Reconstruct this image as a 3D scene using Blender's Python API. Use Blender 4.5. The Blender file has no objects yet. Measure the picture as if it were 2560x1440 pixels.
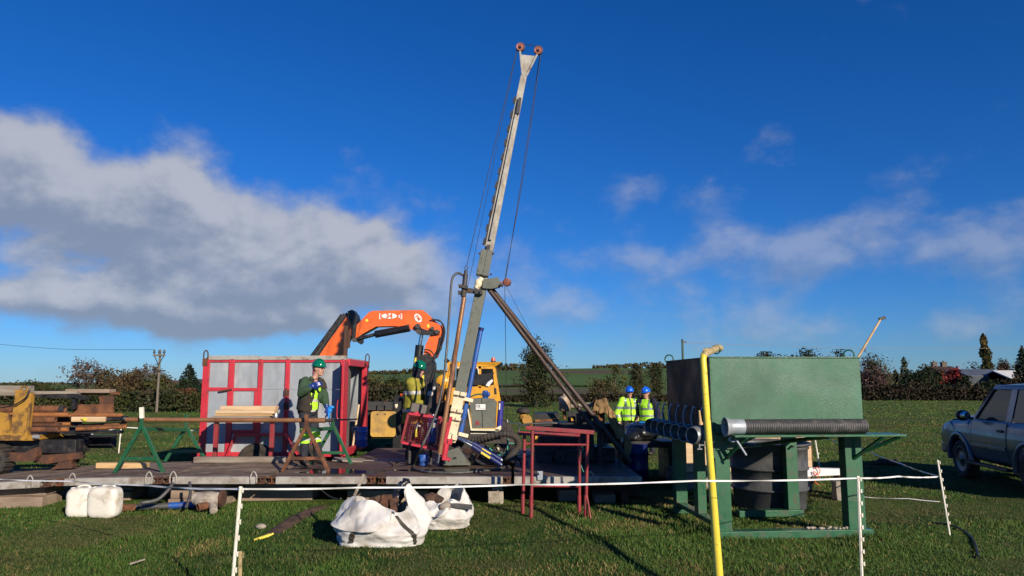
import bpy, bmesh, math, random
import numpy as np
from mathutils import Vector, Matrix, noise as mnoise

random.seed(7)
scene = bpy.context.scene
COL = scene.collection
R = math.radians

# ------------------------------------------------------------------ camera
CAM_H, FPX, HORIZON = 1.9, 1800.0, 955.0
PITCH = math.atan((HORIZON - 720.0) / FPX)
cam_data = bpy.data.cameras.new('camera')
cam_data.sensor_width = 36.0
cam_data.lens = 36.0 * FPX / 2560.0
cam_data.clip_start = 0.05
cam_data.clip_end = 6000.0
cam = bpy.data.objects.new('camera', cam_data)
COL.objects.link(cam)
cam.location = (0, 0, CAM_H)
cam.rotation_euler = (R(90) + PITCH, 0, 0)
scene.camera = cam

# ------------------------------------------------------------------ light
SUN_EL = R(21.0)
SUN_TRAVEL = Vector((-0.56, 0.83, 0)).normalized() * math.cos(SUN_EL) + Vector((0, 0, -math.sin(SUN_EL)))
sun_data = bpy.data.lights.new('sun', 'SUN')
sun_data.energy = 5.0
sun_data.angle = R(0.53)
sun_data.color = (1.0, 0.87, 0.70)
sun = bpy.data.objects.new('sun', sun_data)
COL.objects.link(sun)
sun.location = (20, -30, 30)
sun.rotation_euler = SUN_TRAVEL.to_track_quat('-Z', 'Y').to_euler()
SUN_AZ = math.atan2(-SUN_TRAVEL.x, -SUN_TRAVEL.y)

scene.view_settings.view_transform = 'Standard'
scene.view_settings.look = 'None'
scene.view_settings.gamma = 1.0
scene.view_settings.use_curve_mapping = False
scene.view_settings.exposure = 0.25

world = bpy.data.worlds.new('World')
scene.world = world
world.use_nodes = True
world.cycles.sampling_method = 'MANUAL'
world.cycles.sample_map_resolution = 256
WN, WL = world.node_tree.nodes, world.node_tree.links
WN.clear()

def photo_dir(px, py):
    u, v = (px - 1280.0) / FPX, (720.0 - py) / FPX
    dy = math.cos(PITCH) - v * math.sin(PITCH)
    dz = math.sin(PITCH) + v * math.cos(PITCH)
    d = Vector((u, dy, dz)).normalized()
    return math.atan2(d.x, d.y), math.asin(d.z)

# cloud banks: centre px, radii px, weight
BANKS = [
    (30, 400, 170, 150, .62), (110, 520, 290, 120, .55), (420, 500, 250, 130, .60), (470, 380, 110, 70, .22),
    (640, 640, 300, 120, .60), (880, 630, 170, 90, .66), (600, 740, 440, 80, .56), (500, 800, 420, 46, .52),
    (90, 740, 240, 36, .50), (1130, 735, 230, 50, .30), (1010, 690, 110, 50, .16), (690, 400, 120, 60, .06),
    (1660, 480, 210, 50, .25), (1860, 350, 130, 60, .13), (1480, 650, 190, 42, .30), (1930, 590, 190, 50, .22),
    (2060, 660, 260, 55, .25), (2260, 600, 200, 60, .18), (2450, 660, 180, 110, .16), (1530, 770, 330, 40, .27),
    (2000, 830, 300, 45, .27), (2440, 810, 200, 50, .19), (1440, 560, 70, 30, .12), (2400, 530, 140, 40, .12),
    (1560, 720, 300, 24, .12), (1740, 660, 200, 40, .14), (1850, 800, 700, 70, .12), (1900, 640, 700, 120, .07),
]

def cloud_group():
    g = bpy.data.node_groups.new('cloud_density', 'ShaderNodeTree')
    g.interface.new_socket('AzEl', in_out='INPUT', socket_type='NodeSocketVector')
    g.interface.new_socket('Density', in_out='OUTPUT', socket_type='NodeSocketFloat')
    g.interface.new_socket('Thick', in_out='OUTPUT', socket_type='NodeSocketFloat')
    N, L = g.nodes, g.links
    gi, go = N.new('NodeGroupInput'), N.new('NodeGroupOutput')
    def m(op, a, b=None, c=None):
        n = N.new('ShaderNodeMath'); n.operation = op
        for i, x in enumerate((a, b, c)):
            if x is None: continue
            if isinstance(x, (int, float)): n.inputs[i].default_value = x
            else: L.new(x, n.inputs[i])
        return n.outputs[0]
    def vm(op, a, b):
        n = N.new('ShaderNodeVectorMath'); n.operation = op
        for i, x in enumerate((a, b)):
            if isinstance(x, tuple): n.inputs[i].default_value = x
            else: L.new(x, n.inputs[i])
        return n
    p = gi.outputs[0]
    ps = vm('MULTIPLY', p, (1.0, 1.35, 1.0)).outputs[0]
    def nz(scale, detail, rough, dist, off):
        n = N.new('ShaderNodeTexNoise'); n.noise_dimensions = '3D'
        n.inputs['Scale'].default_value = scale; n.inputs['Detail'].default_value = detail
        n.inputs['Roughness'].default_value = rough; n.inputs['Distortion'].default_value = dist
        L.new(vm('ADD', ps, (off, off * 0.7, off * 0.3)).outputs[0], n.inputs['Vector'])
        return n.outputs[0]
    n1 = nz(8.5, 11, .56, .12, 3.1)
    n2 = nz(2.2, 3, .5, .2, 8.4)
    n3 = nz(21.0, 7, .55, .4, 5.7)
    tot = m('ADD', m('MULTIPLY', m('SUBTRACT', n1, .5), 1.55), m('MULTIPLY', m('SUBTRACT', n2, .5), .2))
    tot = m('ADD', tot, m('MULTIPLY', m('SUBTRACT', n3, .5), .34))
    thick = None
    for (x, y, rx, ry, w) in BANKS:
        a0, e0 = photo_dir(x, y)
        a1, _ = photo_dir(x + rx, y); _, e1 = photo_dir(x, y - ry)
        d = vm('MULTIPLY', vm('SUBTRACT', p, (a0, e0, 0)).outputs[0], (1 / abs(a1 - a0), 1 / abs(e1 - e0), 0)).outputs[0]
        q = vm('DOT_PRODUCT', d, d).outputs['Value']
        gs = m('MULTIPLY', m('POWER', 2.71828, m('MULTIPLY', q, -1.0)), w)
        tot = m('ADD', tot, gs)
        if w > .45: thick = gs if thick is None else m('ADD', thick, gs)
    sp = N.new('ShaderNodeSeparateXYZ'); L.new(p, sp.inputs[0])
    mr = N.new('ShaderNodeMapRange'); mr.interpolation_type = 'SMOOTHSTEP'; L.new(sp.outputs[1], mr.inputs[0])
    for i, q in enumerate((.20, .40, .15, .44)): mr.inputs[i + 1].default_value = q      # thinner towards the zenith
    L.new(m('SUBTRACT', tot, mr.outputs[0]), go.inputs[0]); L.new(thick, go.inputs[1])
    return g

CG = cloud_group()
def wm(op, a, b=None, c=None):
    n = WN.new('ShaderNodeMath'); n.operation = op
    for i, x in enumerate((a, b, c)):
        if x is None: continue
        if isinstance(x, (int, float)): n.inputs[i].default_value = x
        else: WL.new(x, n.inputs[i])
    return n.outputs[0]
tc = WN.new('ShaderNodeTexCoord')
sep = WN.new('ShaderNodeSeparateXYZ'); WL.new(tc.outputs['Generated'], sep.inputs[0])
az = wm('ARCTAN2', sep.outputs[0], sep.outputs[1])
el = wm('ARCSINE', sep.outputs[2])
cmb = WN.new('ShaderNodeCombineXYZ'); WL.new(az, cmb.inputs[0]); WL.new(el, cmb.inputs[1])
d0 = WN.new('ShaderNodeGroup'); d0.node_tree = CG; WL.new(cmb.outputs[0], d0.inputs[0])
offv = WN.new('ShaderNodeVectorMath'); offv.operation = 'ADD'; offv.inputs[1].default_value = (.012, .020, 0)
WL.new(cmb.outputs[0], offv.inputs[0])
d1 = WN.new('ShaderNodeGroup'); d1.node_tree = CG; WL.new(offv.outputs[0], d1.inputs[0])
def wrange(x, a, b, c, d, smooth=True):
    n = WN.new('ShaderNodeMapRange'); n.interpolation_type = 'SMOOTHSTEP' if smooth else 'LINEAR'
    WL.new(x, n.inputs[0])
    for i, q in enumerate((a, b, c, d)): n.inputs[i + 1].default_value = q
    return n.outputs[0]
cover = wm('MULTIPLY', wrange(d0.outputs[0], -.11, .40, 0, 1), wrange(d0.outputs[1], .02, .42, .48, .97))
slope = wm('SUBTRACT', d0.outputs[0], d1.outputs[0])
lit = wrange(wm('SUBTRACT', wm('MULTIPLY', slope, 1.35), wm('MULTIPLY', d0.outputs[0], .34)), -.52, .24, 0, 1)
lit = wm('MULTIPLY', lit, wrange(d0.outputs[0], -.12, .50, .30, 1))
sky = WN.new('ShaderNodeTexSky')
sky.sky_type = 'NISHITA'; sky.sun_disc = False
sky.sun_elevation = SUN_EL; sky.sun_rotation = SUN_AZ
sky.altitude = 20; sky.air_density = 1.0; sky.dust_density = .05; sky.ozone_density = 4.0
tint = WN.new('ShaderNodeHueSaturation'); tint.inputs['Saturation'].default_value = 1.08; tint.inputs['Value'].default_value = .84
blue = WN.new('ShaderNodeMix'); blue.data_type = 'RGBA'; blue.blend_type = 'MULTIPLY'; blue.inputs['Factor'].default_value = 1
WL.new(sky.outputs[0], blue.inputs['A']); blue.inputs['B'].default_value = (.50, .82, 1.40, 1)
WL.new(blue.outputs['Result'], tint.inputs['Color'])
ccol = WN.new('ShaderNodeMix'); ccol.data_type = 'RGBA'
ccol.inputs['A'].default_value = (2.7, 3.2, 4.2, 1)
ccol.inputs['B'].default_value = (5.4, 5.6, 6.2, 1)
WL.new(lit, ccol.inputs['Factor'])
mixs = WN.new('ShaderNodeMix'); mixs.data_type = 'RGBA'
WL.new(wm('MULTIPLY', cover, .93), mixs.inputs['Factor'])
WL.new(tint.outputs[0], mixs.inputs['A']); WL.new(ccol.outputs['Result'], mixs.inputs['B'])
bg = WN.new('ShaderNodeBackground'); bg.inputs['Strength'].default_value = .076
WL.new(mixs.outputs['Result'], bg.inputs['Color'])
wo = WN.new('ShaderNodeOutputWorld'); WL.new(bg.outputs[0], wo.inputs[0])

# ------------------------------------------------------------------ measuring helpers (photo pixel at a known distance -> point)
def at(px, py, Y):
    u, v = (px - 1280.0) / FPX, (720.0 - py) / FPX
    dy = math.cos(PITCH) - v * math.sin(PITCH)
    dz = math.sin(PITCH) + v * math.cos(PITCH)
    s = Y / dy
    return Vector((u * s, Y, CAM_H + dz * s))
def gnd(px, py, z=0.0):
    u, v = (px - 1280.0) / FPX, (720.0 - py) / FPX
    dy = math.cos(PITCH) - v * math.sin(PITCH)
    dz = math.sin(PITCH) + v * math.cos(PITCH)
    s = (z - CAM_H) / dz
    return Vector((u * s, dy * s, z))
def V(*a): return Vector(a)

# ------------------------------------------------------------------ mesh collector
class MB:
    def __init__(self): self.v, self.f, self.s = [], [], []
    def add(self, verts, faces, smooth=False):
        b = len(self.v)
        self.v += [tuple(p) for p in verts]
        self.f += [tuple(i + b for i in fc) for fc in faces]
        self.s += [smooth] * len(faces)
        return self
    def box(self, x0, x1, y0, y1, z0, z1):
        vs = [(x, y, z) for x in (x0, x1) for y in (y0, y1) for z in (z0, z1)]
        return self.add(vs, [(0, 1, 3, 2), (4, 6, 7, 5), (0, 4, 5, 1), (2, 3, 7, 6), (0, 2, 6, 4), (1, 5, 7, 3)])
    def obox(self, c, size, rot=(0, 0, 0)):
        from mathutils import Euler
        M = Euler(rot).to_matrix() if not isinstance(rot, Matrix) else rot
        c = Vector(c)
        vs = [c + M @ Vector((x * size[0] / 2, y * size[1] / 2, z * size[2] / 2)) for x in (-1, 1) for y in (-1, 1) for z in (-1, 1)]
        return self.add(vs, [(0, 1, 3, 2), (4, 6, 7, 5), (0, 4, 5, 1), (2, 3, 7, 6), (0, 2, 6, 4), (1, 5, 7, 3)])
    def bar(self, p, q, w, d, up=(0, -1, 0), w2=None, d2=None):
        p, q = Vector(p), Vector(q); ax = (q - p).normalized(); up = Vector(up)
        side = ax.cross(up)
        if side.length < 1e-4: side = ax.cross(Vector((1, 0, 0.01)))
        side.normalize(); up = side.cross(ax).normalized()
        w2 = w if w2 is None else w2; d2 = d if d2 is None else d2
        vs = []
        for c, ww, dd in ((p, w, d), (q, w2, d2)):
            for sx, sy in ((-1, -1), (1, -1), (1, 1), (-1, 1)):
                vs.append(c + side * (sx * ww / 2) + up * (sy * dd / 2))
        return self.add(vs, [(0, 1, 2, 3), (7, 6, 5, 4), (0, 4, 5, 1), (1, 5, 6, 2), (2, 6, 7, 3), (3, 7, 4, 0)])
    def tube(self, pts, r, seg=8, caps=True):
        pts = [Vector(p) for p in pts]; n = len(pts)
        rs = list(r) if isinstance(r, (list, tuple)) else [r] * n
        tang = []
        for i in range(n):
            a, b = pts[max(0, i - 1)], pts[min(n - 1, i + 1)]
            tang.append((b - a).normalized())
        t0 = tang[0]; ref = Vector((0, 0, 1)) if abs(t0.z) < .9 else Vector((1, 0, 0))
        nx = t0.cross(ref).normalized()
        vs = []; rings = []
        for i in range(n):
            t = tang[i]; nx = (nx - t * nx.dot(t)).normalized(); ny = t.cross(nx)
            ring = [pts[i] + (nx * math.cos(2 * math.pi * k / seg) + ny * math.sin(2 * math.pi * k / seg)) * rs[i] for k in range(seg)]
            rings.append(ring); vs += ring
        fs = [(i * seg + k, i * seg + (k + 1) % seg, (i + 1) * seg + (k + 1) % seg, (i + 1) * seg + k) for i in range(n - 1) for k in range(seg)]
        self.add(vs, fs, True)
        if caps:
            if rs[0] > 1e-5: self.add(rings[0], [tuple(reversed(range(seg)))])
            if rs[-1] > 1e-5: self.add(rings[-1], [tuple(range(seg))])
        return self
    def cyl(self, p, q, r, r2=None, seg=14): return self.tube([p, q], [r, r if r2 is None else r2], seg)
    def pipe(self, p, q, ro, ri=None, seg=14):
        p, q = Vector(p), Vector(q); ri = ro * .82 if ri is None else ri
        a = (q - p).normalized()
        return self.tube([p, p, q, q, q - a * .001, p + a * .001, p], [ri, ro, ro, ri, ri, ri, ri], seg, caps=False) if False else self._pipe(p, q, ro, ri, seg)
    def _pipe(self, p, q, ro, ri, seg):
        a = (q - p).normalized(); ref = Vector((0, 0, 1)) if abs(a.z) < .9 else Vector((1, 0, 0))
        nx = a.cross(ref).normalized(); ny = a.cross(nx)
        def ring(c, r): return [c + (nx * math.cos(2 * math.pi * k / seg) + ny * math.sin(2 * math.pi * k / seg)) * r for k in range(seg)]
        rg = [ring(p, ro), ring(q, ro), ring(q, ri), ring(p, ri)]
        for i, j, sm in ((0, 1, True), (1, 2, False), (2, 3, True), (3, 0, False)):
            self.add(rg[i] + rg[j], [(k, (k + 1) % seg, seg + (k + 1) % seg, seg + k) for k in range(seg)], sm)
        return self
    def lathe(self, c, axis, prof, seg=20):
        c = Vector(c); a = Vector(axis).normalized()
        ref = Vector((0, 0, 1)) if abs(a.z) < .9 else Vector((1, 0, 0))
        nx = a.cross(ref).normalized(); ny = a.cross(nx); vs = []
        for t, r in prof:
            vs += [c + a * t + (nx * math.cos(2 * math.pi * k / seg) + ny * math.sin(2 * math.pi * k / seg)) * max(r, 1e-4) for k in range(seg)]
        fs = [(i * seg + k, i * seg + (k + 1) % seg, (i + 1) * seg + (k + 1) % seg, (i + 1) * seg + k) for i in range(len(prof) - 1) for k in range(seg)]
        return self.add(vs, fs, True)
    def prism(self, poly, vec):
        poly = [Vector(p) for p in poly]; vec = Vector(vec); n = len(poly)
        self.add(poly, [tuple(range(n))]); self.add([p + vec for p in poly], [tuple(reversed(range(n)))])
        for i in range(n):
            j = (i + 1) % n
            self.add([poly[i], poly[j], poly[j] + vec, poly[i] + vec], [(3, 2, 1, 0)])
        return self
    def plate(self, px, Y, depth): return self.prism([at(x, y, Y) for x, y in px], (0, depth, 0))
    def ell(self, c, r, rot=None, seg=14, rings=9, half=False):
        c = Vector(c); M = rot if rot is not None else Matrix.Identity(3); vs = []
        lo = 0 if not half else 0
        top = math.pi if not half else math.pi / 2
        for i in range(rings + 1):
            th = top * i / rings
            for k in range(seg):
                ph = 2 * math.pi * k / seg
                vs.append(c + M @ Vector((r[0] * math.sin(th) * math.cos(ph), r[1] * math.sin(th) * math.sin(ph), r[2] * math.cos(th))))
        fs = [(i * seg + k, (i + 1) * seg + k, (i + 1) * seg + (k + 1) % seg, i * seg + (k + 1) % seg) for i in range(rings) for k in range(seg)]
        return self.add(vs, fs, True)
    def torus(self, c, axis, RR, r, seg=20, sides=6, a0=0.0, a1=2 * math.pi, ref=None):
        c = Vector(c); a = Vector(axis).normalized()
        rf = Vector(ref) if ref else (Vector((0, 0, 1)) if abs(a.z) < .9 else Vector((1, 0, 0)))
        nx = (rf - a * rf.dot(a)).normalized(); ny = a.cross(nx)
        pts = [c + (nx * math.cos(a0 + (a1 - a0) * k / seg) + ny * math.sin(a0 + (a1 - a0) * k / seg)) * RR for k in range(seg + 1)]
        return self.tube(pts, r, sides)
    def grid(self, fn, nu, nv, smooth=True):
        vs = [fn(i / nu, j / nv) for i in range(nu + 1) for j in range(nv + 1)]
        fs = [(i * (nv + 1) + j, (i + 1) * (nv + 1) + j, (i + 1) * (nv + 1) + j + 1, i * (nv + 1) + j + 1) for i in range(nu) for j in range(nv)]
        return self.add(vs, fs, smooth)
    def mesh(self, name, off=Vector((0, 0, 0))):
        me = bpy.data.meshes.new(name)
        me.from_pydata([(p[0] - off.x, p[1] - off.y, p[2] - off.z) for p in self.v], [], self.f)
        me.polygons.foreach_set('use_smooth', self.s)
        me.update()
        return me

def smooth_path(pts, n=6):
    """Catmull-Rom through points"""
    pts = [Vector(p) for p in pts]; P = [pts[0]] + pts + [pts[-1]]; out = []
    for i in range(1, len(P) - 2):
        p0, p1, p2, p3 = P[i - 1], P[i], P[i + 1], P[i + 2]
        for k in range(n):
            t = k / n
            out.append(.5 * ((2 * p1) + (p2 - p0) * t + (2 * p0 - 5 * p1 + 4 * p2 - p3) * t * t + (3 * p1 - p0 - 3 * p2 + p3) * t ** 3))
    out.append(pts[-1])
    return out

def remesh(mb, voxel=.02, smooth=3, dec=None):
    """one continuous surface from overlapping closed shapes"""
    me = mb.mesh('tmp'); ob = bpy.data.objects.new('tmp', me); COL.objects.link(ob)
    r = ob.modifiers.new('r', 'REMESH'); r.mode = 'VOXEL'; r.voxel_size = voxel
    s = ob.modifiers.new('s', 'SMOOTH'); s.iterations = smooth; s.factor = .5
    dg = bpy.context.evaluated_depsgraph_get()
    ev = bpy.data.meshes.new_from_object(ob.evaluated_get(dg))
    out = MB(); out.add([v.co.copy() for v in ev.vertices], [tuple(p.vertices) for p in ev.polygons], True)
    bpy.data.objects.remove(ob); bpy.data.meshes.remove(me); bpy.data.meshes.remove(ev)
    return out

def skin_patch(mb, test, off=.006):
    """faces of mb whose centre passes test, lifted off the surface: bands, vests, patches"""
    vn = [Vector((0, 0, 0)) for _ in mb.v]; keep = []
    for fc in mb.f:
        p = [Vector(mb.v[i]) for i in fc]
        nn = (p[1] - p[0]).cross(p[2] - p[0])
        for i in fc: vn[i] += nn
        c = sum(p, Vector()) / len(p)
        if test(c, nn.normalized() if nn.length > 0 else nn): keep.append(fc)
    idx = {}; vs = []; fs = []
    for fc in keep:
        g = []
        for i in fc:
            if i not in idx:
                idx[i] = len(vs); nrm = vn[i].normalized() if vn[i].length > 0 else vn[i]
                vs.append(Vector(mb.v[i]) + nrm * off)
            g.append(idx[i])
        fs.append(tuple(g))
    out = MB(); out.add(vs, fs, True)
    return out

def islands(mb, least=10):
    par = list(range(len(mb.v)))
    def find(i):
        while par[i] != i: par[i] = par[par[i]]; i = par[i]
        return i
    for fc in mb.f:
        r0 = find(fc[0])
        for i in fc[1:]: par[find(i)] = r0
    groups = {}
    for k, fc in enumerate(mb.f): groups.setdefault(find(fc[0]), []).append(fc)
    out = []
    for fs in groups.values():
        if len(fs) < least: continue
        idx = {}; o = MB(); vs = []; nf = []
        for fc in fs:
            g = []
            for i in fc:
                if i not in idx: idx[i] = len(vs); vs.append(mb.v[i])
                g.append(idx[i])
            nf.append(tuple(g))
        o.add(vs, nf, True); out.append(o)
    return out

# ------------------------------------------------------------------ objects
ORIGIN = {}
def root_of(o):
    while o.parent: o = o.parent
    return o
def tag(o, label=None, cat=None, group=None, kind=None):
    if label: o['label'] = label
    if cat: o['category'] = cat
    if group: o['group'] = group
    if kind: o['kind'] = kind
    return o
def thing(name, label, cat, loc, group=None):
    o = bpy.data.objects.new(name, None); COL.objects.link(o)
    o.empty_display_size = .2; o.location = loc
    ORIGIN[o] = Vector(loc)
    return tag(o, label, cat, group)
def addbev(o, bev, seg=2):
    if bev:
        m = o.modifiers.new('edge', 'BEVEL'); m.width = bev; m.segments = seg
        m.limit_method = 'ANGLE'; m.angle_limit = R(40)
def part(parent, name, mb, mat, bev=0, label=None, kind=None, seg=2):
    off = ORIGIN[root_of(parent)]
    o = bpy.data.objects.new(name, mb.mesh(name, off)); COL.objects.link(o)
    o.parent = parent
    o.data.materials.append(M(mat)); addbev(o, bev, seg)
    if label: o['label'] = label
    if kind: o['kind'] = kind
    return o
def solo(name, mb, mat, label=None, cat=None, loc=None, group=None, kind=None, bev=0, seg=2):
    if loc is None:
        a = np.array(mb.v); loc = Vector((float(a[:, 0].mean()), float(a[:, 1].mean()), float(a[:, 2].min())))
    loc = Vector(loc)
    o = bpy.data.objects.new(name, mb.mesh(name, loc)); COL.objects.link(o)
    o.location = loc; ORIGIN[o] = loc
    o.data.materials.append(M(mat)); addbev(o, bev, seg)
    return tag(o, label, cat, group, kind)
def dup(root, loc, rotz=None, label=None):
    r = root.copy(); COL.objects.link(r); r.location = loc
    if rotz is not None: r.rotation_euler = (0, 0, rotz)
    if label: r['label'] = label
    for ch in list(root.children):
        c = ch.copy(); COL.objects.link(c); c.parent = r
        for g in list(ch.children):
            d = g.copy(); COL.objects.link(d); d.parent = c
    return r

FONT_CACHE = {}
def text_mb(body, size, origin, right=(1, 0, 0), up=(0, 0, 1), extrude=.004, shear=0.0, align='CENTER'):
    cu = bpy.data.curves.new('txt', 'FONT'); cu.body = body; cu.size = size; cu.extrude = extrude
    cu.align_x = align; cu.align_y = 'CENTER'; cu.shear = shear; cu.resolution_u = 3; cu.offset = size * .025
    ob = bpy.data.objects.new('txt', cu); COL.objects.link(ob)
    dg = bpy.context.evaluated_depsgraph_get()
    me = bpy.data.meshes.new_from_object(ob.evaluated_get(dg))
    r, u = Vector(right).normalized(), Vector(up).normalized(); n = r.cross(u); o = Vector(origin)
    mb = MB(); mb.add([o + r * v.co.x + u * v.co.y + n * v.co.z for v in me.vertices], [tuple(p.vertices) for p in me.polygons])
    bpy.data.objects.remove(ob); bpy.data.curves.remove(cu); bpy.data.meshes.remove(me)
    return mb

# ------------------------------------------------------------------ materials
MATS = {}
def M(n): return MATS[n] if isinstance(n, str) else n
def mat(name, base, rough=.6, metal=0.0, var=.18, vs=5.0, dirt_or_sheen=None, amt=.35, ds=3.0, bump=.15, bs=60.0, coat=0.0, stretch=None,
        dsoft=.08, trans=0.0, spec=.5, attr=False, rvar=.15):
    m = bpy.data.materials.new(name); m.use_nodes = True; MATS[name] = m
    N, L = m.node_tree.nodes, m.node_tree.links
    b = N['Principled BSDF']
    t = N.new('ShaderNodeTexCoord'); src = t.outputs['Object']
    if stretch:
        mp = N.new('ShaderNodeMapping'); mp.inputs['Scale'].default_value = stretch
        L.new(src, mp.inputs[0]); src = mp.outputs[0]
    oi = N.new('ShaderNodeObjectInfo')
    ad = N.new('ShaderNodeVectorMath'); ad.operation = 'ADD'
    L.new(src, ad.inputs[0]); L.new(oi.outputs['Random'], ad.inputs[1]); src = ad.outputs[0]
    def nz(scale, detail=4, rg=.6):
        n = N.new('ShaderNodeTexNoise'); n.inputs['Scale'].default_value = scale
        n.inputs['Detail'].default_value = detail; n.inputs['Roughness'].default_value = rg
        L.new(src, n.inputs['Vector']); return n.outputs[0]
    n1 = nz(vs)
    mx = N.new('ShaderNodeMix'); mx.data_type = 'RGBA'
    L.new(n1, mx.inputs['Factor'])
    if attr:
        at_ = N.new('ShaderNodeAttribute'); at_.attribute_name = 'tone'
        for sck, k in (('A', 1 - var), ('B', 1 + var)):
            q = N.new('ShaderNodeMix'); q.data_type = 'RGBA'; q.blend_type = 'MULTIPLY'; q.inputs['Factor'].default_value = 1
            L.new(at_.outputs['Color'], q.inputs['A']); q.inputs['B'].default_value = (k, k, k, 1)
            L.new(q.outputs['Result'], mx.inputs[sck])
    else:
        mx.inputs['A'].default_value = tuple(min(1, c * (1 - 2 * var)) for c in base) + (1,)
        mx.inputs['B'].default_value = tuple(min(1, c * (1 + 2 * var)) for c in base) + (1,)
    col = mx.outputs['Result']
    rgh = N.new('ShaderNodeMapRange'); L.new(n1, rgh.inputs[0])
    rgh.inputs[1].default_value = .3; rgh.inputs[2].default_value = .7
    rgh.inputs[3].default_value = max(.03, rough - rvar); rgh.inputs[4].default_value = min(1, rough + rvar)
    ro = rgh.outputs[0]
    if dirt_or_sheen:
        nd = nz(ds, 7, .65)
        rp = N.new('ShaderNodeMapRange'); L.new(nd, rp.inputs[0])
        thr = .72 - .44 * amt
        rp.inputs[1].default_value = thr - dsoft; rp.inputs[2].default_value = thr + dsoft
        md = N.new('ShaderNodeMix'); md.data_type = 'RGBA'
        L.new(rp.outputs[0], md.inputs['Factor']); L.new(col, md.inputs['A'])
        md.inputs['B'].default_value = tuple(dirt_or_sheen) + (1,)
        col = md.outputs['Result']
        mr = N.new('ShaderNodeMath'); mr.operation = 'MULTIPLY_ADD'
        L.new(rp.outputs[0], mr.inputs[0]); mr.inputs[1].default_value = .25; L.new(ro, mr.inputs[2]); mr.use_clamp = True
        ro = mr.outputs[0]
        if metal:
            mm = N.new('ShaderNodeMath'); mm.operation = 'MULTIPLY_ADD'; L.new(rp.outputs[0], mm.inputs[0])
            mm.inputs[1].default_value = -metal; mm.inputs[2].default_value = metal; L.new(mm.outputs[0], b.inputs['Metallic'])
    elif metal: b.inputs['Metallic'].default_value = metal
    if dirt_or_sheen is None and metal: b.inputs['Metallic'].default_value = metal
    L.new(col, b.inputs['Base Color']); L.new(ro, b.inputs['Roughness'])
    b.inputs['Specular IOR Level'].default_value = spec
    if coat: b.inputs['Coat Weight'].default_value = coat; b.inputs['Coat Roughness'].default_value = .08
    if trans: b.inputs['Transmission Weight'].default_value = trans
    if bump:
        bp = N.new('ShaderNodeBump'); bp.inputs['Strength'].default_value = bump; bp.inputs['Distance'].default_value = .02
        L.new(nz(bs, 5), bp.inputs['Height']); L.new(bp.outputs[0], b.inputs['Normal'])
    return m

def streak(name, col, scale, stretch, thr, soft=.05, amount=.8):
    """runs, grime and wear with a shape of their own, laid over a material"""
    m = MATS[name]; N, L = m.node_tree.nodes, m.node_tree.links; b = N['Principled BSDF']
    src = b.inputs['Base Color'].links[0].from_socket
    t = N.new('ShaderNodeTexCoord'); mp = N.new('ShaderNodeMapping'); mp.inputs['Scale'].default_value = stretch
    L.new(t.outputs['Object'], mp.inputs[0])
    n = N.new('ShaderNodeTexNoise'); n.inputs['Scale'].default_value = scale; n.inputs['Detail'].default_value = 7; n.inputs['Roughness'].default_value = .62
    L.new(mp.outputs[0], n.inputs['Vector'])
    r = N.new('ShaderNodeMapRange'); L.new(n.outputs[0], r.inputs[0])
    for i, q in enumerate((thr - soft, thr + soft, 0, amount)): r.inputs[i + 1].default_value = q
    mx = N.new('ShaderNodeMix'); mx.data_type = 'RGBA'; L.new(r.outputs[0], mx.inputs['Factor']); L.new(src, mx.inputs['A']); mx.inputs['B'].default_value = tuple(col) + (1,)
    L.new(mx.outputs['Result'], b.inputs['Base Color'])

RUST = (.13, .05, .022)
mat('rust', (.19, .078, .034), .85, var=.25, vs=7, dirt_or_sheen=(.085, .038, .022), amt=.5, ds=5, bump=.4, bs=70)
mat('rust_dark', (.075, .035, .022), .85, var=.25, vs=7, dirt_or_sheen=(.16, .06, .025), amt=.3, ds=6, bump=.4)
mat('rust_bright', (.30, .115, .035), .8, var=.25, vs=5, dirt_or_sheen=(.12, .05, .025), amt=.4, ds=4, bump=.35)
mat('rod_brown', (.30, .145, .065), .5, metal=.25, var=.2, vs=3, dirt_or_sheen=(.14, .06, .03), amt=.35, ds=6, stretch=(1, 1, .25), bump=.15)
mat('red_paint', (.50, .028, .045), .45, var=.08, vs=4, dirt_or_sheen=(.12, .035, .025), amt=.18, ds=5, bump=.1, coat=.15)
mat('red_dull', (.26, .026, .035), .5, var=.14, vs=6, dirt_or_sheen=(.13, .05, .03), amt=.3, ds=9, bump=.15)
mat('red_bright', (.50, .03, .055), .45, var=.1, vs=6, dirt_or_sheen=(.12, .03, .02), amt=.22, ds=8, bump=.12)
mat('galv', (.35, .39, .43), .5, metal=.3, var=.10, vs=9, dirt_or_sheen=(.26, .29, .32), amt=.45, ds=2.0, dsoft=.25, bump=.08, stretch=(1, 1, .5))
mat('galv_bright', (.30, .32, .34), .34, metal=.8, var=.15, vs=14, dirt_or_sheen=(.14, .14, .14), amt=.3, ds=8, bump=.05)
mat('ply_grey', (.15, .135, .12), .75, var=.2, vs=6, dirt_or_sheen=(.17, .10, .055), amt=.32, ds=2.2, dsoft=.14, bump=.2, stretch=(1, 1, .3))
mat('grey_trim', (.34, .33, .30), .7, var=.15, vs=8, dirt_or_sheen=(.17, .12, .08), amt=.3, ds=4, bump=.15)
mat('green_paint', (.006, .092, .037), .34, var=.2, vs=3, dirt_or_sheen=(.062, .18, .112), amt=.46, ds=1.6, dsoft=.22, bump=.28, bs=110, coat=.3, rvar=.1)  # pale patches put the tank front's sheen into the paint colour
mat('green_leg', (.009, .098, .040), .42, var=.14, vs=4, dirt_or_sheen=(.055, .075, .045), amt=.30, ds=6, bump=.25, bs=90, coat=.2)
mat('green_trestle', (.009, .088, .037), .45, var=.15, vs=6, dirt_or_sheen=(.10, .06, .035), amt=.22, ds=12, bump=.15)
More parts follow.
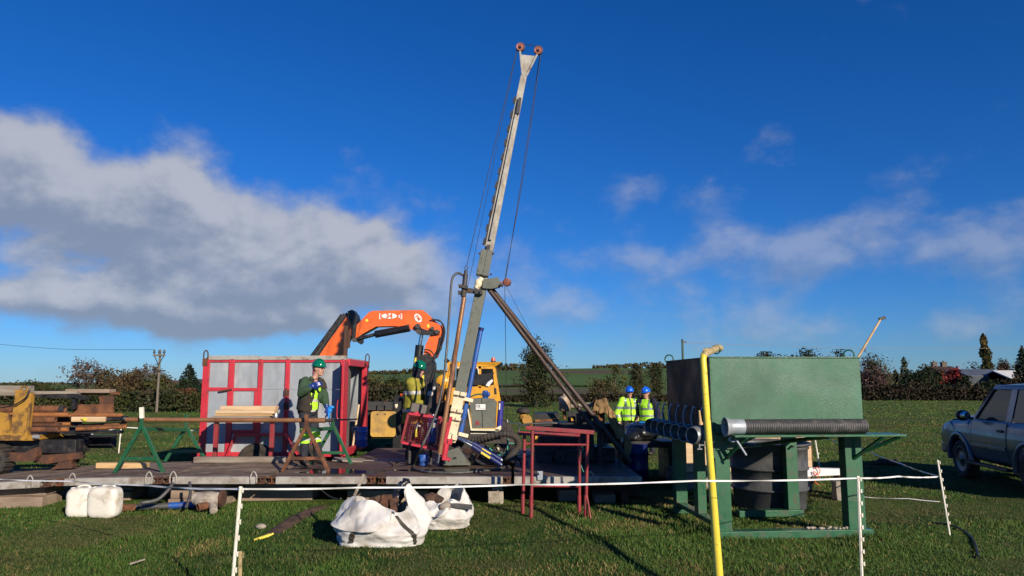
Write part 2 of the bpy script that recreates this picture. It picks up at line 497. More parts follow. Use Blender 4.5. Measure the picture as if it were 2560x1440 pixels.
mat('tank_side_shade', (.010, .017, .012), .5, var=.3, vs=2.2, dirt_or_sheen=(.026, .017, .010), amt=.42, ds=1.6, dsoft=.2, bump=.1, spec=.35)  # near-black green: shade of the unlit left wall painted into the colour
mat('olive_grey', (.118, .128, .105), .55, var=.1, vs=5, dirt_or_sheen=(.06, .055, .045), amt=.2, ds=12, bump=.12)
mat('mast_pale', (.40, .38, .33), .5, var=.14, vs=6, dirt_or_sheen=(.23, .20, .16), amt=.4, ds=4, dsoft=.15, bump=.12)
mat('cream', (.70, .61, .42), .5, var=.08, vs=7, dirt_or_sheen=(.16, .095, .055), amt=.3, ds=5, dsoft=.03, bump=.2)
mat('cream_clean', (.70, .64, .46), .5, var=.08, vs=7, dirt_or_sheen=(.25, .18, .1), amt=.15, ds=9, bump=.1)
mat('blue_paint', (.018, .085, .34), .4, var=.15, vs=6, dirt_or_sheen=(.05, .055, .07), amt=.25, ds=9, bump=.12)
mat('blue_navy', (.008, .014, .10), .38, var=.15, vs=6, dirt_or_sheen=(.05, .045, .045), amt=.22, ds=8, bump=.1)
mat('blue_indigo', (.03, .025, .22), .4, var=.12, vs=6, bump=.1)
mat('chrome', (.75, .75, .76), .18, metal=1.0, var=.05, bump=.02)
mat('steel_dark', (.05, .05, .052), .55, metal=.3, var=.2, vs=8, dirt_or_sheen=(.07, .045, .03), amt=.35, ds=6, bump=.2)
mat('black', (.014, .014, .016), .5, var=.3, vs=8, dirt_or_sheen=(.05, .042, .035), amt=.3, ds=5, bump=.15)
mat('black_gloss', (.012, .012, .014), .3, var=.2, vs=6, bump=.04)
mat('rubber', (.018, .017, .017), .75, var=.25, vs=9, dirt_or_sheen=(.07, .055, .042), amt=.42, ds=4, dsoft=.15, bump=.25)
mat('hose_grey', (.055, .055, .055), .5, var=.2, vs=9, dirt_or_sheen=(.12, .11, .1), amt=.3, ds=7, bump=.1)
mat('orange', (.80, .135, .016), .38, var=.06, vs=3, dirt_or_sheen=(.42, .08, .02), amt=.2, ds=4, dsoft=.15, bump=.04, coat=.25)
mat('yellow_cab', (.70, .34, .022), .45, var=.07, vs=4, dirt_or_sheen=(.30, .15, .03), amt=.24, ds=4, dsoft=.12, bump=.06, coat=.15)
mat('yellow_old', (.38, .20, .028), .65, var=.2, vs=5, dirt_or_sheen=(.12, .065, .025), amt=.42, ds=4, dsoft=.06, bump=.3)
mat('yellow_pad', (.55, .33, .07), .55, var=.12, vs=4, dirt_or_sheen=(.22, .15, .08), amt=.3, ds=3.5, dsoft=.15, bump=.1)
mat('yellow_hose', (.78, .62, .055), .45, var=.06, vs=5, dirt_or_sheen=(.16, .12, .05), amt=.14, ds=10, bump=.12, bs=30)
mat('white_paint', (.75, .75, .74), .5, var=.06, vs=6, dirt_or_sheen=(.35, .32, .28), amt=.18, ds=6, bump=.06)
mat('stake_white', (.74, .70, .60), .5, var=.08, vs=9, dirt_or_sheen=(.42, .38, .28), amt=.2, ds=14, bump=.1)
mat('stake_straw', (.42, .33, .16), .6, var=.15, vs=12, dirt_or_sheen=(.2, .15, .08), amt=.3, ds=12, bump=.1)
mat('tape', (.78, .78, .77), .6, var=.1, vs=30, bump=.2, bs=300)
mat('bag', (.60, .59, .56), .62, var=.07, vs=5, dirt_or_sheen=(.36, .31, .25), amt=.25, ds=3.2, dsoft=.12, bump=.25, bs=220)
mat('strap', (.045, .04, .03), .7, bump=.2, bs=150)
mat('plastic_white', (.72, .69, .61), .42, var=.08, vs=5, dirt_or_sheen=(.30, .22, .13), amt=.24, ds=5, dsoft=.12, bump=.1, bs=20)
mat('wood_pale', (.62, .45, .27), .7, var=.12, vs=14, dirt_or_sheen=(.42, .28, .15), amt=.3, ds=9, dsoft=.12, bump=.2, stretch=(.12, 1, 1))
mat('wood_fresh', (.55, .36, .17), .7, var=.14, vs=14, dirt_or_sheen=(.35, .2, .09), amt=.3, ds=8, dsoft=.12, bump=.2, stretch=(.12, 1, 1))
mat('wood_grey', (.27, .235, .19), .8, var=.2, vs=16, dirt_or_sheen=(.14, .10, .075), amt=.38, ds=7, dsoft=.12, bump=.35, stretch=(.12, 1, 1))
mat('sleeper', (.33, .25, .185), .85, var=.2, vs=12, dirt_or_sheen=(.16, .115, .08), amt=.42, ds=4, dsoft=.14, bump=.5, stretch=(.2, 1, 1))
mat('stone', (.36, .31, .25), .9, var=.15, vs=12, dirt_or_sheen=(.2, .17, .13), amt=.35, ds=8, bump=.6, bs=40)
mat('deck_edge', (.36, .34, .305), .7, var=.15, vs=10, dirt_or_sheen=(.17, .13, .10), amt=.3, ds=4, dsoft=.12, bump=.25)
mat('string_blue', (.015, .25, .75), .6, bump=0)
mat('string_orange', (.75, .10, .02), .6, bump=0)
mat('string_teal', (.05, .30, .25), .6, bump=0)
mat('amber', (.62, .07, .01), .15, var=.1, bump=0, coat=.5)
mat('sheave', (.26, .09, .065), .6, metal=.2, var=.2, vs=9, dirt_or_sheen=(.12, .05, .03), amt=.35, ds=8, bump=.2)
mat('cable', (.03, .03, .032), .5, metal=.4, bump=0)
mat('burlap', (.30, .185, .075), .9, var=.2, vs=6, dirt_or_sheen=(.13, .085, .045), amt=.35, ds=3.5, dsoft=.14, bump=.6, bs=120)
mat('plastic_black', (.018, .019, .021), .28, var=.3, vs=5, bump=.5, bs=14)
mat('tub_grey', (.048, .052, .058), .55, var=.22, vs=4, dirt_or_sheen=(.10, .10, .10), amt=.3, ds=5, dsoft=.18, bump=.2)
mat('soil', (.085, .048, .030), .95, var=.3, vs=8, dirt_or_sheen=(.04, .025, .018), amt=.4, ds=5, bump=.8, bs=25)
mat('tin', (.5, .5, .5), .35, metal=.8, var=.1, bump=.05)
mat('exhaust', (.42, .36, .29), .5, metal=.45, var=.18, vs=6, dirt_or_sheen=(.24, .13, .07), amt=.45, ds=5, dsoft=.15, bump=.2)
mat('print_dark', (.03, .03, .03), .6, bump=0)
mat('print_yellow', (.75, .62, .06), .5, bump=0)
mat('mirror_glass', (.55, .6, .62), .06, metal=1, var=.02, bump=0)
streak('green_paint', (.045, .035, .018), 7, (1, 1, .16), .66, .05, .6)
streak('green_paint', (.012, .05, .025), 1.1, (1, 1, 1), .55, .12, .6)
streak('green_leg', (.07, .05, .028), 9, (1, 1, .4), .64, .04, .8)
streak('galv', (.20, .19, .175), 5, (1, 1, .14), .60, .08, .6)
streak('galv', (.52, .53, .53), 2.0, (1, 1, .8), .60, .10, .5)
streak('red_paint', (.13, .03, .03), 9, (1, 1, .5), .64, .05, .7)
streak('orange', (.20, .05, .018), 6, (1, 1, .4), .66, .05, .6)
streak('yellow_hose', (.20, .15, .05), 6, (1, 1, .6), .66, .05, .7)
streak('plastic_white', (.38, .29, .18), 4, (1, 1, .5), .62, .08, .6)
streak('bag', (.30, .24, .17), 2.6, (1, 1, 1.4), .66, .06, .6)
streak('mast_pale', (.20, .13, .08), 8, (1, 1, .3), .64, .06, .6)
streak('olive_grey', (.09, .05, .03), 7, (1, 1, .3), .66, .05, .6)
mat('brace_brown', (.050, .032, .025), .55, metal=.2, var=.25, vs=6, dirt_or_sheen=(.10, .05, .03), amt=.3, ds=6, bump=.2)
# people
mat('skin', (.47, .25, .18), .55, var=.08, vs=14, bump=.06)
mat('hair', (.20, .12, .07), .8, bump=.3)
mat('helmet_green', (.004, .14, .075), .18, var=.05, bump=0, coat=.5)
mat('helmet_blue', (.01, .13, .72), .2, var=.05, bump=0, coat=.5)
mat('fleece_green', (.032, .068, .034), .9, var=.15, vs=8, bump=.4, bs=90)
mat('gilet', (.030, .022, .016), .85, var=.2, vs=6, bump=.4, bs=60)
mat('hivis', (.44, .88, .03), .7, var=.06, vs=6, bump=.35, bs=25)
mat('hivis_dirty', (.30, .27, .025), .8, var=.2, vs=6, dirt_or_sheen=(.06, .05, .02), amt=.3, ds=6, dsoft=.14, bump=.4, bs=30)
mat('reflect', (.22, .27, .26), .4, metal=.2, var=.1, bump=.1)
mat('reflect_pale', (.50, .48, .45), .45, var=.1, bump=.1)
mat('trousers_navy', (.018, .020, .030), .85, var=.2, vs=8, bump=.4, bs=40)
mat('jumper_navy', (.008, .009, .022), .9, var=.15, bump=.3, bs=60)
mat('glove_blue', (.012, .035, .20), .3, var=.12, bump=.15)
mat('boot', (.022, .017, .013), .6, var=.2, bump=.2)
mat('eye', (.02, .015, .012), .2, bump=0)
mat('lips', (.34, .12, .10), .5, bump=0)
# car
mat('car_paint', (.066, .078, .130), .28, metal=.25, var=.05, vs=2, dirt_or_sheen=(.065, .07, .085), amt=.3, ds=2.5, dsoft=.25, bump=.0, coat=.6)
mat('trim_black', (.012, .012, .013), .45, bump=.05)
mat('alloy', (.10, .10, .11), .35, metal=.6, bump=.02)
def glass(name, tint=(.05, .065, .065), rough=.04, alpha=.5):
    m = bpy.data.materials.new(name); m.use_nodes = True; MATS[name] = m
    b = m.node_tree.nodes['Principled BSDF']; N, L = m.node_tree.nodes, m.node_tree.links
    n = N.new('ShaderNodeTexNoise'); n.inputs['Scale'].default_value = 3
    mr = N.new('ShaderNodeMapRange'); L.new(n.outputs[0], mr.inputs[0]); mr.inputs[3].default_value = rough; mr.inputs[4].default_value = rough + .06
    L.new(mr.outputs[0], b.inputs['Roughness'])
    b.inputs['Base Color'].default_value = tint + (1,); b.inputs['IOR'].default_value = 1.5
    b.inputs['Alpha'].default_value = alpha; b.inputs['Specular IOR Level'].default_value = .5
    return m
glass('glass_dark', (.03, .04, .04), alpha=.5)
glass('glass_tint', (.012, .014, .016), alpha=.86)
# background
mat('leaf', (.05, .06, .02), .85, attr=True, var=.15, bump=0, spec=.15)
mat('bark', (.085, .068, .05), .9, var=.25, vs=4, bump=.4, bs=12, spec=.2)
mat('twig', (.10, .072, .055), .9, var=.2, vs=2, bump=0, spec=.15)
mat('grass_blade', (.05, .09, .02), .7, attr=True, var=.1, bump=0, spec=.25)
mat('wall_white', (.62, .62, .60), .8, bump=.05)
mat('wall_tan', (.26, .19, .12), .85, var=.2, vs=1.5, bump=.2)
mat('roof_slate', (.085, .10, .125), .6, var=.12, vs=1.2, bump=.1)
mat('roof_red', (.055, .026, .024), .75, var=.15, vs=1.2, bump=.1)
mat('barn_wall', (.12, .095, .075), .85, var=.2, vs=.8, bump=.1)
mat('pole_wood', (.15, .13, .10), .85, var=.15, vs=3, bump=.2, stretch=(1, 1, .2))
mat('pole_green', (.05, .10, .075), .7, bump=.1)

# ------------------------------------------------------------------ ground
rng = np.random.default_rng(11)
def zg(x, y):
    x = np.asarray(x, float); y = np.asarray(y, float)
    near = .018 * np.sin(x * 1.7 + .6 * y) + .014 * np.sin(y * 2.3 - .5 * x + 1.3) + .01 * np.sin(x * 4.1 + 2) * np.sin(y * 3.7)
    mid = .10 * np.sin(x * .07 + 1) * np.sin(y * .09)
    t = np.clip((y - 105) / 210, 0, 1); t = t * t * (3 - 2 * t)
    sx = np.clip((x + 165) / 95, 0, 1); sx = sx * sx * (3 - 2 * sx)
    hill = t * (.6 + (4.8 + 1.6 * np.sin(x * .011 + .9) + .8 * np.sin(x * .034)) * sx)
    fade = np.clip((y - 16) / 10, 0, 1)
    return near * (1 - .6 * np.clip((y - 9) / 6, 0, 1)) + mid * fade + hill
def zp(x, y): return float(zg(x, y))

ys = np.concatenate([np.linspace(-25, 3, 24), np.linspace(3.2, 22, 130), 22 * (900 / 22) ** np.linspace(.012, 1, 110)])
us = np.concatenate([-np.geomspace(1, .02, 60), [0], np.geomspace(.02, 1, 60)])
gx = np.concatenate([np.linspace(-14, 14, 150)])
xs = np.unique(np.concatenate([gx, -np.geomspace(14.2, 900, 50), np.geomspace(14.2, 900, 50)]))
XX, YY = np.meshgrid(xs, ys, indexing='ij'); ZZ = zg(XX, YY)
nx_, ny_ = XX.shape
mb = MB(); mb.v = list(zip(XX.ravel().tolist(), YY.ravel().tolist(), ZZ.ravel().tolist()))
ii = np.arange(nx_ * ny_).reshape(nx_, ny_)
mb.f = np.stack([ii[:-1, :-1], ii[1:, :-1], ii[1:, 1:], ii[:-1, 1:]], -1).reshape(-1, 4).tolist(); mb.s = [True] * len(mb.f)

gm = bpy.data.materials.new('field_grass'); gm.use_nodes = True; MATS['field_grass'] = gm
N, L = gm.node_tree.nodes, gm.node_tree.links
b = N['Principled BSDF']; b.inputs['Roughness'].default_value = .9; b.inputs['Specular IOR Level'].default_value = .15
geo = N.new('ShaderNodeNewGeometry')
def gnz(scale, detail, rg=.6, sv=None):
    n = N.new('ShaderNodeTexNoise'); n.inputs['Scale'].default_value = scale; n.inputs['Detail'].default_value = detail; n.inputs['Roughness'].default_value = rg
    if sv:
        mp = N.new('ShaderNodeMapping'); mp.inputs['Scale'].default_value = sv; L.new(geo.outputs['Position'], mp.inputs[0]); L.new(mp.outputs[0], n.inputs['Vector'])
    else: L.new(geo.outputs['Position'], n.inputs['Vector'])
    return n.outputs[0]
def ramp(src, stops):
    r = N.new('ShaderNodeValToRGB'); L.new(src, r.inputs[0])
    e = r.color_ramp.elements
    while len(e) < len(stops): e.new(.5)
    for q, (p, c) in zip(e, stops): q.position = p; q.color = c + (1,)
    return r.outputs[0]
c1 = ramp(gnz(.55, 8, .68), [(.30, (.030, .050, .010)), (.43, (.054, .100, .016)), (.56, (.078, .126, .023)), (.70, (.115, .105, .038))])
c2 = ramp(gnz(9.0, 6, .7, (1, .55, 1)), [(.3, (.55, .6, .5)), (.5, (1, 1, 1)), (.72, (1.45, 1.32, 1.2))])
mm = N.new('ShaderNodeMix'); mm.data_type = 'RGBA'; mm.blend_type = 'MULTIPLY'; mm.inputs['Factor'].default_value = 1
L.new(c1, mm.inputs['A']); L.new(c2, mm.inputs['B'])
far = N.new('ShaderNodeMapRange'); sepg = N.new('ShaderNodeSeparateXYZ'); L.new(geo.outputs['Position'], sepg.inputs[0])
L.new(sepg.outputs[1], far.inputs[0]); far.inputs[1].default_value = 95; far.inputs[2].default_value = 130
fc = ramp(gnz(.012, 4, .6), [(.42, (.085, .15, .035)), (.52, (.075, .13, .03)), (.57, (.11, .085, .05)), (.7, (.095, .07, .045))])
mf = N.new('ShaderNodeMix'); mf.data_type = 'RGBA'; L.new(far.outputs[0], mf.inputs['Factor']); L.new(mm.outputs['Result'], mf.inputs['A']); L.new(fc, mf.inputs['B'])
L.new(mf.outputs['Result'], b.inputs['Base Color'])
bp = N.new('ShaderNodeBump'); bp.inputs['Strength'].default_value = .9; bp.inputs['Distance'].default_value = .12
L.new(gnz(5.5, 8, .75), bp.inputs['Height']); L.new(bp.outputs[0], b.inputs['Normal'])
solo('ground', mb, 'field_grass', 'green pasture field stretching back to the hedges', 'ground', loc=(0, 0, 0), kind='structure')

def raw_mesh(name, verts, tris, tones, matname, loops_per=3):
    me = bpy.data.meshes.new(name); nv = len(verts); nf = len(tris)
    me.vertices.add(nv); me.vertices.foreach_set('co', verts.astype(np.float32).ravel())
    me.loops.add(nf * loops_per); me.loops.foreach_set('vertex_index', tris.astype(np.int32).ravel())
    me.polygons.add(nf); me.polygons.foreach_set('loop_start', np.arange(0, nf * loops_per, loops_per, dtype=np.int32))
    me.update(calc_edges=True)
    if tones is not None:
        a = me.attributes.new('tone', 'FLOAT_COLOR', 'POINT')
        c4 = np.concatenate([tones, np.ones((nv, 1))], 1).astype(np.float32); a.data.foreach_set('color', c4.ravel())
    me.materials.append(M(matname))
    return me

def vnoise(x, y, s, seed):
    """cheap smooth value noise"""
    r = np.random.default_rng(seed); tab = r.random((64, 64))
    u, v = x * s, y * s; iu, iv = np.floor(u).astype(int), np.floor(v).astype(int); fu, fv = u - iu, v - iv
    fu = fu * fu * (3 - 2 * fu); fv = fv * fv * (3 - 2 * fv)
    g = lambda a, c: tab[a % 64, c % 64]
    return (g(iu, iv) * (1 - fu) + g(iu + 1, iv) * fu) * (1 - fv) + (g(iu, iv + 1) * (1 - fu) + g(iu + 1, iv + 1) * fu) * fv

def make_grass(n):
    u = rng.random(n); Y = 5.6 * (34 / 5.6) ** u
    k_ = int(n * .24); Y[:k_] = 30 * (82 / 30) ** rng.random(k_)
    X = (rng.random(n) * 2 - 1) * (Y * .735 + .4)
    keep = ~((X > -9.2) & (X < 2.05) & (Y > 11.75) & (Y < 13.7))
    for (x0, x1, y0, y1) in ((-1.85, -1.05, 8.75, 9.3),):
        keep &= ~((X > x0) & (X < x1) & (Y > y0) & (Y < y1))
    sa, sb = gnd(672, 1338), gnd(815, 1262); sd_ = np.array([sb.x - sa.x, sb.y - sa.y]); sl = float(sd_ @ sd_)
    tt = np.clip(((X - sa.x) * sd_[0] + (Y - sa.y) * sd_[1]) / sl, 0, 1)
    dd = np.hypot(X - sa.x - tt * sd_[0], Y - sa.y - tt * sd_[1])
    keep &= (dd > .10 + .16 * rng.random(n))
    X, Y = X[keep], Y[keep]; n = len(X)
    c1 = vnoise(X, Y, .9, 1) * .6 + vnoise(X, Y, 2.7, 2) * .4
    c2 = vnoise(X, Y, .45, 3) * .5 + vnoise(X, Y, 1.7, 4) * .3 + vnoise(X, Y, 6, 5) * .2
    h = (.020 + .042 * c1 ** 1.6) * (.55 + .9 * rng.random(n))
    h *= 1 - .45 * np.clip((vnoise(X, Y, .55, 14) * .6 + vnoise(X, Y, 1.9, 15) * .4 - .50) * 5, 0, 1)
    tuft = vnoise(X, Y, 1.3, 9) * vnoise(X, Y, 3.1, 10)
    h *= 1 + 1.3 * np.clip(tuft - .48, 0, 1) * 3
    for (gx_, gy_, rr_, k_) in ((1745, 1335, .45, 1.6), (1690, 1300, .35, 1.2), (1160, 1320, .3, 1.0), (1400, 1290, .5, .7), (560, 1390, .35, 1.1), (2060, 1390, .4, .9), (860, 1400, .5, .6)):
        gp = gnd(gx_, gy_); h *= 1 + k_ * np.exp(-((X - gp.x) ** 2 + (Y - gp.y) ** 2) / rr_ ** 2) * rng.random(n)
    h *= 1 + .8 * np.clip((Y - 20) / 30, 0, 1)
    w = (.0018 + .00040 * Y) * (.7 + .6 * rng.random(n))
    ang = rng.random(n) * 2 * np.pi; lean = (.25 + .75 * rng.random(n)) * h
    dx, dy = np.cos(ang), np.sin(ang)
    fa = rng.random(n) * np.pi; sx, sy = np.cos(fa) * w, np.sin(fa) * w * .6
    Z = zg(X, Y) - .004
    base = np.stack([X, Y, Z], 1); side = np.stack([sx, sy, np.zeros(n)], 1)
    mid = base + np.stack([dx * lean * .35, dy * lean * .35, h * .62], 1)
    tip = base + np.stack([dx * lean, dy * lean, h], 1)
    vs = np.stack([base - side, base + side, mid + side * .7, mid - side * .7, tip], 1).reshape(-1, 3)
    o = (np.arange(n) * 5)[:, None]
    tr = np.concatenate([o + [0, 1, 2], o + [0, 2, 3], o + [3, 2, 4]], 1).reshape(-1, 3)
    g = np.array([.048, .100, .014]); d = np.array([.020, .052, .009]); s = np.array([.20, .15, .058]); br = np.array([.082, .108, .022])
    t = np.clip((c2 - .36) * 4.5, 0, 1)[:, None]
    col = d * (1 - t) + g * t
    pick = rng.random(n)
    dry = (pick < .045 + .6 * np.clip(vnoise(X, Y, .8, 6) * vnoise(X, Y, 2.2, 7) - .32, 0, 1) * 2)
    col[dry] = s * (.6 + .7 * rng.random(dry.sum()))[:, None]
    lt = (pick > .82); col[lt] = br
    col *= (.7 + .55 * rng.random(n))[:, None]
    brn = np.clip((vnoise(X, Y, .55, 14) * .6 + vnoise(X, Y, 1.9, 15) * .4 - .50) * 5, 0, 1)[:, None] * .72
    col = col * (1 - brn) + np.array([.085, .066, .028]) * (.7 + .6 * rng.random(n))[:, None] * brn
    return raw_mesh('grass', vs, tr, np.repeat(col, 5, 0), 'grass_blade')
go = bpy.data.objects.new('grass', make_grass(500000)); COL.objects.link(go)
tag(go, 'short rough green grass with straw tufts in the near field', 'grass', kind='stuff')

# ------------------------------------------------------------------ trees and hedges
def leaf_quads(P, size, cols, seed, flat=.0):
    r = np.random.default_rng(seed); n = len(P)
    a = r.normal(size=(n, 3)); a /= np.linalg.norm(a, axis=1)[:, None]
    bq = np.cross(a, r.normal(size=(n, 3))); bq /= np.linalg.norm(bq, axis=1)[:, None] + 1e-9
    s = (size * (.55 + .9 * r.random(n)))[:, None] if np.isscalar(size) else size[:, None]
    a, bq = a * s * .5, bq * s * .36
    vs = np.stack([P - a, P + bq, P + a * 1.1, P - bq], 1).reshape(-1, 3)
    q = np.arange(n * 4).reshape(-1, 4)
    return vs, q, np.repeat(cols, 4, 0)

def leaf_part(parent, name, P, size, cols, seed):
    off = np.array(ORIGIN[root_of(parent)])
    vs, q, t = leaf_quads(P - off, size, cols, seed)
    o = bpy.data.objects.new(name, raw_mesh(name, vs, q, t, 'leaf', 4)); COL.objects.link(o); o.parent = parent
    return o

def leaf_cols(n, palette, r, P=None):
    pal = np.array(palette); w = r.integers(0, len(pal), n)
    if P is not None:
        k = vnoise(P[:, 0] + 50, P[:, 2] * 1.3 + P[:, 1] + 50, .55, 21)
        w = np.clip((k * len(pal) * 1.2 - .1 * len(pal) + r.normal(size=n) * .5), 0, len(pal) - 1).astype(int)
    return pal[w] * (.65 + .7 * r.random(n))[:, None]

def branches(mb, base, H, spread, r, levels=3, nl=8, trunk_r=.22, up=.6, start=.25, lean=(0, 0)):
    tips = []
    top = Vector(base) + Vector((lean[0], lean[1], H * .8))
    mb.tube([base, Vector(base).lerp(top, .5) + Vector((r.normal() * .1, r.normal() * .1, 0)), top], [trunk_r, trunk_r * .6, trunk_r * .15], 6)
    def grow(p, d, ln, rad, lv):
        q = p + d * ln * .5 + Vector((r.normal(), r.normal(), r.normal())) * ln * .05
        e = q + (d + Vector((r.normal(), r.normal(), r.normal() + .3)) * .28).normalized() * ln * .5
        mb.tube([p, q, e], [rad, rad * .7, rad * .35], 3, caps=False)
        tips.append(e)
        if lv <= 0: return
        for k in range(5 if lv > 1 else 4):
            s = p.lerp(e, .35 + .65 * (k + r.random()) / 5)
            nd = (d + Vector((r.normal(), r.normal(), r.normal() + .25)) * .62).normalized()
            grow(s, nd, ln * (.45 + .25 * r.random()), rad * .5, lv - 1)
    for k in range(nl):
        f = start + (1 - start) * k / nl
        p = Vector(base).lerp(top, f); a = k * 2.4 + r.random()
        d = Vector((math.cos(a), math.sin(a), up + .6 * f)).normalized()
        grow(p, d, spread * (1.05 - .55 * f) * (.8 + .4 * r.random()), trunk_r * .35 * (1.1 - f), levels - 1)
    return tips

TSEED = [100]
def tree(name, label, px, Y, top, width, kind, pal, nleaf=1500, lsize=.35, group='trees along the field edge', cat='tree', bark='bark', trunk_r=.2, base_y=None):
    TSEED[0] += 1; r = np.random.default_rng(TSEED[0]); nleaf = int(nleaf * 2.3); lsize *= .6
    x = at(px, 955, Y).x; z0 = zp(x, Y); H = at(px, top, Y).z - z0; W = width * Y / FPX
    rt = thing(name, label, cat, (x, Y, z0), group)
    base = Vector((x, Y, z0 - .1)); t = MB()
    def cloud(n, cx, cz, rx, rz, ncl=22, cs=.3, hollow=.55):
        c = r.normal(size=(ncl, 3)); c /= np.linalg.norm(c, axis=1)[:, None]
        c *= (hollow + (1 - hollow) * r.random(ncl))[:, None]
        k = r.integers(0, ncl, n); P = c[k] + r.normal(size=(n, 3)) * cs * (.6 + .6 * r.random(ncl))[k][:, None]
        return np.stack([x + cx + P[:, 0] * rx, Y + P[:, 1] * rx * .9, z0 + cz + P[:, 2] * rz], 1)
    if kind in ('round', 'autumn'):
        tips = branches(t, base, H * .92, W * .52, r, 2, 8, trunk_r, .6)
        P = cloud(int(nleaf * .8), 0, H * .56, W * .46, H * .40, 18, .24)
        P[:, 2] = np.clip(P[:, 2], z0 + .1, z0 + H * 1.02)
    elif kind == 'bush':
        for k in range(5): t.tube([base, base + Vector((r.normal() * W * .2, r.normal() * .3, H * .6))], [.06, .02], 5)
        P = cloud(nleaf, 0, H * .42, W * .46, H * .5, 26, .3); P[:, 2] = np.clip(P[:, 2], z0, z0 + H)
    elif kind == 'bare':
        tips = branches(t, base, H * .95, W * .62, r, 3, 11, trunk_r, .75, .18)
        tp = np.array([list(q) for q in tips]); k = r.integers(0, len(tp), nleaf)
        P = tp[k] + r.normal(size=(nleaf, 3)) * .22 * W / 5
    elif kind == 'ivy':
        tips = branches(t, base, H * .95, W * .62, r, 3, 14, trunk_r, .9, .12)
        n2 = int(nleaf * .72); zz = r.random(n2) ** .85; rad = W * (.10 + .12 * np.sin(zz * 9 + 1) ** 2 + .07 * r.random(n2)) * (1.15 - .45 * zz)
        a = r.random(n2) * 6.283
        P1 = np.stack([x + W * .06 + np.cos(a) * rad + r.normal(size=n2) * .12, Y + np.sin(a) * rad, z0 + zz * H * .96], 1)
        tp = np.array([list(q) for q in tips]); k = r.integers(0, len(tp), nleaf - n2)
        P = np.concatenate([P1, tp[k] + r.normal(size=(nleaf - n2, 3)) * .2])
    elif kind == 'conifer':
        t.cyl(base, base + Vector((0, 0, H * .98)), trunk_r, .03, 6)
        zz = 1 - np.sqrt(r.random(nleaf)); tier = np.floor(zz * 11) / 11
        rad = W * .52 * (1 - zz) ** .8 * (.45 + .6 * r.random(nleaf) ** .5) * (1 + .25 * np.sin(r.integers(0, 9, nleaf) * 2.1 + tier * 40))
        a = r.random(nleaf) * 6.283
        P = np.stack([x + np.cos(a) * rad, Y + np.sin(a) * rad, z0 + H * (.05 + zz * .95) - rad * .18], 1)
    elif kind == 'poplar':
        t.cyl(base, base + Vector((0, 0, H * .95)), trunk_r, .03, 6)
        zz = r.random(nleaf); lobe = np.sin(np.clip(zz * 1.02, 0, 1) * np.pi) ** .45
        a = r.random(nleaf) * 6.283; rad = W * .5 * lobe * np.sqrt(r.random(nleaf)) * (.8 + .3 * np.sin(zz * 23 + a * 2))
        P = np.stack([x + np.cos(a) * rad + .10 * W * np.sin(zz * 5), Y + np.sin(a) * rad, z0 + H * (.04 + .96 * zz)], 1)
        for k in range(14): t.tube([base + Vector((0, 0, H * k / 16)), base + Vector((r.normal() * W * .3, r.normal() * W * .3, H * (k / 16 + .2)))], [.05, .02], 4)
    else:  # multi stem
        for k in range(7):
            a = k * .9; tips = branches(t, base + Vector((math.cos(a) * .3, math.sin(a) * .3, 0)), H * (.8 + .2 * r.random()), W * .34, r, 2, 6, trunk_r * .5, 1.0, .35, (math.cos(a) * W * .25, math.sin(a) * W * .2))
        P = cloud(nleaf, 0, H * .45, W * .42, H * .34)
    part(rt, 'trunk', t, bark if kind not in ('bare', 'multi') else 'twig')
    leaf_part(rt, 'crown', P, lsize, leaf_cols(len(P), pal, r, P), TSEED[0])
    return rt

OLIVE = [(.026, .034, .012), (.045, .050, .016), (.066, .066, .022), (.085, .072, .026)]
BROWN = [(.045, .036, .018), (.075, .056, .026), (.105, .070, .032), (.066, .058, .024)]
DARKG = [(.010, .017, .010), (.015, .027, .014), (.026, .038, .017), (.02, .03, .014)]
BARE = [(.085, .058, .042), (.11, .075, .052), (.07, .052, .04)]
REDL = [(.22, .028, .03), (.30, .04, .04), (.16, .03, .03), (.12, .05, .03)]
GOLD = [(.10, .075, .02), (.14, .095, .03), (.06, .055, .02)]
IVY = [(.014, .024, .011), (.026, .038, .015), (.045, .05, .02), (.05, .045, .02)]
PURP = [(.10, .06, .055), (.12, .075, .06), (.085, .055, .045)]

tree('hawthorn_bush', 'rounded olive bush standing above the rusty planks at far left', 97, 60, 948, 66, 'round', OLIVE, 1500, .26)
tree('low_bush', 'small dark bush right of the rounded olive bush at far left', 160, 60, 962, 60, 'bush', OLIVE[:3], 900, .25)
tree('bare_tree', 'leafless windswept brown tree, leftmost of the left-hand wood', 215, 62, 919, 95, 'bare', BARE, 700, .25)
tree('autumn_tree', 'olive and brown autumn tree beside the leafless windswept tree', 268, 62, 921, 100, 'autumn', BROWN + OLIVE[1:3], 2200, .27)
tree('autumn_tree', 'bushy russet tree in the middle of the left-hand wood', 315, 60, 925, 90, 'autumn', BROWN, 1900, .27)
tree('spruce_tree', 'narrow dark spruce tip rising from the left-hand wood', 338, 66, 916, 36, 'conifer', DARKG, 700, .24)
tree('bare_tree', 'thin leafless tree left of the near telegraph pole', 366, 62, 921, 80, 'bare', BARE, 700, .25)
tree('autumn_tree', 'low russet tree just behind the near telegraph pole', 405, 60, 940, 80, 'autumn', OLIVE[1:] + BROWN[:2], 1500, .27)
tree('cypress_tree', 'broad dark green conifer beside the red hut', 472, 54, 906, 84, 'conifer', DARKG, 1700, .24)
tree('russet_bush', 'rust coloured bush below the dark conifer by the hut', 466, 48, 972, 60, 'bush', [(.16, .055, .025), (.12, .05, .025), (.07, .04, .02)], 900, .2)
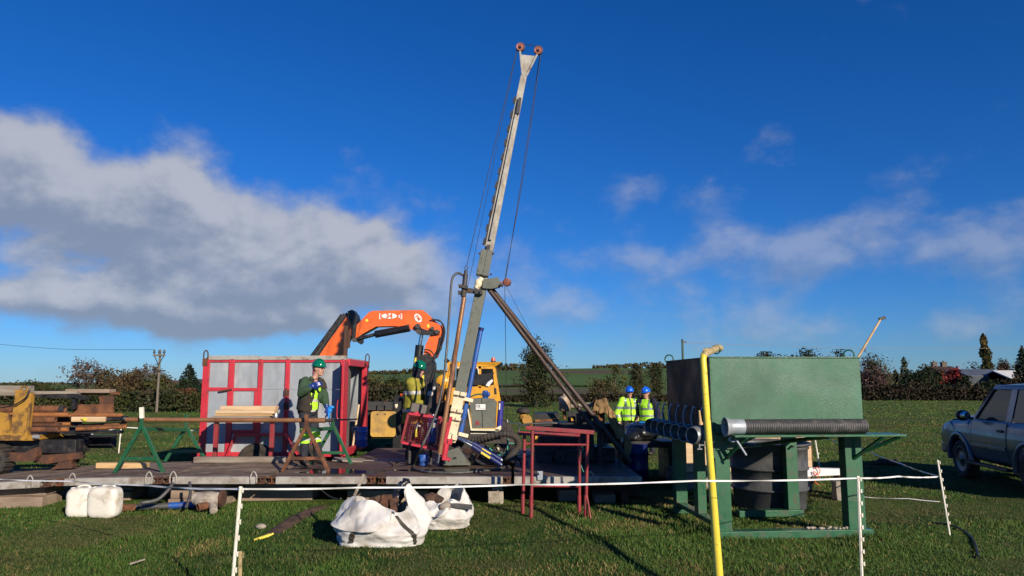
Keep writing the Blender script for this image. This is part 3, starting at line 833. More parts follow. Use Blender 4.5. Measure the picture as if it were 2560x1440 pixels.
for i, (px, top, w, lab) in enumerate(((905, 946, 70, 'olive scrub tree against the right end of the hut'), (955, 935, 80, 'tall olive scrub tree behind the yellow pad'),
                                       (1000, 940, 66, 'brown scrub tree behind the worker at the rig'), (1060, 950, 80, 'scrub tree behind the drill rods'))):
    tree('scrub_tree', lab, px, 42, top, w, 'autumn', OLIVE + BROWN[:2], 2000, .2, group='scrub trees behind the rig')
tree('ivy_tree', 'tall ivy-clad tree with bare twigs standing by the middle hedge', 1337, 58, 862, 100, 'ivy', IVY, 4200, .24, trunk_r=.25)
tree('hedge_bush', 'wide brown bush at the left of the tree clump behind the two men', 1494, 74, 946, 50, 'bush', OLIVE[1:] + BROWN, 600, .3)
tree('autumn_tree', 'olive tree in the clump left of the two men', 1538, 74, 914, 54, 'autumn', OLIVE[1:], 700, .26)
tree('ivy_tree', 'ivy-covered tree directly behind the two men', 1590, 76, 907, 46, 'ivy', IVY + OLIVE[1:3], 1100, .24)
tree('ivy_tree', 'ivy-covered tree behind the right man, next to the tank', 1638, 76, 904, 52, 'ivy', IVY + OLIVE[1:3], 1300, .24)
tree('distant_tree', 'low distant tree just showing over the left of the tank', 1918, 120, 882, 75, 'round', BROWN[:2] + DARKG, 1400, .5)
tree('distant_tree', 'domed distant tree showing over the middle of the tank', 2002, 120, 868, 90, 'round', DARKG + OLIVE[:2], 1700, .5)
tree('distant_tree', 'distant tree showing over the right end of the tank', 2095, 118, 876, 70, 'round', DARKG[2:] + OLIVE[:2], 1400, .5)
tree('lime_tree', 'many-stemmed tree with purple-brown top right of the tank', 2190, 78, 873, 84, 'multi', PURP + OLIVE[1:3], 2000, .3)
tree('sparse_tree', 'slim sparse tree with tufted top between lime tree and red tree', 2266, 92, 893, 24, 'poplar', OLIVE[1:], 260, .4)
tree('slim_tree', 'small slim dark tree right of the purple-brown tree', 2242, 90, 925, 20, 'poplar', DARKG, 260, .35)
tree('evergreen_bush', 'dark evergreen bush left of the red tree', 2285, 88, 925, 66, 'bush', DARKG, 1700, .4)
tree('gold_tree', 'rounded golden brown tree next to the red tree', 2325, 90, 912, 62, 'round', GOLD + DARKG[2:], 1500, .4)
tree('red_tree', 'bright red autumn tree in front of the dark roofed house', 2377, 90, 914, 62, 'round', REDL, 1900, .38)
tree('poplar_tree', 'tall column-shaped poplar standing behind the barn', 2470, 112, 834, 28, 'poplar', GOLD + OLIVE[1:], 2600, .42)
tree('garden_bush', 'dark bush at the foot of the poplar', 2455, 110, 905, 60, 'bush', DARKG[2:] + OLIVE[:2], 900, .4)
tree('copper_tree', 'copper brown tree between the poplar and the dark conifer', 2514, 112, 898, 60, 'round', BROWN + PURP, 1400, .42)
tree('spruce_tree', 'dark layered spruce at the right edge of the photo', 2562, 84, 862, 60, 'conifer', DARKG, 2200, .34)
tree('garden_bush', 'dark bush in front of the dark roofed house', 2410, 88, 940, 40, 'bush', DARKG, 900, .35)

def hedge(label, px0, px1, Y, top, pal, n, depth=1.4, ls=.22, group='field hedges'):
    TSEED[0] += 1; r = np.random.default_rng(TSEED[0])
    x0, x1 = at(px0, 955, Y).x, at(px1, 955, Y).x; xc = (x0 + x1) / 2; z0 = zp(xc, Y); H = at(1280, top, Y).z - z0
    rt = thing('hedge', label, 'hedge', (xc, Y, z0), group)
    X = x0 + (x1 - x0) * r.random(n); hh = H * (.72 + .5 * vnoise(X + 300, X * 0 + 3, .35, 31) + .15 * r.normal(size=n) * .4)
    u = r.random(n) ** .7; P = np.stack([X, Y + (r.random(n) - .5) * depth * (1 - .4 * u), z0 + hh * u], 1)
    leaf_part(rt, 'foliage', P, ls, leaf_cols(n, pal, r, P), TSEED[0])
    t = MB()
    for k in range(int((x1 - x0) * 2.2)):
        xx = x0 + (x1 - x0) * r.random(); bz = Vector((xx, Y + r.normal() * .25, z0 - .05))
        t.tube([bz, bz + Vector((r.normal() * .25, r.normal() * .2, H * (.7 + .45 * r.random())))], [.035, .012], 3, caps=False)
    part(rt, 'stems', t, 'twig', kind='stuff')
SCRUB = [(.026, .022, .013), (.042, .034, .020), (.055, .045, .026), (.026, .032, .013)]
hedge('brown bramble hedge running behind the pipe carrier to the hut', -60, 520, 46, 981, SCRUB + OLIVE[:2], 7500, 2.2, .17)
hedge('scrubby hedge behind the crane truck', 880, 1130, 40, 975, OLIVE + SCRUB, 5000, 2.2, .17)
hedge('low clipped hedge crossing the field behind the two men', 1235, 1700, 70, 983, SCRUB, 6500, 1.4, .22)
hedge('dark hedge in front of the house and barn on the right', 2140, 2640, 76, 966, SCRUB[:2] + [(.022, .018, .012)], 8500, 1.6, .24)
hedge('dark garden hedge above the field hedge on the right', 2230, 2640, 82, 952, SCRUB[:2] + DARKG, 5000, 1.6, .26)
hedge('thin distant hedge on the slope behind the rig', 1180, 1520, 150, 965, DARKG[1:] + SCRUB, 2500, 2, .5)

# far wood on the crest of the hill, one mass
r = np.random.default_rng(77); n = 5200
px = np.concatenate([r.uniform(850, 1360, 2600), r.uniform(1480, 1900, 1200), r.uniform(-100, 700, 1400)])
Yw = 305 + r.random(n) * 30; X = (px - 1280) / FPX * Yw; hg = .4 + 3.4 * np.clip(vnoise(X + 500, X * 0, .05, 41) - .35, 0, 1) + .7 * vnoise(X + 500, X * 0, .3, 42)
P = np.stack([X, Yw, zg(X, Yw) + hg * r.random(n)], 1)
vs, q, t = leaf_quads(P, 1.3, leaf_cols(n, BROWN + OLIVE + SCRUB, r, P), 5)
o = bpy.data.objects.new('distant_wood', raw_mesh('distant_wood', vs, q, t, 'leaf', 4)); COL.objects.link(o)
tag(o, 'distant brown wood on the crest of the hill', 'wood', kind='stuff')

# ------------------------------------------------------------------ buildings behind
def building(name, label, px0, px1, Y, eave, ridge, depth, wallm, roofm, chim=(), hip=0.0, windows=(), group='houses beyond the hedges'):
    a, c = at(px0, eave, Y), at(px1, eave, Y); zr = at(px0, ridge, Y).z
    z0 = zp((a.x + c.x) / 2, Y) - .2
    rt = thing(name, label, 'building', ((a.x + c.x) / 2, Y, z0), group)
    mb = MB().box(a.x, c.x, Y, Y + depth, z0, a.z); 
    if not hip:
        for x in (a.x, c.x - .25): mb.prism([(x, Y, a.z), (x, Y + depth, a.z), (x, Y + depth / 2, zr - .08)], (.25, 0, 0))
    part(rt, 'wall', mb, wallm)
    ov = .3; h = hip * (c.x - a.x)
    rf = MB(); x0, x1 = a.x - ov, c.x + ov; y0, y1 = Y - ov, Y + depth + ov; ym = Y + depth / 2
    e = [(x0, y0, a.z - .05), (x1, y0, a.z - .05), (x1, y1, a.z - .05), (x0, y1, a.z - .05), (x0 + h, ym, zr), (x1 - h, ym, zr)]
    e2 = [(p[0], p[1], p[2] - .14) for p in e]
    rf.add(e, [(0, 1, 5, 4), (2, 3, 4, 5), (1, 2, 5), (3, 0, 4)]); rf.add(e2, [(4, 5, 1, 0), (5, 4, 3, 2), (5, 2, 1), (4, 0, 3)])
    rf.add(e[:4] + e2[:4], [(0, 4, 5, 1), (1, 5, 6, 2), (2, 6, 7, 3), (3, 7, 4, 0)])
    ro = part(rt, 'roof', rf, roofm)
    for f in chim:
        x = a.x + (c.x - a.x) * f
        part(ro, 'chimney', MB().box(x - .35, x + .35, ym - .3, ym + .3, zr - .4, zr + .5).box(x - .42, x + .42, ym - .37, ym + .37, zr + .5, zr + .6).cyl((x, ym, zr + .58), (x, ym, zr + .8), .14), 'barn_wall')
    for (f, zz, w, hh) in windows:
        x = a.x + (c.x - a.x) * f
        wf = part(rt, 'window', MB().box(x - w / 2 - .08, x + w / 2 + .08, Y - .04, Y + .05, z0 + zz - .08, z0 + zz + hh + .08), 'white_paint')
        part(wf, 'pane', MB().box(x - w / 2, x + w / 2, Y - .05, Y - .02, z0 + zz, z0 + zz + hh), 'glass_tint')
    return rt
building('farmhouse', 'house with dark red hipped roof and two chimneys behind the red tree', 2352, 2424, 105, 934, 914, 7, 'wall_white', 'roof_red', (.28, .62), .2, ((.8, 1.0, .9, 1.1), (.5, 1.0, .9, 1.1)))
bn = building('barn', 'long barn with blue-grey sheet roof behind the dark hedge', 2422, 2516, 92, 938, 922, 6, 'barn_wall', 'roof_slate', (), 0, ())
a, c = at(2422, 940, 91.6), at(2516, 940, 91.6)
part(bn, 'side_sheet', MB().prism([(a.x, 91.55, a.z), (c.x, 91.55, a.z), (c.x, 91.9, a.z - .95), (a.x, 91.9, a.z - .95)], (0, .08, 0)), 'roof_slate')
building('bungalow', 'pale gabled house at the right edge beyond the barn', 2530, 2600, 88, 945, 925, 6, 'wall_tan', 'wall_white', (), 0, ((.3, .8, .8, .9),))
building('white_cottage', 'small white cottage half hidden by the left-hand hedge', 338, 376, 75, 980, 969, 5, 'wall_white', 'roof_slate', (.7,), 0, ((.3, .9, .7, .8),))
building('white_shed', 'low white shed far behind the cable right of the cab', 1264, 1292, 120, 990, 985, 4, 'wall_white', 'wall_white')

# ------------------------------------------------------------------ telegraph poles and wires
def pole(label, px, ytop, ybase, Y, r0, woodm, arm=True):
    tp = at(px, ytop, Y); z0 = zp(tp.x, Y)
    rt = thing('telegraph_pole', label, 'pole', (tp.x, Y, z0), 'telegraph poles')
    part(rt, 'shaft', MB().cyl((tp.x, Y, z0 - .2), tp, r0, r0 * .7, 10), woodm)
    if arm:
        ar = part(rt, 'crossarm', MB().box(tp.x - .36, tp.x + .36, Y - .18, Y - .06, tp.z - .42, tp.z - .30), woodm, .01)
        part(rt, 'brace', MB().bar((tp.x - .28, Y - .12, tp.z - .42), (tp.x, Y - .12, tp.z - .95), .05, .02).bar((tp.x + .28, Y - .12, tp.z - .42), (tp.x, Y - .12, tp.z - .95), .05, .02), 'steel_dark')
        part(rt, 'bracket', MB().box(tp.x - .1, tp.x + .45, Y - .16, Y - .08, tp.z - 1.35, tp.z - 1.27), 'steel_dark')
        for d in (-.31, 0, .31):
            part(ar, 'insulator', MB().lathe((tp.x + d, Y - .12, tp.z - .30), (0, 0, 1), [(0, .02), (.05, .03), (.08, .075), (.15, .08), (.2, .05), (.27, .055), (.3, .0)], 10), 'tub_grey')
    else:
        part(rt, 'cap', MB().cyl(tp, tp + Vector((0, 0, .22)), r0 * .9, r0 * .5, 8).box(tp.x - .06, tp.x + .35, Y - .05, Y + .05, tp.z - .1, tp.z), 'steel_dark')
    return tp
p1 = pole('timber telegraph pole with crossarm left of the red hut', 401, 874, 1005, 45, .085, 'pole_wood')
p2 = pole('green telegraph pole sticking up behind the left end of the tank', 1706, 854, 960, 62, .13, 'pole_green', False)
pole('thin pale pole standing in the field below the hill', 1373, 965, 985, 140, .14, 'pole_wood', False)
pole('thin pale pole beside the purple-brown tree', 2208, 942, 975, 80, .06, 'pole_wood', False)
def wire(label, pts, rad, Ys):
    P = smooth_path(pts, 10)
    solo('overhead_wire', MB().tube(P, rad, 4), 'cable' if rad < .012 else 'stone', label, 'wire')
q0 = at(-80, 853, 52)
wire('thin overhead wire running left from the timber pole', [q0, (q0 + p1) / 2 + V(0, 0, -.25), p1 + V(-.31, -.12, 0)], .011, 0)
q1 = at(2700, 868, 62)
wire('pale overhead wire crossing behind the rake and poplar', [p2 + V(0, -.1, -.1), (p2 + q1) / 2 + V(0, 0, -.35), q1], .013, 0)

# ------------------------------------------------------------------ deck of bog mats on blocks
mat('deck_dry', (.265, .20, .142), .75, var=.18, vs=5, dirt_or_sheen=(.10, .062, .042), amt=.5, ds=1.3, dsoft=.13, bump=.25, bs=40)
mat('deck_wet', (.085, .052, .038), .55, var=.3, vs=3, dirt_or_sheen=(.18, .14, .11), amt=.25, ds=1.2, dsoft=.12, bump=.2, bs=50, rvar=.15, spec=.25)
streak('deck_dry', (.075, .045, .030), 2.2, (.35, 1, 1), .54, .06, .85)
streak('deck_dry', (.36, .31, .25), 5, (.5, 1, 1), .62, .06, .6)
streak('deck_wet', (.20, .15, .115), 4, (.4, 1, 1), .63, .06, .6)
mat('water', (.022, .016, .013), .05, var=.1, vs=3, bump=.03, bs=8, rvar=.02)
DZ, DY0, DY1, DT = .456, 11.3, 13.62, .105
def mat_panel(label, x0, x1, y0, y1, topm, zl=DZ, zr=DZ, rings=(), slots=True):
    c = Vector(((x0 + x1) / 2, y0, (zl + zr) / 2 - DT))
    rt = thing('ground_mat', label, 'ground mat', c, 'heavy mats forming the work deck')
    g = .012
    def quad(xa, xb, ya, yb, dz0, dz1):
        za, zb = zl + (zr - zl) * (xa - x0) / (x1 - x0), zl + (zr - zl) * (xb - x0) / (x1 - x0)
        vs = [(xa, ya, za + dz0), (xa, ya, za + dz1), (xa, yb, za + dz0), (xa, yb, za + dz1), (xb, ya, zb + dz0), (xb, ya, zb + dz1), (xb, yb, zb + dz0), (xb, yb, zb + dz1)]
        return vs, [(0, 1, 3, 2), (4, 6, 7, 5), (0, 4, 5, 1), (2, 3, 7, 6), (0, 2, 6, 4), (1, 5, 7, 3)]
    mb = MB(); mb.add(*quad(x0 + g, x1 - g, y0 + .10, y1 - g, -DT, 0)); part(rt, 'slab', mb, topm, .006)
    sl = .13 if slots else 0.0
    mb = MB(); mb.add(*quad(x0 + g + sl, x1 - g - sl, y0, y0 + .096, -DT, .004)); part(rt, 'edge_beam', mb, 'deck_edge', .008)
    if slots:
        for xa, xb in ((x0 + g, x0 + g + sl - .004), (x1 - g - sl + .004, x1 - g)):
            mb = MB(); mb.add(*quad(xa, xb, y0 + .012, y0 + .096, -DT, -DT + .022)); mb.add(*quad(xa, xb, y0 + .012, y0 + .096, -.02, .002))
            mb.add(*quad(xa, xb, y0 + .08, y0 + .096, -DT + .022, -.02)); mb.add(*quad((xa + xb) / 2 - .008, (xa + xb) / 2 + .008, y0 + .012, y0 + .08, -DT + .022, -.02))
            part(rt, 'corner_casting', mb, 'rust_dark', .003)
    for rx in rings:
        z = zl + (zr - zl) * (rx - x0) / (x1 - x0)
        part(rt, 'lifting_ring', MB().tube(smooth_path([(rx - .045, y0 - .012, z - .09), (rx - .045, y0 - .012, z + .02), (rx, y0 - .014, z + .085), (rx + .045, y0 - .012, z + .02), (rx + .045, y0 - .012, z - .09)], 4), .011, 6), 'deck_edge')
mat_panel('pale mat at the far left under the pipe carrier', -9.4, -7.02, 11.2, 13.5, 'deck_dry', .30, .425, (-7.3,))
mat_panel('pale mat carrying the front of the left green trestle', -7.0, -5.36, DY0, DY1, 'deck_dry', .425, .456, (-6.72, -5.55))
mat_panel('stained mat between the green trestle and the brown trestle', -5.34, -3.78, DY0, DY1, 'deck_dry', rings=(-5.18, -3.95))
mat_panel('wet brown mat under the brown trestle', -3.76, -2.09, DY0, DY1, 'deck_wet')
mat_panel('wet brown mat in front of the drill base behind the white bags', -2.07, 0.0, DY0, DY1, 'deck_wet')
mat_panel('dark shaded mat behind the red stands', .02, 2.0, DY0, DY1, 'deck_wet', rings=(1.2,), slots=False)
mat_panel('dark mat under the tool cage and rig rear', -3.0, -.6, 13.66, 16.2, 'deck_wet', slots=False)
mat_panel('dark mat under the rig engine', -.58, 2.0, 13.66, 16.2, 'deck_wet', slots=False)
def puddle(label, cx, cy, rx, ry, seed):
    r = random.Random(seed); n = 40
    pts = [(cx + rx * math.cos(2 * math.pi * k / n) * (1 + .3 * math.sin(3 * 2 * math.pi * k / n + seed) + .12 * math.sin(7 * 2 * math.pi * k / n)), cy + ry * math.sin(2 * math.pi * k / n) * (1 + .25 * math.cos(2 * 2 * math.pi * k / n + seed)), DZ + .004) for k in range(n)]
    solo('puddle', MB().add(pts, [tuple(range(n))]), 'water', label, 'puddle', loc=(cx, cy, DZ + .004), kind='structure')
puddle('shallow puddle reflecting the red hut beside the brown trestle', -2.86, 12.0, .62, .33, 2)
puddle('wet film on the mat around the drill base', -.95, 12.15, .95, .22, 5)
# galvanised tie plate on the front joint of the shaded mat
solo('tie_plate', MB().plate([(1344, 1178), (1357, 1178), (1357, 1200), (1344, 1200)], 11.27, .02).cyl(at(1350, 1183, 11.27), at(1350, 1183, 11.24), .02), 'galv', 'grey bolted tie plate on the edge of the shaded mat', 'plate', bev=.003)

BL = 'timber and stone blocks under the deck'
def block(name, label, px0, y0, px1, y1, base_y=None, z1=None, depth=.5, m='sleeper', yaw=0.0, Y=None, zb=None):
    Y = Y or gnd(0, base_y or y1).y
    a, c = at(px0, y0, Y), at(px1, y1, Y)
    zb = (zp(a.x, Y) - .02) if zb is None else zb
    zt = a.z if z1 is None else z1
    w = c.x - a.x; cx = (a.x + c.x) / 2
    mb = MB(); mb.obox((cx, Y + depth / 2, (zb + zt) / 2), (w, depth, zt - zb), (0, 0, yaw))
    mb2 = bmesh.new(); me = mb.mesh('t'); mb2.from_mesh(me); bpy.data.meshes.remove(me)
    bmesh.ops.subdivide_edges(mb2, edges=mb2.edges, cuts=3, use_grid_fill=True)
    for v in mb2.verts:
        v.co += Vector(mnoise.noise_vector(v.co * 4.0)) * .012
    out = MB(); mb2.verts.index_update(); out.add([v.co.copy() for v in mb2.verts], [tuple(v.index for v in f.verts) for f in mb2.faces], False); mb2.free()
    solo(name, out, m, label, 'stone' if m == 'stone' else 'timber block', group=BL, bev=.012)
    return zt, Y
z, Y = block('timber_block', 'lower sleeper block at the far left under the deck', -20, 1242, 104, 1269)
block('timber_block', 'dark upper sleeper block at the far left under the deck', -30, 1212, 112, 1242, Y=Y + .16, zb=z, z1=.33)
z, Y = block('timber_block', 'small block end showing right of the white cans', 296, 1229, 324, 1252, depth=.6)
block('timber_block', 'short upper block between the white cans and the rusty pump', 296, 1205, 330, 1229, Y=Y + .12, zb=z, z1=.345, m='wood_grey')
z, Y = block('timber_block', 'flat timber under the rusty pump', 420, 1248, 560, 1263)
block('timber_block', 'squared timber block left of the rusty pump', 428, 1220, 482, 1249, Y=Y + .06, zb=z, z1=.345)
block('timber_block', 'timber block behind the rusty pump', 486, 1222, 560, 1249, Y=Y + .22, zb=z, z1=.345, m='wood_grey')
z, Y = block('timber_block', 'long lower sleeper beneath the joint by the white stake', 604, 1222, 780, 1251)
block('timber_block', 'short upper sleeper beneath the joint by the white stake', 612, 1206, 738, 1222, Y=Y + .05, zb=z, z1=.35)
z, Y = block('timber_block', 'lower sleeper behind the large white bag', 868, 1226, 1066, 1252, depth=.4)
z2, Y2 = block('timber_block', 'long upper sleeper behind the large white bag', 843, 1208, 1000, 1226, Y=Y + .03, zb=z, z1=z + .085)
block('timber_block', 'short packing piece just below the deck behind the white bag', 940, 1196, 996, 1208, Y=Y + .02, zb=z2, z1=.35, m='wood_fresh', depth=.3)
z, Y = block('stone_block', 'large rough stone below the deck right of the bags', 1220, 1227, 1258, 1260, depth=.35, m='stone')
z2, _ = block('stone_block', 'middle stone of the pile right of the bags', 1229, 1214, 1256, 1227, Y=Y + .03, zb=z, depth=.3, m='stone')
block('stone_block', 'top stone wedged under the deck right of the bags', 1219, 1201, 1247, 1214, Y=Y + .02, zb=z2, z1=.35, depth=.3, m='stone')
z, Y = block('timber_block', 'sleeper end seen between the legs of the red stands', 1397, 1226, 1442, 1254)
block('timber_block', 'sunlit timber block right of the red stands', 1487, 1236, 1540, 1259)
block('timber_block', 'reddish block end at the right end of the deck', 1554, 1236, 1572, 1259, m='rust')
block('timber_block', 'long dark sleeper carrying the right end of the deck', 1400, 1212, 1600, 1236, Y=12.3, zb=0, z1=.35, m='rust_dark')  # dark material stands in for the deck's shade on this sleeper
# long timber lying along the back of the deck before the hut
solo('timber_beam', MB().obox((at(610, 1140, 13.3).x, 13.3, DZ + .055), (1.75, .16, .10), (0, 0, .01)), 'wood_grey', 'long grey timber lying on the deck in front of the hut', 'timber', bev=.008)
solo('wood_offcut', MB().obox((at(300, 1158, 12.6).x, 12.7, .43 + .045), (.82, .16, .09), (0, .02, .12)), 'wood_fresh', 'pale wood offcut lying behind the left green trestle', 'timber', bev=.006)
solo('wedge_board', MB().obox((at(872, 1118, 13.5).x, 13.5, DZ + .03), (.55, .3, .03), (.05, .06, .1)), 'wood_grey', 'thin grey board wedged below the hut door', 'board', bev=.004)

# ------------------------------------------------------------------ white cans
def can(label, px0, px1, y0, y1, Y, ang, depth=.26):
    a, c = at(px0, y0, Y), at(px1, y1, Y)
    w, h = c.x - a.x, a.z; cx = (a.x + c.x) / 2
    rt = thing('plastic_can', label, 'container', (cx, Y, 0), 'white plastic cans on the grass')
    def f(u, v):
        th = 2 * math.pi * u; ph = math.pi * v
        e = .42
        sg = lambda t, p: math.copysign(abs(t) ** p, t)
        x = sg(math.sin(ph), e) * sg(math.cos(th), e); y = sg(math.sin(ph), e) * sg(math.sin(th), e); zz = sg(math.cos(ph), e)
        dent = 1 - .07 * math.exp(-((zz - .1) / .16) ** 2) - .05 * math.exp(-((x) / .14) ** 2)
        n = mnoise.noise(Vector((x * 1.5 + px0, y * 1.5, zz * 1.5))) * .05
        q = Vector((x * w / 2 * (1 + n), y * depth / 2 * dent * (1 + n), zz * h / 2 * (1 + n * .6)))
        q.rotate(Matrix.Rotation(ang, 3, 'Z'))
        return Vector((cx, Y + depth / 2, h / 2)) + q
    part(rt, 'body', MB().grid(f, 36, 24), 'plastic_white')
    hx = cx + w * .1
    part(rt, 'handle', MB().tube(smooth_path([(hx - .10, Y + depth * .5, h * .93), (hx - .07, Y + depth * .5, h + .015), (hx + .05, Y + depth * .5, h + .02), (hx + .09, Y + depth * .5, h * .94)], 4), .016, 8), 'plastic_white')
    part(rt, 'cap', MB().cyl((cx - w * .36, Y + depth * .5, h * .86), (cx - w * .38, Y + depth * .5, h * .99), .035, .033, 12), 'plastic_white')
can('white plastic can, left of the two below the deck', 162, 218, 1221, 1284, 10.42, .12)
can('stained white plastic can, right of the two below the deck', 214, 287, 1219, 1284, 10.38, -.1)

# ------------------------------------------------------------------ pipe, hose and pump lying under the deck
pA, pB = gnd(322, 1278) + V(0, 0, .05), gnd(540, 1268) + V(0, 0, .055)
rt = thing('suction_pipe', 'worn blue-grey pipe with rusty ends lying on the grass', 'pipe', (pA + pB) / 2 - V(0, 0, .05))
part(rt, 'barrel', MB().cyl(pA, pB, .045, seg=14), 'hose_grey')
part(rt, 'blue_sleeve', MB().cyl(pA.lerp(pB, .45), pA.lerp(pB, .8), .049, seg=14), 'blue_paint')
part(rt, 'rusty_end', MB().cyl(pA.lerp(pB, -.07), pA.lerp(pB, .08), .055, seg=12).cyl(pA.lerp(pB, -.10), pA.lerp(pB, -.05), .075, seg=10), 'rust')
part(rt, 'coupling', MB().cyl(pA.lerp(pB, .88), pA.lerp(pB, 1.03), .062, seg=12), 'rust_dark')
c = at(520, 1240, 10.95)
rt = thing('rusty_pump', 'rusty pump body lying against the blocks under the deck', 'pump', (c.x, c.y, 0))
part(rt, 'casing', remesh(MB().ell((c.x, c.y, .17), (.22, .16, .13)).cyl((c.x - .22, c.y, .2), (c.x + .2, c.y, .2), .09).cyl((c.x + .12, c.y - .1, .14), (c.x + .2, c.y - .26, .05), .06), .018, 2), 'stone')
part(rt, 'outlet', MB().pipe((c.x - .05, c.y - .22, .1), (c.x + .06, c.y - .12, .12), .055), 'rust')
part(rt, 'flange', MB().cyl((c.x + .2, c.y, .2), (c.x + .235, c.y, .2), .12, seg=16), 'rust_dark')
solo('rubber_hose', MB().tube(smooth_path([at(432, 1208, 11.1), at(418, 1228, 11.0), at(392, 1250, 10.9), at(356, 1257, 10.8), at(350, 1262, 10.75)], 6), .028, 8), 'hose_grey', 'grey rubber hose curving down from under the deck', 'hose')
solo('rubber_hose', MB().tube(smooth_path([at(474, 1205, 11.1), at(476, 1230, 11.0), at(470, 1254, 10.9), at(466, 1266, 10.8)], 6), .022, 8), 'hose_grey', 'short hose hanging in front of the squared timber block', 'hose')

# ------------------------------------------------------------------ site hut on wheels
HY, HY1 = 14.3, 16.2
hz0, hz1 = at(600, 1130, HY).z, at(600, 900, HY).z
def hx(px, py=1010): return at(px, py, HY).x
HX0, HX1 = hx(503), hx(860)
hut = thing('site_hut', 'red framed grey panelled site hut on wheels', 'hut', ((HX0 + HX1) / 2, (HY + HY1) / 2, 0))
posts = [(HX0, .13), (hx(575), .11), (hx(648), .085), (hx(716), .085), (hx(786), .085), (HX1 - .05, .07)]
for x, w in posts:
    part(hut, 'post', MB().box(x - (0 if x == HX0 else w / 2), x + (w if x == HX0 else w / 2), HY - .02, HY + .06, hz0, hz1 + .02), 'red_paint', .006)
zr = at(600, 971, HY).z
part(hut, 'bottom_rail', MB().box(HX0 - .015, HX1 + .01, HY - .035, HY + .05, hz0 - .09, hz0), 'red_paint', .006)
part(hut, 'top_rail', MB().box(HX0 + .02, HX1, HY - .012, HY + .05, hz1 - .045, hz1 - .004), 'red_paint', .004)
part(hut, 'mid_rail', MB().box(HX0 + .13, posts[1][0] - .055, HY - .012, HY + .05, zr - .05, zr + .02), 'red_paint', .004)
part(hut, 'mid_rail', MB().box(posts[1][0] + .055, posts[2][0] - .042, HY - .012, HY + .05, zr - .05, zr + .01), 'red_paint', .004)
zb = at(600, 1075, HY).z
part(hut, 'sill_rail', MB().box(posts[1][0] + .055, posts[2][0] - .042, HY - .014, HY + .05, zb - .07, zb), 'red_paint', .004)
part(hut, 'hatch_jamb', MB().box(posts[2][0] - .10, posts[2][0] - .045, HY - .016, HY + .05, zb, zr - .054), 'red_paint', .004)
edges = [HX0 + .13] + [p[0] for p in posts[1:]]
for i in range(5):
    xa = edges[i] + (.0 if i == 0 else posts[i][1] / 2) + .002; xb = edges[i + 1] - posts[i + 1][1] / 2 - .002
    zm = zr - .02
    part(hut, 'panel', MB().box(xa, xb, HY + .012 + .002 * i, HY + .03, zm + .002, hz1 - .05), 'galv')
    part(hut, 'panel', MB().box(xa, xb, HY + .010 + .002 * i, HY + .03, hz0, zm - .002), 'galv')
zt = at(600, 889, HY).z
for i, (xa, xb) in enumerate(((hx(516), hx(642)), (hx(642) + .006, hx(720)), (hx(720) + .006, HX1 + .02))):
    part(hut, 'roof_trim', MB().box(xa, xb, HY - .02, HY + .04, hz1 + .002, zt - .01 * (i % 2)), 'grey_trim', .005)
part(hut, 'roof', MB().box(HX0 + .01, HX1, HY + .045, HY1, hz1, hz1 + .05), 'galv')
part(hut, 'back_wall', MB().box(HX0, HX1, HY1 - .04, HY1, hz0, hz1 - .002), 'galv')
part(hut, 'end_wall', MB().box(HX0, HX0 + .03, HY + .062, HY1 - .042, hz0, hz1 - .002), 'galv')
part(hut, 'floor', MB().box(HX0 + .032, HX1 - .002, HY + .062, HY1 - .042, hz0 - .05, hz0), 'ply_grey')
# door end
X = HX1
part(hut, 'door_post', MB().box(X - .02, X + .09, HY1 - .20, HY1 - .08, hz0, hz1 - .05), 'red_paint', .006)
part(hut, 'door_post', MB().box(X - .02, X + .085, HY1 - .06, HY1 + .03, hz0 - .09, hz1 + .02), 'red_paint', .006)
part(hut, 'door_lining', MB().box(X - .01, X + .03, HY1 - .08, HY1 - .06, hz0, hz1 - .05), 'grey_trim')
part(hut, 'door_head', MB().box(X - .02, X + .08, HY + .05, HY1 - .062, hz1 - .11, hz1 + .02), 'red_paint', .006)
part(hut, 'door_sill', MB().box(X - .02, X + .07, HY + .052, HY1 - .062, hz0 - .09, hz0 + .05), 'red_paint', .006)
d = part(hut, 'door', MB().prism([(X + .02, HY + .07, hz0 - .04), (X - .12, HY + .95, hz0 + .055), (X - .12, HY + .95, hz1 - .12), (X + .02, HY + .07, hz1 - .02)], (.025, .01, 0)), 'ply_grey', label='weathered grey inner door standing ajar')
part(d, 'latch', MB().box(X + .0, X + .03, HY + .16, HY + .2, 1.42, 1.5), 'rust_dark')
d = part(hut, 'door', MB().box(X + .03, X + .075, HY - .40, HY - .03, hz0 - .02, hz1 - .03), 'red_paint', .005, label='narrow red door swung forward at the hut corner')
part(d, 'handle', MB().tube(smooth_path([(X + .03, HY - .3, 1.58), (X - .05, HY - .3, 1.54), (X - .06, HY - .3, 1.38), (X - .055, HY - .3, 1.22), (X + .03, HY - .3, 1.18)], 3), .01, 6), 'red_paint')
for x, y in ((HX0 + .04, HY), (X + .06, HY1 - .02)):
    part(hut, 'lifting_hoop', MB().tube(smooth_path([(x - .035, y, hz1 - .02), (x - .04, y, hz1 + .13), (x, y, hz1 + .19), (x + .04, y, hz1 + .13), (x + .035, y, hz1 - .02)], 4), .013, 6).box(x - .05, x + .05, y - .03, y - .022, hz1 - .12, hz1 + .03), 'rust_dark')
p = at(865, 814, HY + .3)
part(hut, 'roof_post', MB().box(p.x - .035, p.x + .035, HY + .3, HY + .36, hz1 + .05, p.z).box(p.x + .04, p.x + .09, HY + .3, HY + .34, p.z - .45, p.z - .1), 'rust_dark', .004)
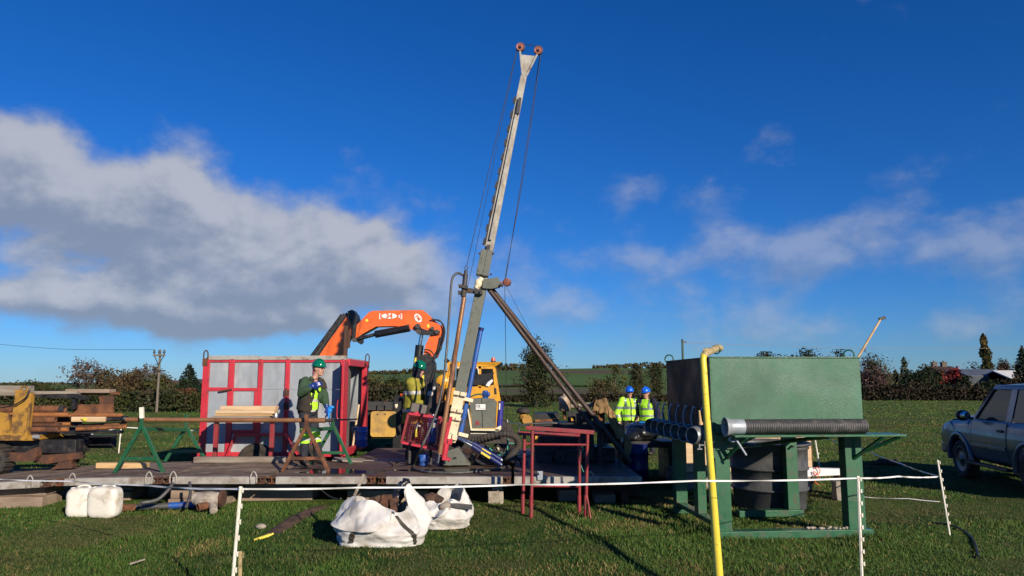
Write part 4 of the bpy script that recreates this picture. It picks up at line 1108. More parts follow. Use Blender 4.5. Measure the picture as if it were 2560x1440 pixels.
for k, z in enumerate((1.72, 1.46)):
    x = posts[3][0]
    part(hut, 'latch', MB().box(x - .04, x + .05, HY - .045, HY - .021, z - .09, z + .03).cyl((x, HY - .06, z - .06), (x, HY - .03, z + .06), .014), 'rust_dark')
part(hut, 'latch', MB().bar((hx(548), HY - .05, at(600, 978, HY).z), (hx(580), HY - .05, at(600, 973, HY).z), .03, .03), 'rust_dark')
# wheels, mudguard
wx, wz, wr = at(642, 1140, HY + .05).x, .36, .36
for dx in (0, 1.0):
    part(hut, 'wheel', MB().lathe((wx + dx, HY - .06, wz), (0, 1, 0), [(0, .0), (0, .18), (.01, .2), (-.015, .24), (-.03, .30), (0, .345), (.04, .36), (.16, .36), (.2, .33), (.21, .2), (.2, 0)], 26), 'rubber')
    part(hut, 'rim', MB().lathe((wx + dx, HY - .055, wz), (0, 1, 0), [(-.01, 0), (-.012, .06), (.03, .08), (.05, .15), (.0, .19), (-.012, .2)], 20), 'rust')
zt_ = at(600, 1083, HY).z
mg = MB()
xs_ = [hx(575), hx(598), hx(720), hx(760)]
prof = [(xs_[0], hz0 - .11), (xs_[1], zt_), (xs_[2], zt_ + .01), (xs_[3], hz0 - .08)]
for (xa, za), (xb, zb2) in zip(prof[:-1], prof[1:]):
    mg.add([(xa, HY - .16, za), (xb, HY - .16, zb2), (xb, HY + .008, zb2), (xa, HY + .008, za)], [(0, 1, 2, 3)])
    mg.add([(xa, HY - .16, za), (xb, HY - .16, zb2), (xb, HY - .16, zb2 - .05), (xa, HY - .16, za - .05)], [(0, 1, 2, 3)])
part(hut, 'mudguard', mg, 'red_paint')
part(hut, 'chassis', MB().box(HX0 + .1, HX1 - .05, HY + .35, HY + .45, hz0 - .22, hz0 - .092).box(HX0 + .1, HX1 - .05, HY1 - .45, HY1 - .35, hz0 - .22, hz0 - .092).box(wx - .05, wx + 1.05, HY + .2, HY1 - .2, wz - .04, wz + .04), 'rust_dark')
part(hut, 'drawbar', MB().bar((HX0 - .45, 15.2, .42), (HX0 + .2, 15.2, .46), .1, .08).bar((HX0 - .5, 15.2, .2), (HX0 - .5, 15.2, .5), .05, .05), 'red_dull')
# drum, stick inside the doorway
c = at(884, 1085, 14.75)
solo('blue_drum', MB().lathe((c.x - .02, 15.45, hz0 + .002), (0, 0, 1), [(0, .0), (0, .16), (.02, .165), (.14, .16), (.15, .168), (.16, .16), (.3, .16), (.31, .168), (.32, .16), (.40, .165), (.41, .14), (.40, 0)], 20), 'blue_paint', 'blue drum standing inside the hut doorway', 'drum')
solo('shovel', MB().tube([at(897, 1012, 15.55), at(882, 1115, 15.2)], .022, 8), 'wood_pale', 'pale wooden tool handle leaning in the hut doorway', 'tool')
solo('yellow_bucket', MB().lathe(at(888, 1078, 15.75) + V(0, 0, -.2), (0, 0, 1), [(0, 0), (0, .09), (.2, .12), (.2, .11), (.03, .08)], 14), 'yellow_old', 'small yellow bucket behind the drum in the hut', 'bucket')

# ------------------------------------------------------------------ red stand with stacked boards
st = thing('board_stand', 'low rust-red stand holding the pale boards before the hut', 'stand', (at(615, 1100, 13.4).x, 13.4, DZ))
za = at(600, 1050, 13.4).z
for px in (540, 680):
    x = at(px, 1090, 13.4).x
    part(st, 'leg', MB().box(x - .035, x + .035, 13.36, 13.44, DZ + .002, za - .042), 'red_dull', .004)
    part(st, 'foot', MB().box(x - .06, x + .16, 13.30, 13.355, DZ + .002, DZ + .05), 'red_dull', .004)
part(st, 'crosspiece', MB().box(at(520, 1090, 13.4).x, at(700, 1090, 13.4).x, 13.3, 13.5, za - .04, za), 'rust_dark', .004)
bz = za + .002
for lab, p0, p1, h, m, dy in (('grey bottom board of the stack before the hut', 532, 676, .075, 'wood_grey', 0), ('thin second board of the stack before the hut', 540, 682, .04, 'wood_fresh', .01),
                          ('pale third board of the stack before the hut', 542, 688, .065, 'wood_pale', -.01), ('pale top board of the stack before the hut', 552, 690, .075, 'wood_pale', .02)):
    a, c = at(p0, 1030, 13.35).x, at(p1, 1030, 13.35).x
    solo('board', MB().obox(((a + c) / 2, 13.4 + dy, bz + h / 2), (c - a, .2, h - .003), (0, 0, .01 * (1 if dy > 0 else -1))), m, lab, 'board', group='boards stacked before the hut', bev=.004)
    bz += h
c = at(683, 1045, 13.3); c.z = za
solo('tin_can', MB().lathe((c.x + .03, 13.36, za + .002), (0, 0, 1), [(0, 0), (0, .038), (.004, .04), (.12, .04), (.125, .036), (.12, .034), (.02, .034), (.02, 0)], 14), 'tin', 'small tin standing at the end of the stacked boards', 'tin', group=None)

# ------------------------------------------------------------------ A-frame trestles and the pipe on them
def aframe(parent, px_top, y_top, pl, pr, yb, Y, m, up_m=None, zdeck=DZ, apex=None, w=.055):
    L_, R_ = at(pl, yb, Y), at(pr, yb, Y); L_.z = R_.z = zdeck + .002
    T = at(px_top, y_top, Y); A = at(px_top, apex or y_top + 40, Y)
    part(parent, 'leg', MB().bar(L_, A + V(-.012, 0, 0), w, .05), m, .003)
    part(parent, 'leg', MB().bar(R_, A + V(.012, .0, 0), w, .046), m, .003)
    k = .30
    part(parent, 'crossbar', MB().bar(L_.lerp(A, k) + V(.02, .003, 0), R_.lerp(A, k) + V(-.02, .003, 0), w * .9, .035), m, .003)
    part(parent, 'upright', MB().bar(A + V(0, -.003, -.04), T, w * .95, .048), up_m or m, .003)
    return A
t1 = thing('pipe_trestle', 'green steel trestle with a white painted tip carrying the pipe', 'trestle', (at(350, 1185, 12.0).x, 12.0, DZ), 'pipe trestles')
A1 = aframe(t1, 355, 1022, 287, 408, 1185, 11.95, 'green_trestle', None, .445, 1066)
part(t1, 'white_tip', MB().bar(at(355, 1046, 11.94), at(354, 1018, 11.94), .058, .054), 'stake_white', .003)
A2 = aframe(t1, 466, 1036, 412, 516, 1165, 13.45, 'green_trestle', None, DZ, 1070)
part(t1, 'top_beam', MB().bar(A1 + V(.0, .03, -.045), A2 + V(0, -.03, -.03), .06, .06, up=(0, 0, 1)), 'green_trestle', .003)
t2 = thing('pipe_trestle', 'brown and green steel trestle beside the worker with the gilet', 'trestle', (at(790, 1180, 12.1).x, 12.1, DZ), 'pipe trestles')
A1 = aframe(t2, 766, 1036, 706, 822, 1180, 11.95, 'rust', None, DZ, 1068)
A2 = aframe(t2, 833, 1046, 778, 878, 1160, 13.05, 'green_trestle', None, DZ, 1066)
part(t2, 'top_beam', MB().bar(A1 + V(.0, .03, -.05), A2 + V(0, -.03, -.03), .06, .06, up=(0, 0, 1)), 'green_trestle', .003)
pl, pr = at(-30, 1050, 12.1), at(812, 1051, 12.1)
cz = pr.z
pl = at(316, 1049, 12.08); pr = at(812, 1051, 12.08)
rt = thing('drill_casing', 'long brown drill pipe lying across the two trestles', 'pipe', (pl + pr) / 2)
part(rt, 'barrel', MB().pipe(pl, pr, .036, .028, 16), 'rod_brown')
part(rt, 'joint_collar', MB().pipe(at(768, 1051, 12.08), at(814, 1051, 12.08), .041, .03, 16), 'rod_brown')
pe = at(893, 1048, 12.08)
rd = thing('drill_rod', 'thin black greased rod running on from the brown pipe', 'rod', pr.lerp(pe, .5))
part(rd, 'shank', MB().cyl(pr - V(.1, 0, 0), pe, .017, .013, 10), 'black_gloss')
part(rd, 'thread', MB().lathe(pr, (1, 0, -.01), [(0, .02)] + [(.012 * k, .03 if k % 2 else .024) for k in range(1, 12)] + [(.15, .018)], 12), 'black')

# ------------------------------------------------------------------ pipe carrier at the left
CY = 12.7
car = thing('pipe_carrier', 'rusty old pipe carrier with a yellow stake post', 'trailer', (at(90, 1150, CY).x, CY + .5, .38))
part(car, 'stake_post', MB().plate([(38, 983), (78, 983), (66, 1098), (24, 1098)], CY - .12, .10), 'yellow_old', .006, label='scratched yellow steel stake post')
part(car, 'post_flange', MB().plate([(74, 985), (79, 985), (67, 1098), (62, 1098)], CY - .17, .05), 'yellow_old', .003)
part(car, 'post_eye', MB().torus(at(60, 975, CY - .07), (0, 1, 0), .06, .018, 14, 6).box(at(47, 983, CY).x, at(73, 983, CY).x, CY - .1, CY - .03, at(50, 984, CY).z, at(50, 975, CY).z), 'yellow_old')
part(car, 'gusset', MB().plate([(-60, 1030), (0, 1030), (22, 1035), (24, 1090), (-60, 1094)], CY - .05, .04), 'yellow_old', .004)
part(car, 'sling', MB().tube(smooth_path([at(74, 975, CY - .18), at(66, 992, CY - .2), at(48, 1006, CY - .2), at(24, 1016, CY - .18), at(-10, 1020, CY - .1)], 5), .012, 6), 'black')
part(car, 'bed', MB().box(at(-60, 1090, CY).x, at(96, 1090, CY).x, CY - .15, CY + 1.5, at(0, 1100, CY).z, at(0, 1087, CY).z), 'yellow_old', .006)
part(car, 'bed_end_cap', MB().cyl(at(84, 1092, CY - .16), at(97, 1092, CY - .16), .035), 'galv')
part(car, 'chassis', MB().box(at(-60, 1120, CY).x, at(180, 1120, CY).x, CY + .1, CY + .35, at(0, 1135, CY).z, at(0, 1101, CY).z).box(at(-60, 1120, CY).x, at(190, 1120, CY).x, CY + 1.1, CY + 1.3, at(0, 1135, CY).z, at(0, 1101, CY).z)
     .box(at(100, 1080, CY).x, at(280, 1080, CY).x, CY + .2, CY + .4, at(0, 1087, CY).z, at(0, 1079, CY).z), 'black', .01)
part(car, 'bracket', MB().plate([(-60, 1132), (62, 1132), (78, 1124), (90, 1119), (94, 1126), (92, 1140), (84, 1153), (60, 1155), (14, 1152), (2, 1140), (-60, 1140)], CY - .14, .12), 'rust_dark', .02, label='dusty bent bracket below the bed')
part(car, 'leaf_beam', MB().plate([(86, 1139), (140, 1136), (200, 1131), (200, 1146), (170, 1151), (118, 1160), (84, 1156)], CY + .02, .09), 'rust_dark', .006)
part(car, 'jack_foot', MB().plate([(148, 1152), (182, 1150), (176, 1160), (180, 1166), (178, 1171), (126, 1173), (140, 1164)], CY + .04, .16), 'rust_dark', .006)
for px, pz, yy in ((190, 1130, CY + .75), (-12, 1170, CY - .1)):
    c = at(px - 32, 1148, yy) if px > 0 else at(px, 1178, yy); rr = .40 if px > 0 else .24
    c.z = (.40 + rr) if px > 0 else .34 + rr
    part(car, 'tyre', MB().lathe((c.x, yy - .12, c.z), (0, 1, 0), [(0, .4 * rr), (-.02, .75 * rr), (.0, .93 * rr), (.04, rr), (.2, rr), (.24, .93 * rr), (.25, .4 * rr)], 24), 'rubber')
    tr = MB()
    for k in range(18):
        a = 2 * math.pi * k / 18
        tr.obox((c.x + math.cos(a) * rr, yy, c.z + math.sin(a) * rr), (.05, .26, .05), (0, -a, 0))
    part(car, 'tread', tr, 'rubber')
part(car, 'rack_upright', MB().plate([(248, 990), (283, 990), (283, 1030), (249, 1030)], CY + .5, .03), 'rust_dark', .003)
part(car, 'rack_upright', MB().plate([(200, 1000), (208, 996), (208, 1022), (200, 1024)], CY + .48, .03), 'rust_dark', .003)
part(car, 'rack_beam', MB().plate([(182, 1012), (282, 1010), (282, 1033), (182, 1036)], CY + .45, .04), 'rust', .003)
part(car, 'rack_head', MB().plate([(75, 986), (180, 984), (215, 992), (214, 1000), (190, 997), (75, 993)], CY + .3, .12).plate([(178, 994), (188, 994), (186, 1022), (178, 1024)], CY + .3, .1), 'black', .004)

PG = 'rusty pipes carried on the pipe carrier'
def rpipe(label, px0, px1, y, r, Y, m='rust', ri=None, dy=0, name='rusty_pipe'):
    p, q = at(px0, y + dy, Y), at(px1, y, Y)
    o = solo(name, MB().pipe(p, q, r, ri or r * .75, 14), m, label, 'pipe', group=PG)
    return q
rpipe('rusty pipe with a dark collar, topmost of the carried pipes', -50, 162, 1023, .068, CY + .35)
rpipe('rusty pipe second from the top of the carried pipes', -50, 174, 1037, .042, CY + .25, 'rust_bright')
rpipe('rusty pipe third from the top of the carried pipes', -50, 139, 1050, .055, CY + .1)
rpipe('thin rusty pipe fourth from the top of the carried pipes', -50, 152, 1062, .038, CY + .12, 'rust_dark')
rpipe('rusty pipe with a grey band, lowest of the carried pipes', -50, 148, 1074, .048, CY + .02)
rpipe('dark ended pipe between the upper and lower carried pipes', 60, 182, 1044, .045, CY + .42, 'steel_dark')
rpipe('short rusty tube with open end beside the lowest pipe', 100, 170, 1074, .038, CY + .2, 'rust_bright')
rpipe('thin rusty rod with open end in the middle of the stack', 120, 181, 1060, .034, CY + .3, 'rust_bright')
rpipe('long orange-rust rod under the rack beam', 175, 306, 1038, .036, CY + .4, 'rust_bright')
rpipe('rusty tube end sticking out beyond the top planks', 150, 298, 984, .026, CY + .6, 'rust_bright')
rpipe('rusty tube with black end below the orange-rust rod', 170, 203, 1050, .036, CY + .5)
p = at(162, 1023, CY + .35); solo('pipe_collar', MB().pipe(p - V(.08, 0, 0), p + V(.01, 0, 0), .074, .055, 14), 'steel_dark', 'dark collar on the end of the topmost pipe', 'collar')
for k, (lab, y, x0, x1, Y) in enumerate((('ribbed rusty bar, upper of the two below the pale stick', 1061, 196, 318, CY + .3), ('ribbed rusty bar, lower of the two below the pale stick', 1069, 190, 316, CY + .15))):
    p, q = at(x0, y + 4, Y), at(x1, y - 2, Y); n = 30; ln = (q - p).length
    pr_ = [(0, 0), (0, .022)]
    for i in range(n): pr_ += [(ln * (i + .2) / n, .022), (ln * (i + .45) / n, .036), (ln * (i + .7) / n, .036), (ln * (i + .95) / n, .022)]
    solo('ribbed_bar', MB().lathe(p, q - p, pr_ + [(ln, 0)], 10), 'rust_bright' if k else 'rust', lab, 'bar', group='ribbed bars on the pipe carrier')
p, q = at(262, 1049, CY + .2), at(318, 1047, CY + .2); ln = (q - p).length
solo('threaded_rod', MB().lathe(p, q - p, [(0, 0)] + [(ln * i / 26, .030 if i % 2 else .04) for i in range(19)] + [(ln * .74, .03), (ln * .76, .055), (ln, .055), (ln, 0)], 12), 'black', 'black threaded rod end beyond the pale stick', 'rod')
solo('wood_stick', MB().bar(at(180, 1048, CY + .15), at(264, 1048, CY + .15), .085, .05), 'wood_pale', 'pale stick of wood with a yellow mark among the pipes', 'stick', bev=.004)
solo('rubber_glove', MB().ell(at(212, 1049, CY + .1), (.035, .02, .035)).ell(at(206, 1047, CY + .1), (.025, .02, .02)), 'print_yellow', 'small yellow rag lying on the pale stick', 'rag')
for k, (lab, x0, x1, y0, y1, Y, m) in enumerate((('broad weathered plank at the far left on top of the carrier', -60, 62, 964, 989, CY + .1, 'wood_grey'), ('long thin plank on top of the carrier', 70, 190, 978, 986, CY + .4, 'wood_grey'),
                                            ('pale ended plank pointing right on top of the carrier', 163, 272, 973, 982, CY + .5, 'sleeper'))):
    a, c = at(x0, y0, Y), at(x1, y1, Y)
    solo('plank', MB().obox(((a.x + c.x) / 2, Y + .12, (a.z + c.z) / 2), (c.x - a.x, .24, a.z - c.z), (0, .006, 0)), m, lab, 'plank', group='planks on top of the pipe carrier', bev=.005)

# ------------------------------------------------------------------ loader crane on its truck
KY = 19.0
tk = thing('crane_truck', 'dark flatbed truck carrying the orange crane', 'truck', (at(990, 1100, KY).x, KY + 1.0, 0))
bx0, bx1 = at(780, 1010, KY).x, at(1165, 1010, KY).x; bzz = at(900, 1010, KY).z
part(tk, 'flatbed', MB().box(bx0, bx1, KY, KY + 2.4, bzz - .12, bzz), 'black', .01)
part(tk, 'side_rail', MB().box(bx0, bx1, KY - .04, KY - .003, bzz - .16, bzz + .06), 'steel_dark', .006)
part(tk, 'chassis_rail', MB().box(bx0, bx1, KY + .6, KY + .75, bzz - .45, bzz - .13).box(bx0, bx1, KY + 1.6, KY + 1.75, bzz - .45, bzz - .13), 'black', .008)
part(tk, 'toolbox', MB().box(at(905, 1060, KY).x, at(1010, 1060, KY).x, KY + .05, KY + .55, .45, bzz - .17), 'black', .02)
part(tk, 'toolbox', MB().box(at(990, 1060, KY).x + .5, at(1100, 1060, KY).x, KY + .05, KY + .55, .35, bzz - .17), 'steel_dark', .02)
for px in (842, 1120):
    for yy in (KY + .05, KY + 2.05):
        c = at(px, 1060, KY)
        w = part(tk, 'wheel', MB().lathe((c.x, yy, .5), (0, 1, 0), [(0, .15), (-.01, .3), (0, .45), (.04, .5), (.25, .5), (.29, .45), (.3, .15)], 28), 'rubber')
        part(w, 'rim', MB().lathe((c.x, yy - .01, .5), (0, 1, 0), [(.06, 0), (.06, .1), (.08, .2), (.01, .3)], 20), 'steel_dark')
part(tk, 'stabiliser', MB().box(at(1006, 1000, KY).x, at(1090, 1000, KY).x, KY - .05, KY + .25, bzz - .35, bzz + .25).box(at(985, 1000, KY).x, at(1008, 1000, KY).x, KY - .08, KY + .12, .1, at(990, 990, KY).z).box(at(980, 1000, KY).x, at(1013, 1000, KY).x, KY - .14, KY + .18, zp(-3, KY), .1), 'black', .012)
c = at(991, 1015, KY - .09)
part(tk, 'sticker', MB().prism([c + V(-.035, 0, .05), c + V(.035, 0, .05), c + V(.035, 0, -.01), c + V(0, 0, -.06), c + V(-.035, 0, -.01)], (0, .012, 0)), 'cream_clean')
part(tk, 'beacon_lamp', MB().cyl(at(1003, 989, KY), at(1003, 984, KY), .035), 'amber')
# the pad hanging on the truck side
pd = thing('outrigger_pad', 'yellow square plastic outrigger pad hanging beside the hut', 'pad', (at(958, 1060, KY - .15).x, KY - .15, at(958, 1088, KY).z))
pc = at(958, 1060, KY - .12); s = .325
pts = []
for cx_, cz_, a0 in ((1, 1, 0), (-1, 1, 90), (-1, -1, 180), (1, -1, 270)):
    for k in range(5):
        a = R(a0 + 22.5 * k); pts.append(pc + V(cx_ * (s - .07) + .07 * math.cos(a), 0, cz_ * (s - .07) + .07 * math.sin(a)))
part(pd, 'plate', MB().prism(list(reversed(pts)), (0, .05, 0)), 'yellow_pad', .006)
for dx in (-.15, .05): part(pd, 'bolt', MB().cyl(pc + V(dx, -.012, .25), pc + V(dx, .005, .25), .018), 'black')
part(pd, 'hanger', MB().bar(pc + V(-.15, .02, .25), pc + V(-.15, .02, .5), .03, .01).bar(pc + V(.05, .02, .25), pc + V(.05, .02, .5), .03, .01), 'steel_dark')

cr = thing('loader_crane', 'orange folding loader crane marked 34s arching over the hut', 'crane', (at(1055, 1000, KY).x, KY + 1.0, bzz))
Y = KY + .85; D = .36
part(cr, 'column', MB().plate([(1042, 893), (1066, 884), (1082, 892), (1083, 960), (1068, 985), (1040, 985)], Y - .1, .6), 'black', .03)
part(cr, 'slew_base', MB().lathe(at(1058, 1004, Y + .2), (0, 0, 1), [(-.1, .0), (-.1, .42), (.1, .42), (.12, .3), (.3, .28), (.3, 0)], 24), 'black')
part(cr, 'main_cylinder', MB().cyl(at(1036, 985, Y + .1), at(1049, 863, Y + .1), .115, seg=16), 'black_gloss')
part(cr, 'piston', MB().cyl(at(1049, 863, Y + .1), at(1055, 832, Y + .1), .05, seg=14), 'chrome')
part(cr, 'inner_boom', MB().plate([(1078, 832), (1104, 812), (1110, 824), (1108, 848), (1092, 892), (1080, 900), (1058, 888), (1064, 862)], Y, D), 'orange', .02)
part(cr, 'boom', MB().plate([(884, 822), (898, 806), (922, 781), (932, 777), (1056, 775), (1066, 782), (1092, 806), (1108, 820), (1102, 838), (1084, 836), (1040, 828), (1020, 820), (990, 815), (940, 816), (904, 836), (886, 850), (878, 838)], Y - .02, D + .04), 'orange', .03)
part(cr, 'outer_boom', MB().plate([(868, 790), (876, 785), (890, 806), (884, 834), (876, 838), (850, 900), (788, 900), (798, 886)], Y + .02, D), 'orange', .02)
for k in range(3):
    part(cr, 'extension_cylinder', MB().cyl(at(869 - 7 * k, 783 + 2 * k, Y + .06 - .015 * k), at(792 - 9 * k, 897, Y + .06 - .015 * k), .045, seg=10), 'black' if k != 1 else 'steel_dark')
part(cr, 'knuckle', MB().plate([(869, 778), (880, 774), (889, 786), (893, 800), (890, 822), (887, 850), (880, 852), (882, 820), (872, 796)], Y - .08, D + .16), 'black', .02)
part(cr, 'link_arm', MB().plate([(1040, 812), (1048, 810), (1053, 820), (1068, 826), (1092, 824), (1100, 828), (1098, 835), (1070, 838), (1046, 836), (1039, 826)], Y - .1, .06), 'black', .02)
for px, py, rr in ((1044, 815, .065), (1046, 829, .065), (1081, 821, .05), (1092, 829, .06), (886, 850, .065), (1020, 813, .03)):
    part(cr, 'pivot_pin', MB().cyl(at(px, py, Y - .14), at(px, py, Y + .3), rr, seg=16), 'steel_dark')
part(cr, 'boom_cylinder', MB().cyl(at(938, 836, Y - .06), at(1024, 820, Y - .06), .10, .10, 16), 'black_gloss')
part(cr, 'boom_cylinder_rod', MB().cyl(at(886, 850, Y - .06), at(938, 836, Y - .06), .05, seg=12), 'black')
part(cr, 'cylinder_lug', MB().plate([(897, 842), (906, 834), (908, 856), (902, 861), (893, 856)], Y - .04, .1), 'black', .01)
for k, pts in enumerate(([(1082, 799), (1100, 802), (1109, 820), (1108, 840), (1098, 880)], [(1078, 797), (1104, 806), (1112, 830), (1104, 862), (1094, 884)], [(1060, 874), (1074, 876), (1084, 888), (1086, 920), (1076, 950)], [(1083, 900), (1090, 912), (1087, 940), (1080, 962)])):
    part(cr, 'hydraulic_hose', MB().tube(smooth_path([at(x, y, Y - .08 - .02 * k) for x, y in pts], 6), .02, 6), 'black')
part(cr, 'hose_guard', MB().plate([(1100, 842), (1109, 838), (1104, 872), (1088, 898), (1082, 896), (1094, 872)], Y - .06, .08), 'black', .01)
part(cr, 'warning_label', MB().plate([(1037, 895), (1041, 893), (1041, 908), (1036, 908)], Y - .112, .01), 'print_yellow')
part(cr, 'warning_label', MB().plate([(1048, 943), (1060, 937), (1060, 949), (1048, 949)], Y - .112, .01), 'print_yellow')
part(cr, 'warning_label', MB().plate([(1067, 812), (1072, 810), (1075, 817), (1069, 820)], Y - .03, .012), 'print_yellow')
part(cr, 'warning_label', MB().plate([(913, 799), (919, 797), (921, 803), (915, 805)], Y - .03, .012), 'print_yellow')
def oval(px, py, wx, wz, Yq, rot=0):
    c = at(px, py, Yq); pts = []
    for k in range(28):
        a = 2 * math.pi * k / 28; x, z = wx * math.cos(a), wz * math.sin(a)
        pts.append(c + V(x * math.cos(rot) - z * math.sin(rot), 0, x * math.sin(rot) + z * math.cos(rot)))
    return MB().prism(list(reversed(pts)), (0, .012, 0))
YL = Y - .036
part(cr, 'white_oval', oval(973, 790, .215, .075, YL), 'white_paint')
part(cr, 'lettering', text_mb('34', .19, at(973, 790, YL - .006), extrude=.003), 'orange')
part(cr, 'lettering', text_mb('[', .16, at(949.5, 790, YL), extrude=.003), 'white_paint')
part(cr, 'lettering', text_mb('s]', .16, at(1001, 790, YL), extrude=.003), 'white_paint')
part(cr, 'white_oval', oval(1045, 795, .135, .09, YL, -.9), 'white_paint')
part(cr, 'lettering', text_mb('PM', .125, at(1045, 795, YL - .006), right=(.64, 0, -.77), up=(.77, 0, .64), extrude=.003), 'orange')

# ------------------------------------------------------------------ yellow dumper cab behind the rig
BY = 16.9
db = thing('yellow_dumper', 'yellow machine with a square cab and amber beacon behind the rig', 'vehicle', (at(1195, 1060, BY).x, BY + .8, 0))
def cabface(px, Yq, d): return MB().plate(px, Yq, d)
part(db, 'roof', MB().prism([at(1118, 904, BY), at(1254, 905, BY - .05), at(1240, 915, BY), at(1118, 916, BY)], (0, 1.5, 0)), 'yellow_cab', .01)
part(db, 'roof_visor', MB().prism([at(1240, 915, BY - .06), at(1255, 905, BY - .06), at(1256, 908, BY - .06), at(1240, 917, BY - .06)], (0, 1.6, 0)), 'black', .003)
# near wall of the cab with two openings: built as frame bars
for poly in ([(1118, 916), (1126, 916), (1126, 1000), (1118, 1000)], [(1196, 916), (1203, 916), (1203, 970), (1196, 970)], [(1232, 916), (1238, 916), (1252, 1004), (1238, 1004), (1235, 960)],
             [(1118, 970), (1236, 964), (1238, 1012), (1118, 1012)], [(1126, 916), (1232, 916), (1232, 922), (1126, 922)]):
    part(db, 'cab_frame', cabface(poly, BY, .06), 'yellow_cab', .008)
part(db, 'side_window', cabface([(1203, 922), (1228, 922), (1233, 928), (1235, 962), (1203, 968)], BY + .02, .012), 'glass_tint')
part(db, 'side_window', cabface([(1128, 922), (1195, 922), (1195, 968), (1128, 969)], BY + .02, .012), 'glass_tint')
part(db, 'window_seal', MB().tube(smooth_path([at(1140, 919, BY - .01), at(1185, 918, BY - .01), at(1194, 921, BY - .01), at(1196, 934, BY - .01)], 5), .012, 6), 'white_paint')
part(db, 'rear_wall', MB().box(at(1118, 950, BY).x, at(1240, 950, BY).x, BY + 1.4, BY + 1.45, at(1200, 1010, BY).z, at(1200, 916, BY).z), 'yellow_cab', .006)
part(db, 'seat', MB().box(at(1150, 950, BY).x, at(1185, 950, BY).x, BY + .5, BY + 1.0, at(1200, 1000, BY).z, at(1200, 932, BY).z), 'black', .05)
part(db, 'window_cover', cabface([(1165, 938), (1208, 935), (1235, 931), (1233, 941), (1215, 962), (1170, 962)], BY - .03, .02), 'trim_black', .004)
part(db, 'white_rag', cabface([(1230, 948), (1233, 952), (1222, 966), (1214, 964), (1220, 955)], BY - .05, .02), 'white_paint', .004)
part(db, 'body_panel', cabface([(1176, 990), (1238, 1003), (1248, 1004), (1250, 1030), (1240, 1075), (1176, 1075)], BY + .01, .7), 'yellow_cab', .02)
part(db, 'headlamp', MB().lathe(at(1108, 955, BY - .2), (0, -1, 0), [(-.2, .05), (-.12, .16), (0, .17), (.02, .16), (.03, .0)], 20), 'yellow_cab')
part(db, 'lamp_arm', MB().bar(at(1114, 940, BY - .15), at(1122, 934, BY), .1, .08).bar(at(1108, 970, BY - .1), at(1112, 1000, BY), .06, .06), 'yellow_cab', .006)
part(db, 'exhaust_stack', MB().cyl(at(1138, 950, BY - .15), at(1140, 904, BY - .15), .035, seg=12).cyl(at(1140, 905, BY - .15), at(1140, 902, BY - .15), .042, seg=12), 'chrome')
part(db, 'work_lamp', MB().lathe(at(1118, 902, BY), (-.7, -.6, .2), [(-.05, .0), (-.05, .03), (.04, .06), (.05, .055), (.04, 0)], 12), 'black')
bc = at(1233, 902, BY + .3)
part(db, 'beacon', MB().cyl(bc, bc + V(0, 0, .075), .055, .045, 14), 'amber')
part(db, 'beacon_base', MB().cyl(bc + V(0, 0, -.045), bc + V(0, 0, -.002), .06, .06, 14), 'black')
part(db, 'tail_lamp', MB().plate([(1236, 970), (1240, 970), (1242, 985), (1237, 985)], BY - .02, .02), 'black').parent = db
part(db, 'hand_rail', MB().tube([at(1241, 916, BY + .1), at(1244, 950, BY + .1)], .012, 6), 'steel_dark')
part(db, 'chassis', MB().box(at(1120, 1080, BY).x, at(1250, 1080, BY).x, BY + .1, BY + 1.4, .55, at(1200, 1040, BY).z), 'black', .02)
for px in (1140, 1230):
    c = at(px, 1080, BY)
    w = part(db, 'wheel', MB().lathe((c.x, BY + .05, .55), (0, 1, 0), [(0, .2), (-.02, .4), (.02, .52), (.06, .55), (.3, .55), (.34, .5), (.35, .2)], 26), 'rubber')

# ------------------------------------------------------------------ drill rig
RY = 12.7
rig = thing('drill_rig', 'grey-green drilling rig with a tall leaning mast', 'drill rig', (at(1140, 1150, RY).x, RY, DZ))
def ry(py): return RY + max(0.0, (985 - py)) / 800.0 * .55          # the mast leans slightly away from the viewer
def mp(px, py, d=0.0): return at(px, py, ry(py) + d)
part(rig, 'mast', MB().bar(mp(1150, 982), mp(1207, 702), .19, .17), 'olive_grey', .008)
part(rig, 'mast_extension', MB().bar(mp(1206, 706, .02), mp(1311, 183, .02), .165, .14, w2=.115, d2=.11), 'mast_pale', .006)
part(rig, 'guide_strip', MB().bar(mp(1226, 600, -.09), mp(1296, 258, -.065), .045, .04), 'mast_pale', .004)
rk = MB()
for k in range(11):
    f = k / 10.0; p = mp(1214 + (1289 - 1214) * f, 604 + (250 - 604) * f, -.072)
    rk.bar(p + V(-.035, 0, -.06), p + V(-.005, 0, .06), .05, .025)
part(rig, 'rack_teeth', rk, 'black', kind='stuff')
part(rig, 'rack_backing', MB().bar(mp(1213, 612, -.02), mp(1285, 275, -.01), .05, .05), 'black')
for (p, q) in (((1222, 612), (1217, 648)), ((1294, 285), (1300, 245))):
    part(rig, 'guide_end', MB().bar(mp(p[0], p[1], -.1), mp(q[0], q[1], -.08), .06, .04), 'steel_dark')
part(rig, 'mast_sleeve', MB().bar(mp(1204, 690, -.02), mp(1217, 628, -.02), .20, .20), 'olive_grey', .008)
part(rig, 'mast_sleeve', MB().bar(mp(1213, 690, -.1), mp(1226, 626, -.1), .10, .06), 'olive_grey', .004)
for px, py in ((1199, 634), (1233, 634), (1196, 688), (1227, 686)):
    part(rig, 'bolt', MB().cyl(mp(px, py, -.14), mp(px, py, .05), .022), 'steel_dark')
Yt = ry(160)
part(rig, 'crown_plate', MB().plate([(1299, 136), (1339, 140), (1318, 184), (1304, 184)], Yt - .03, .06), 'mast_pale', .004)
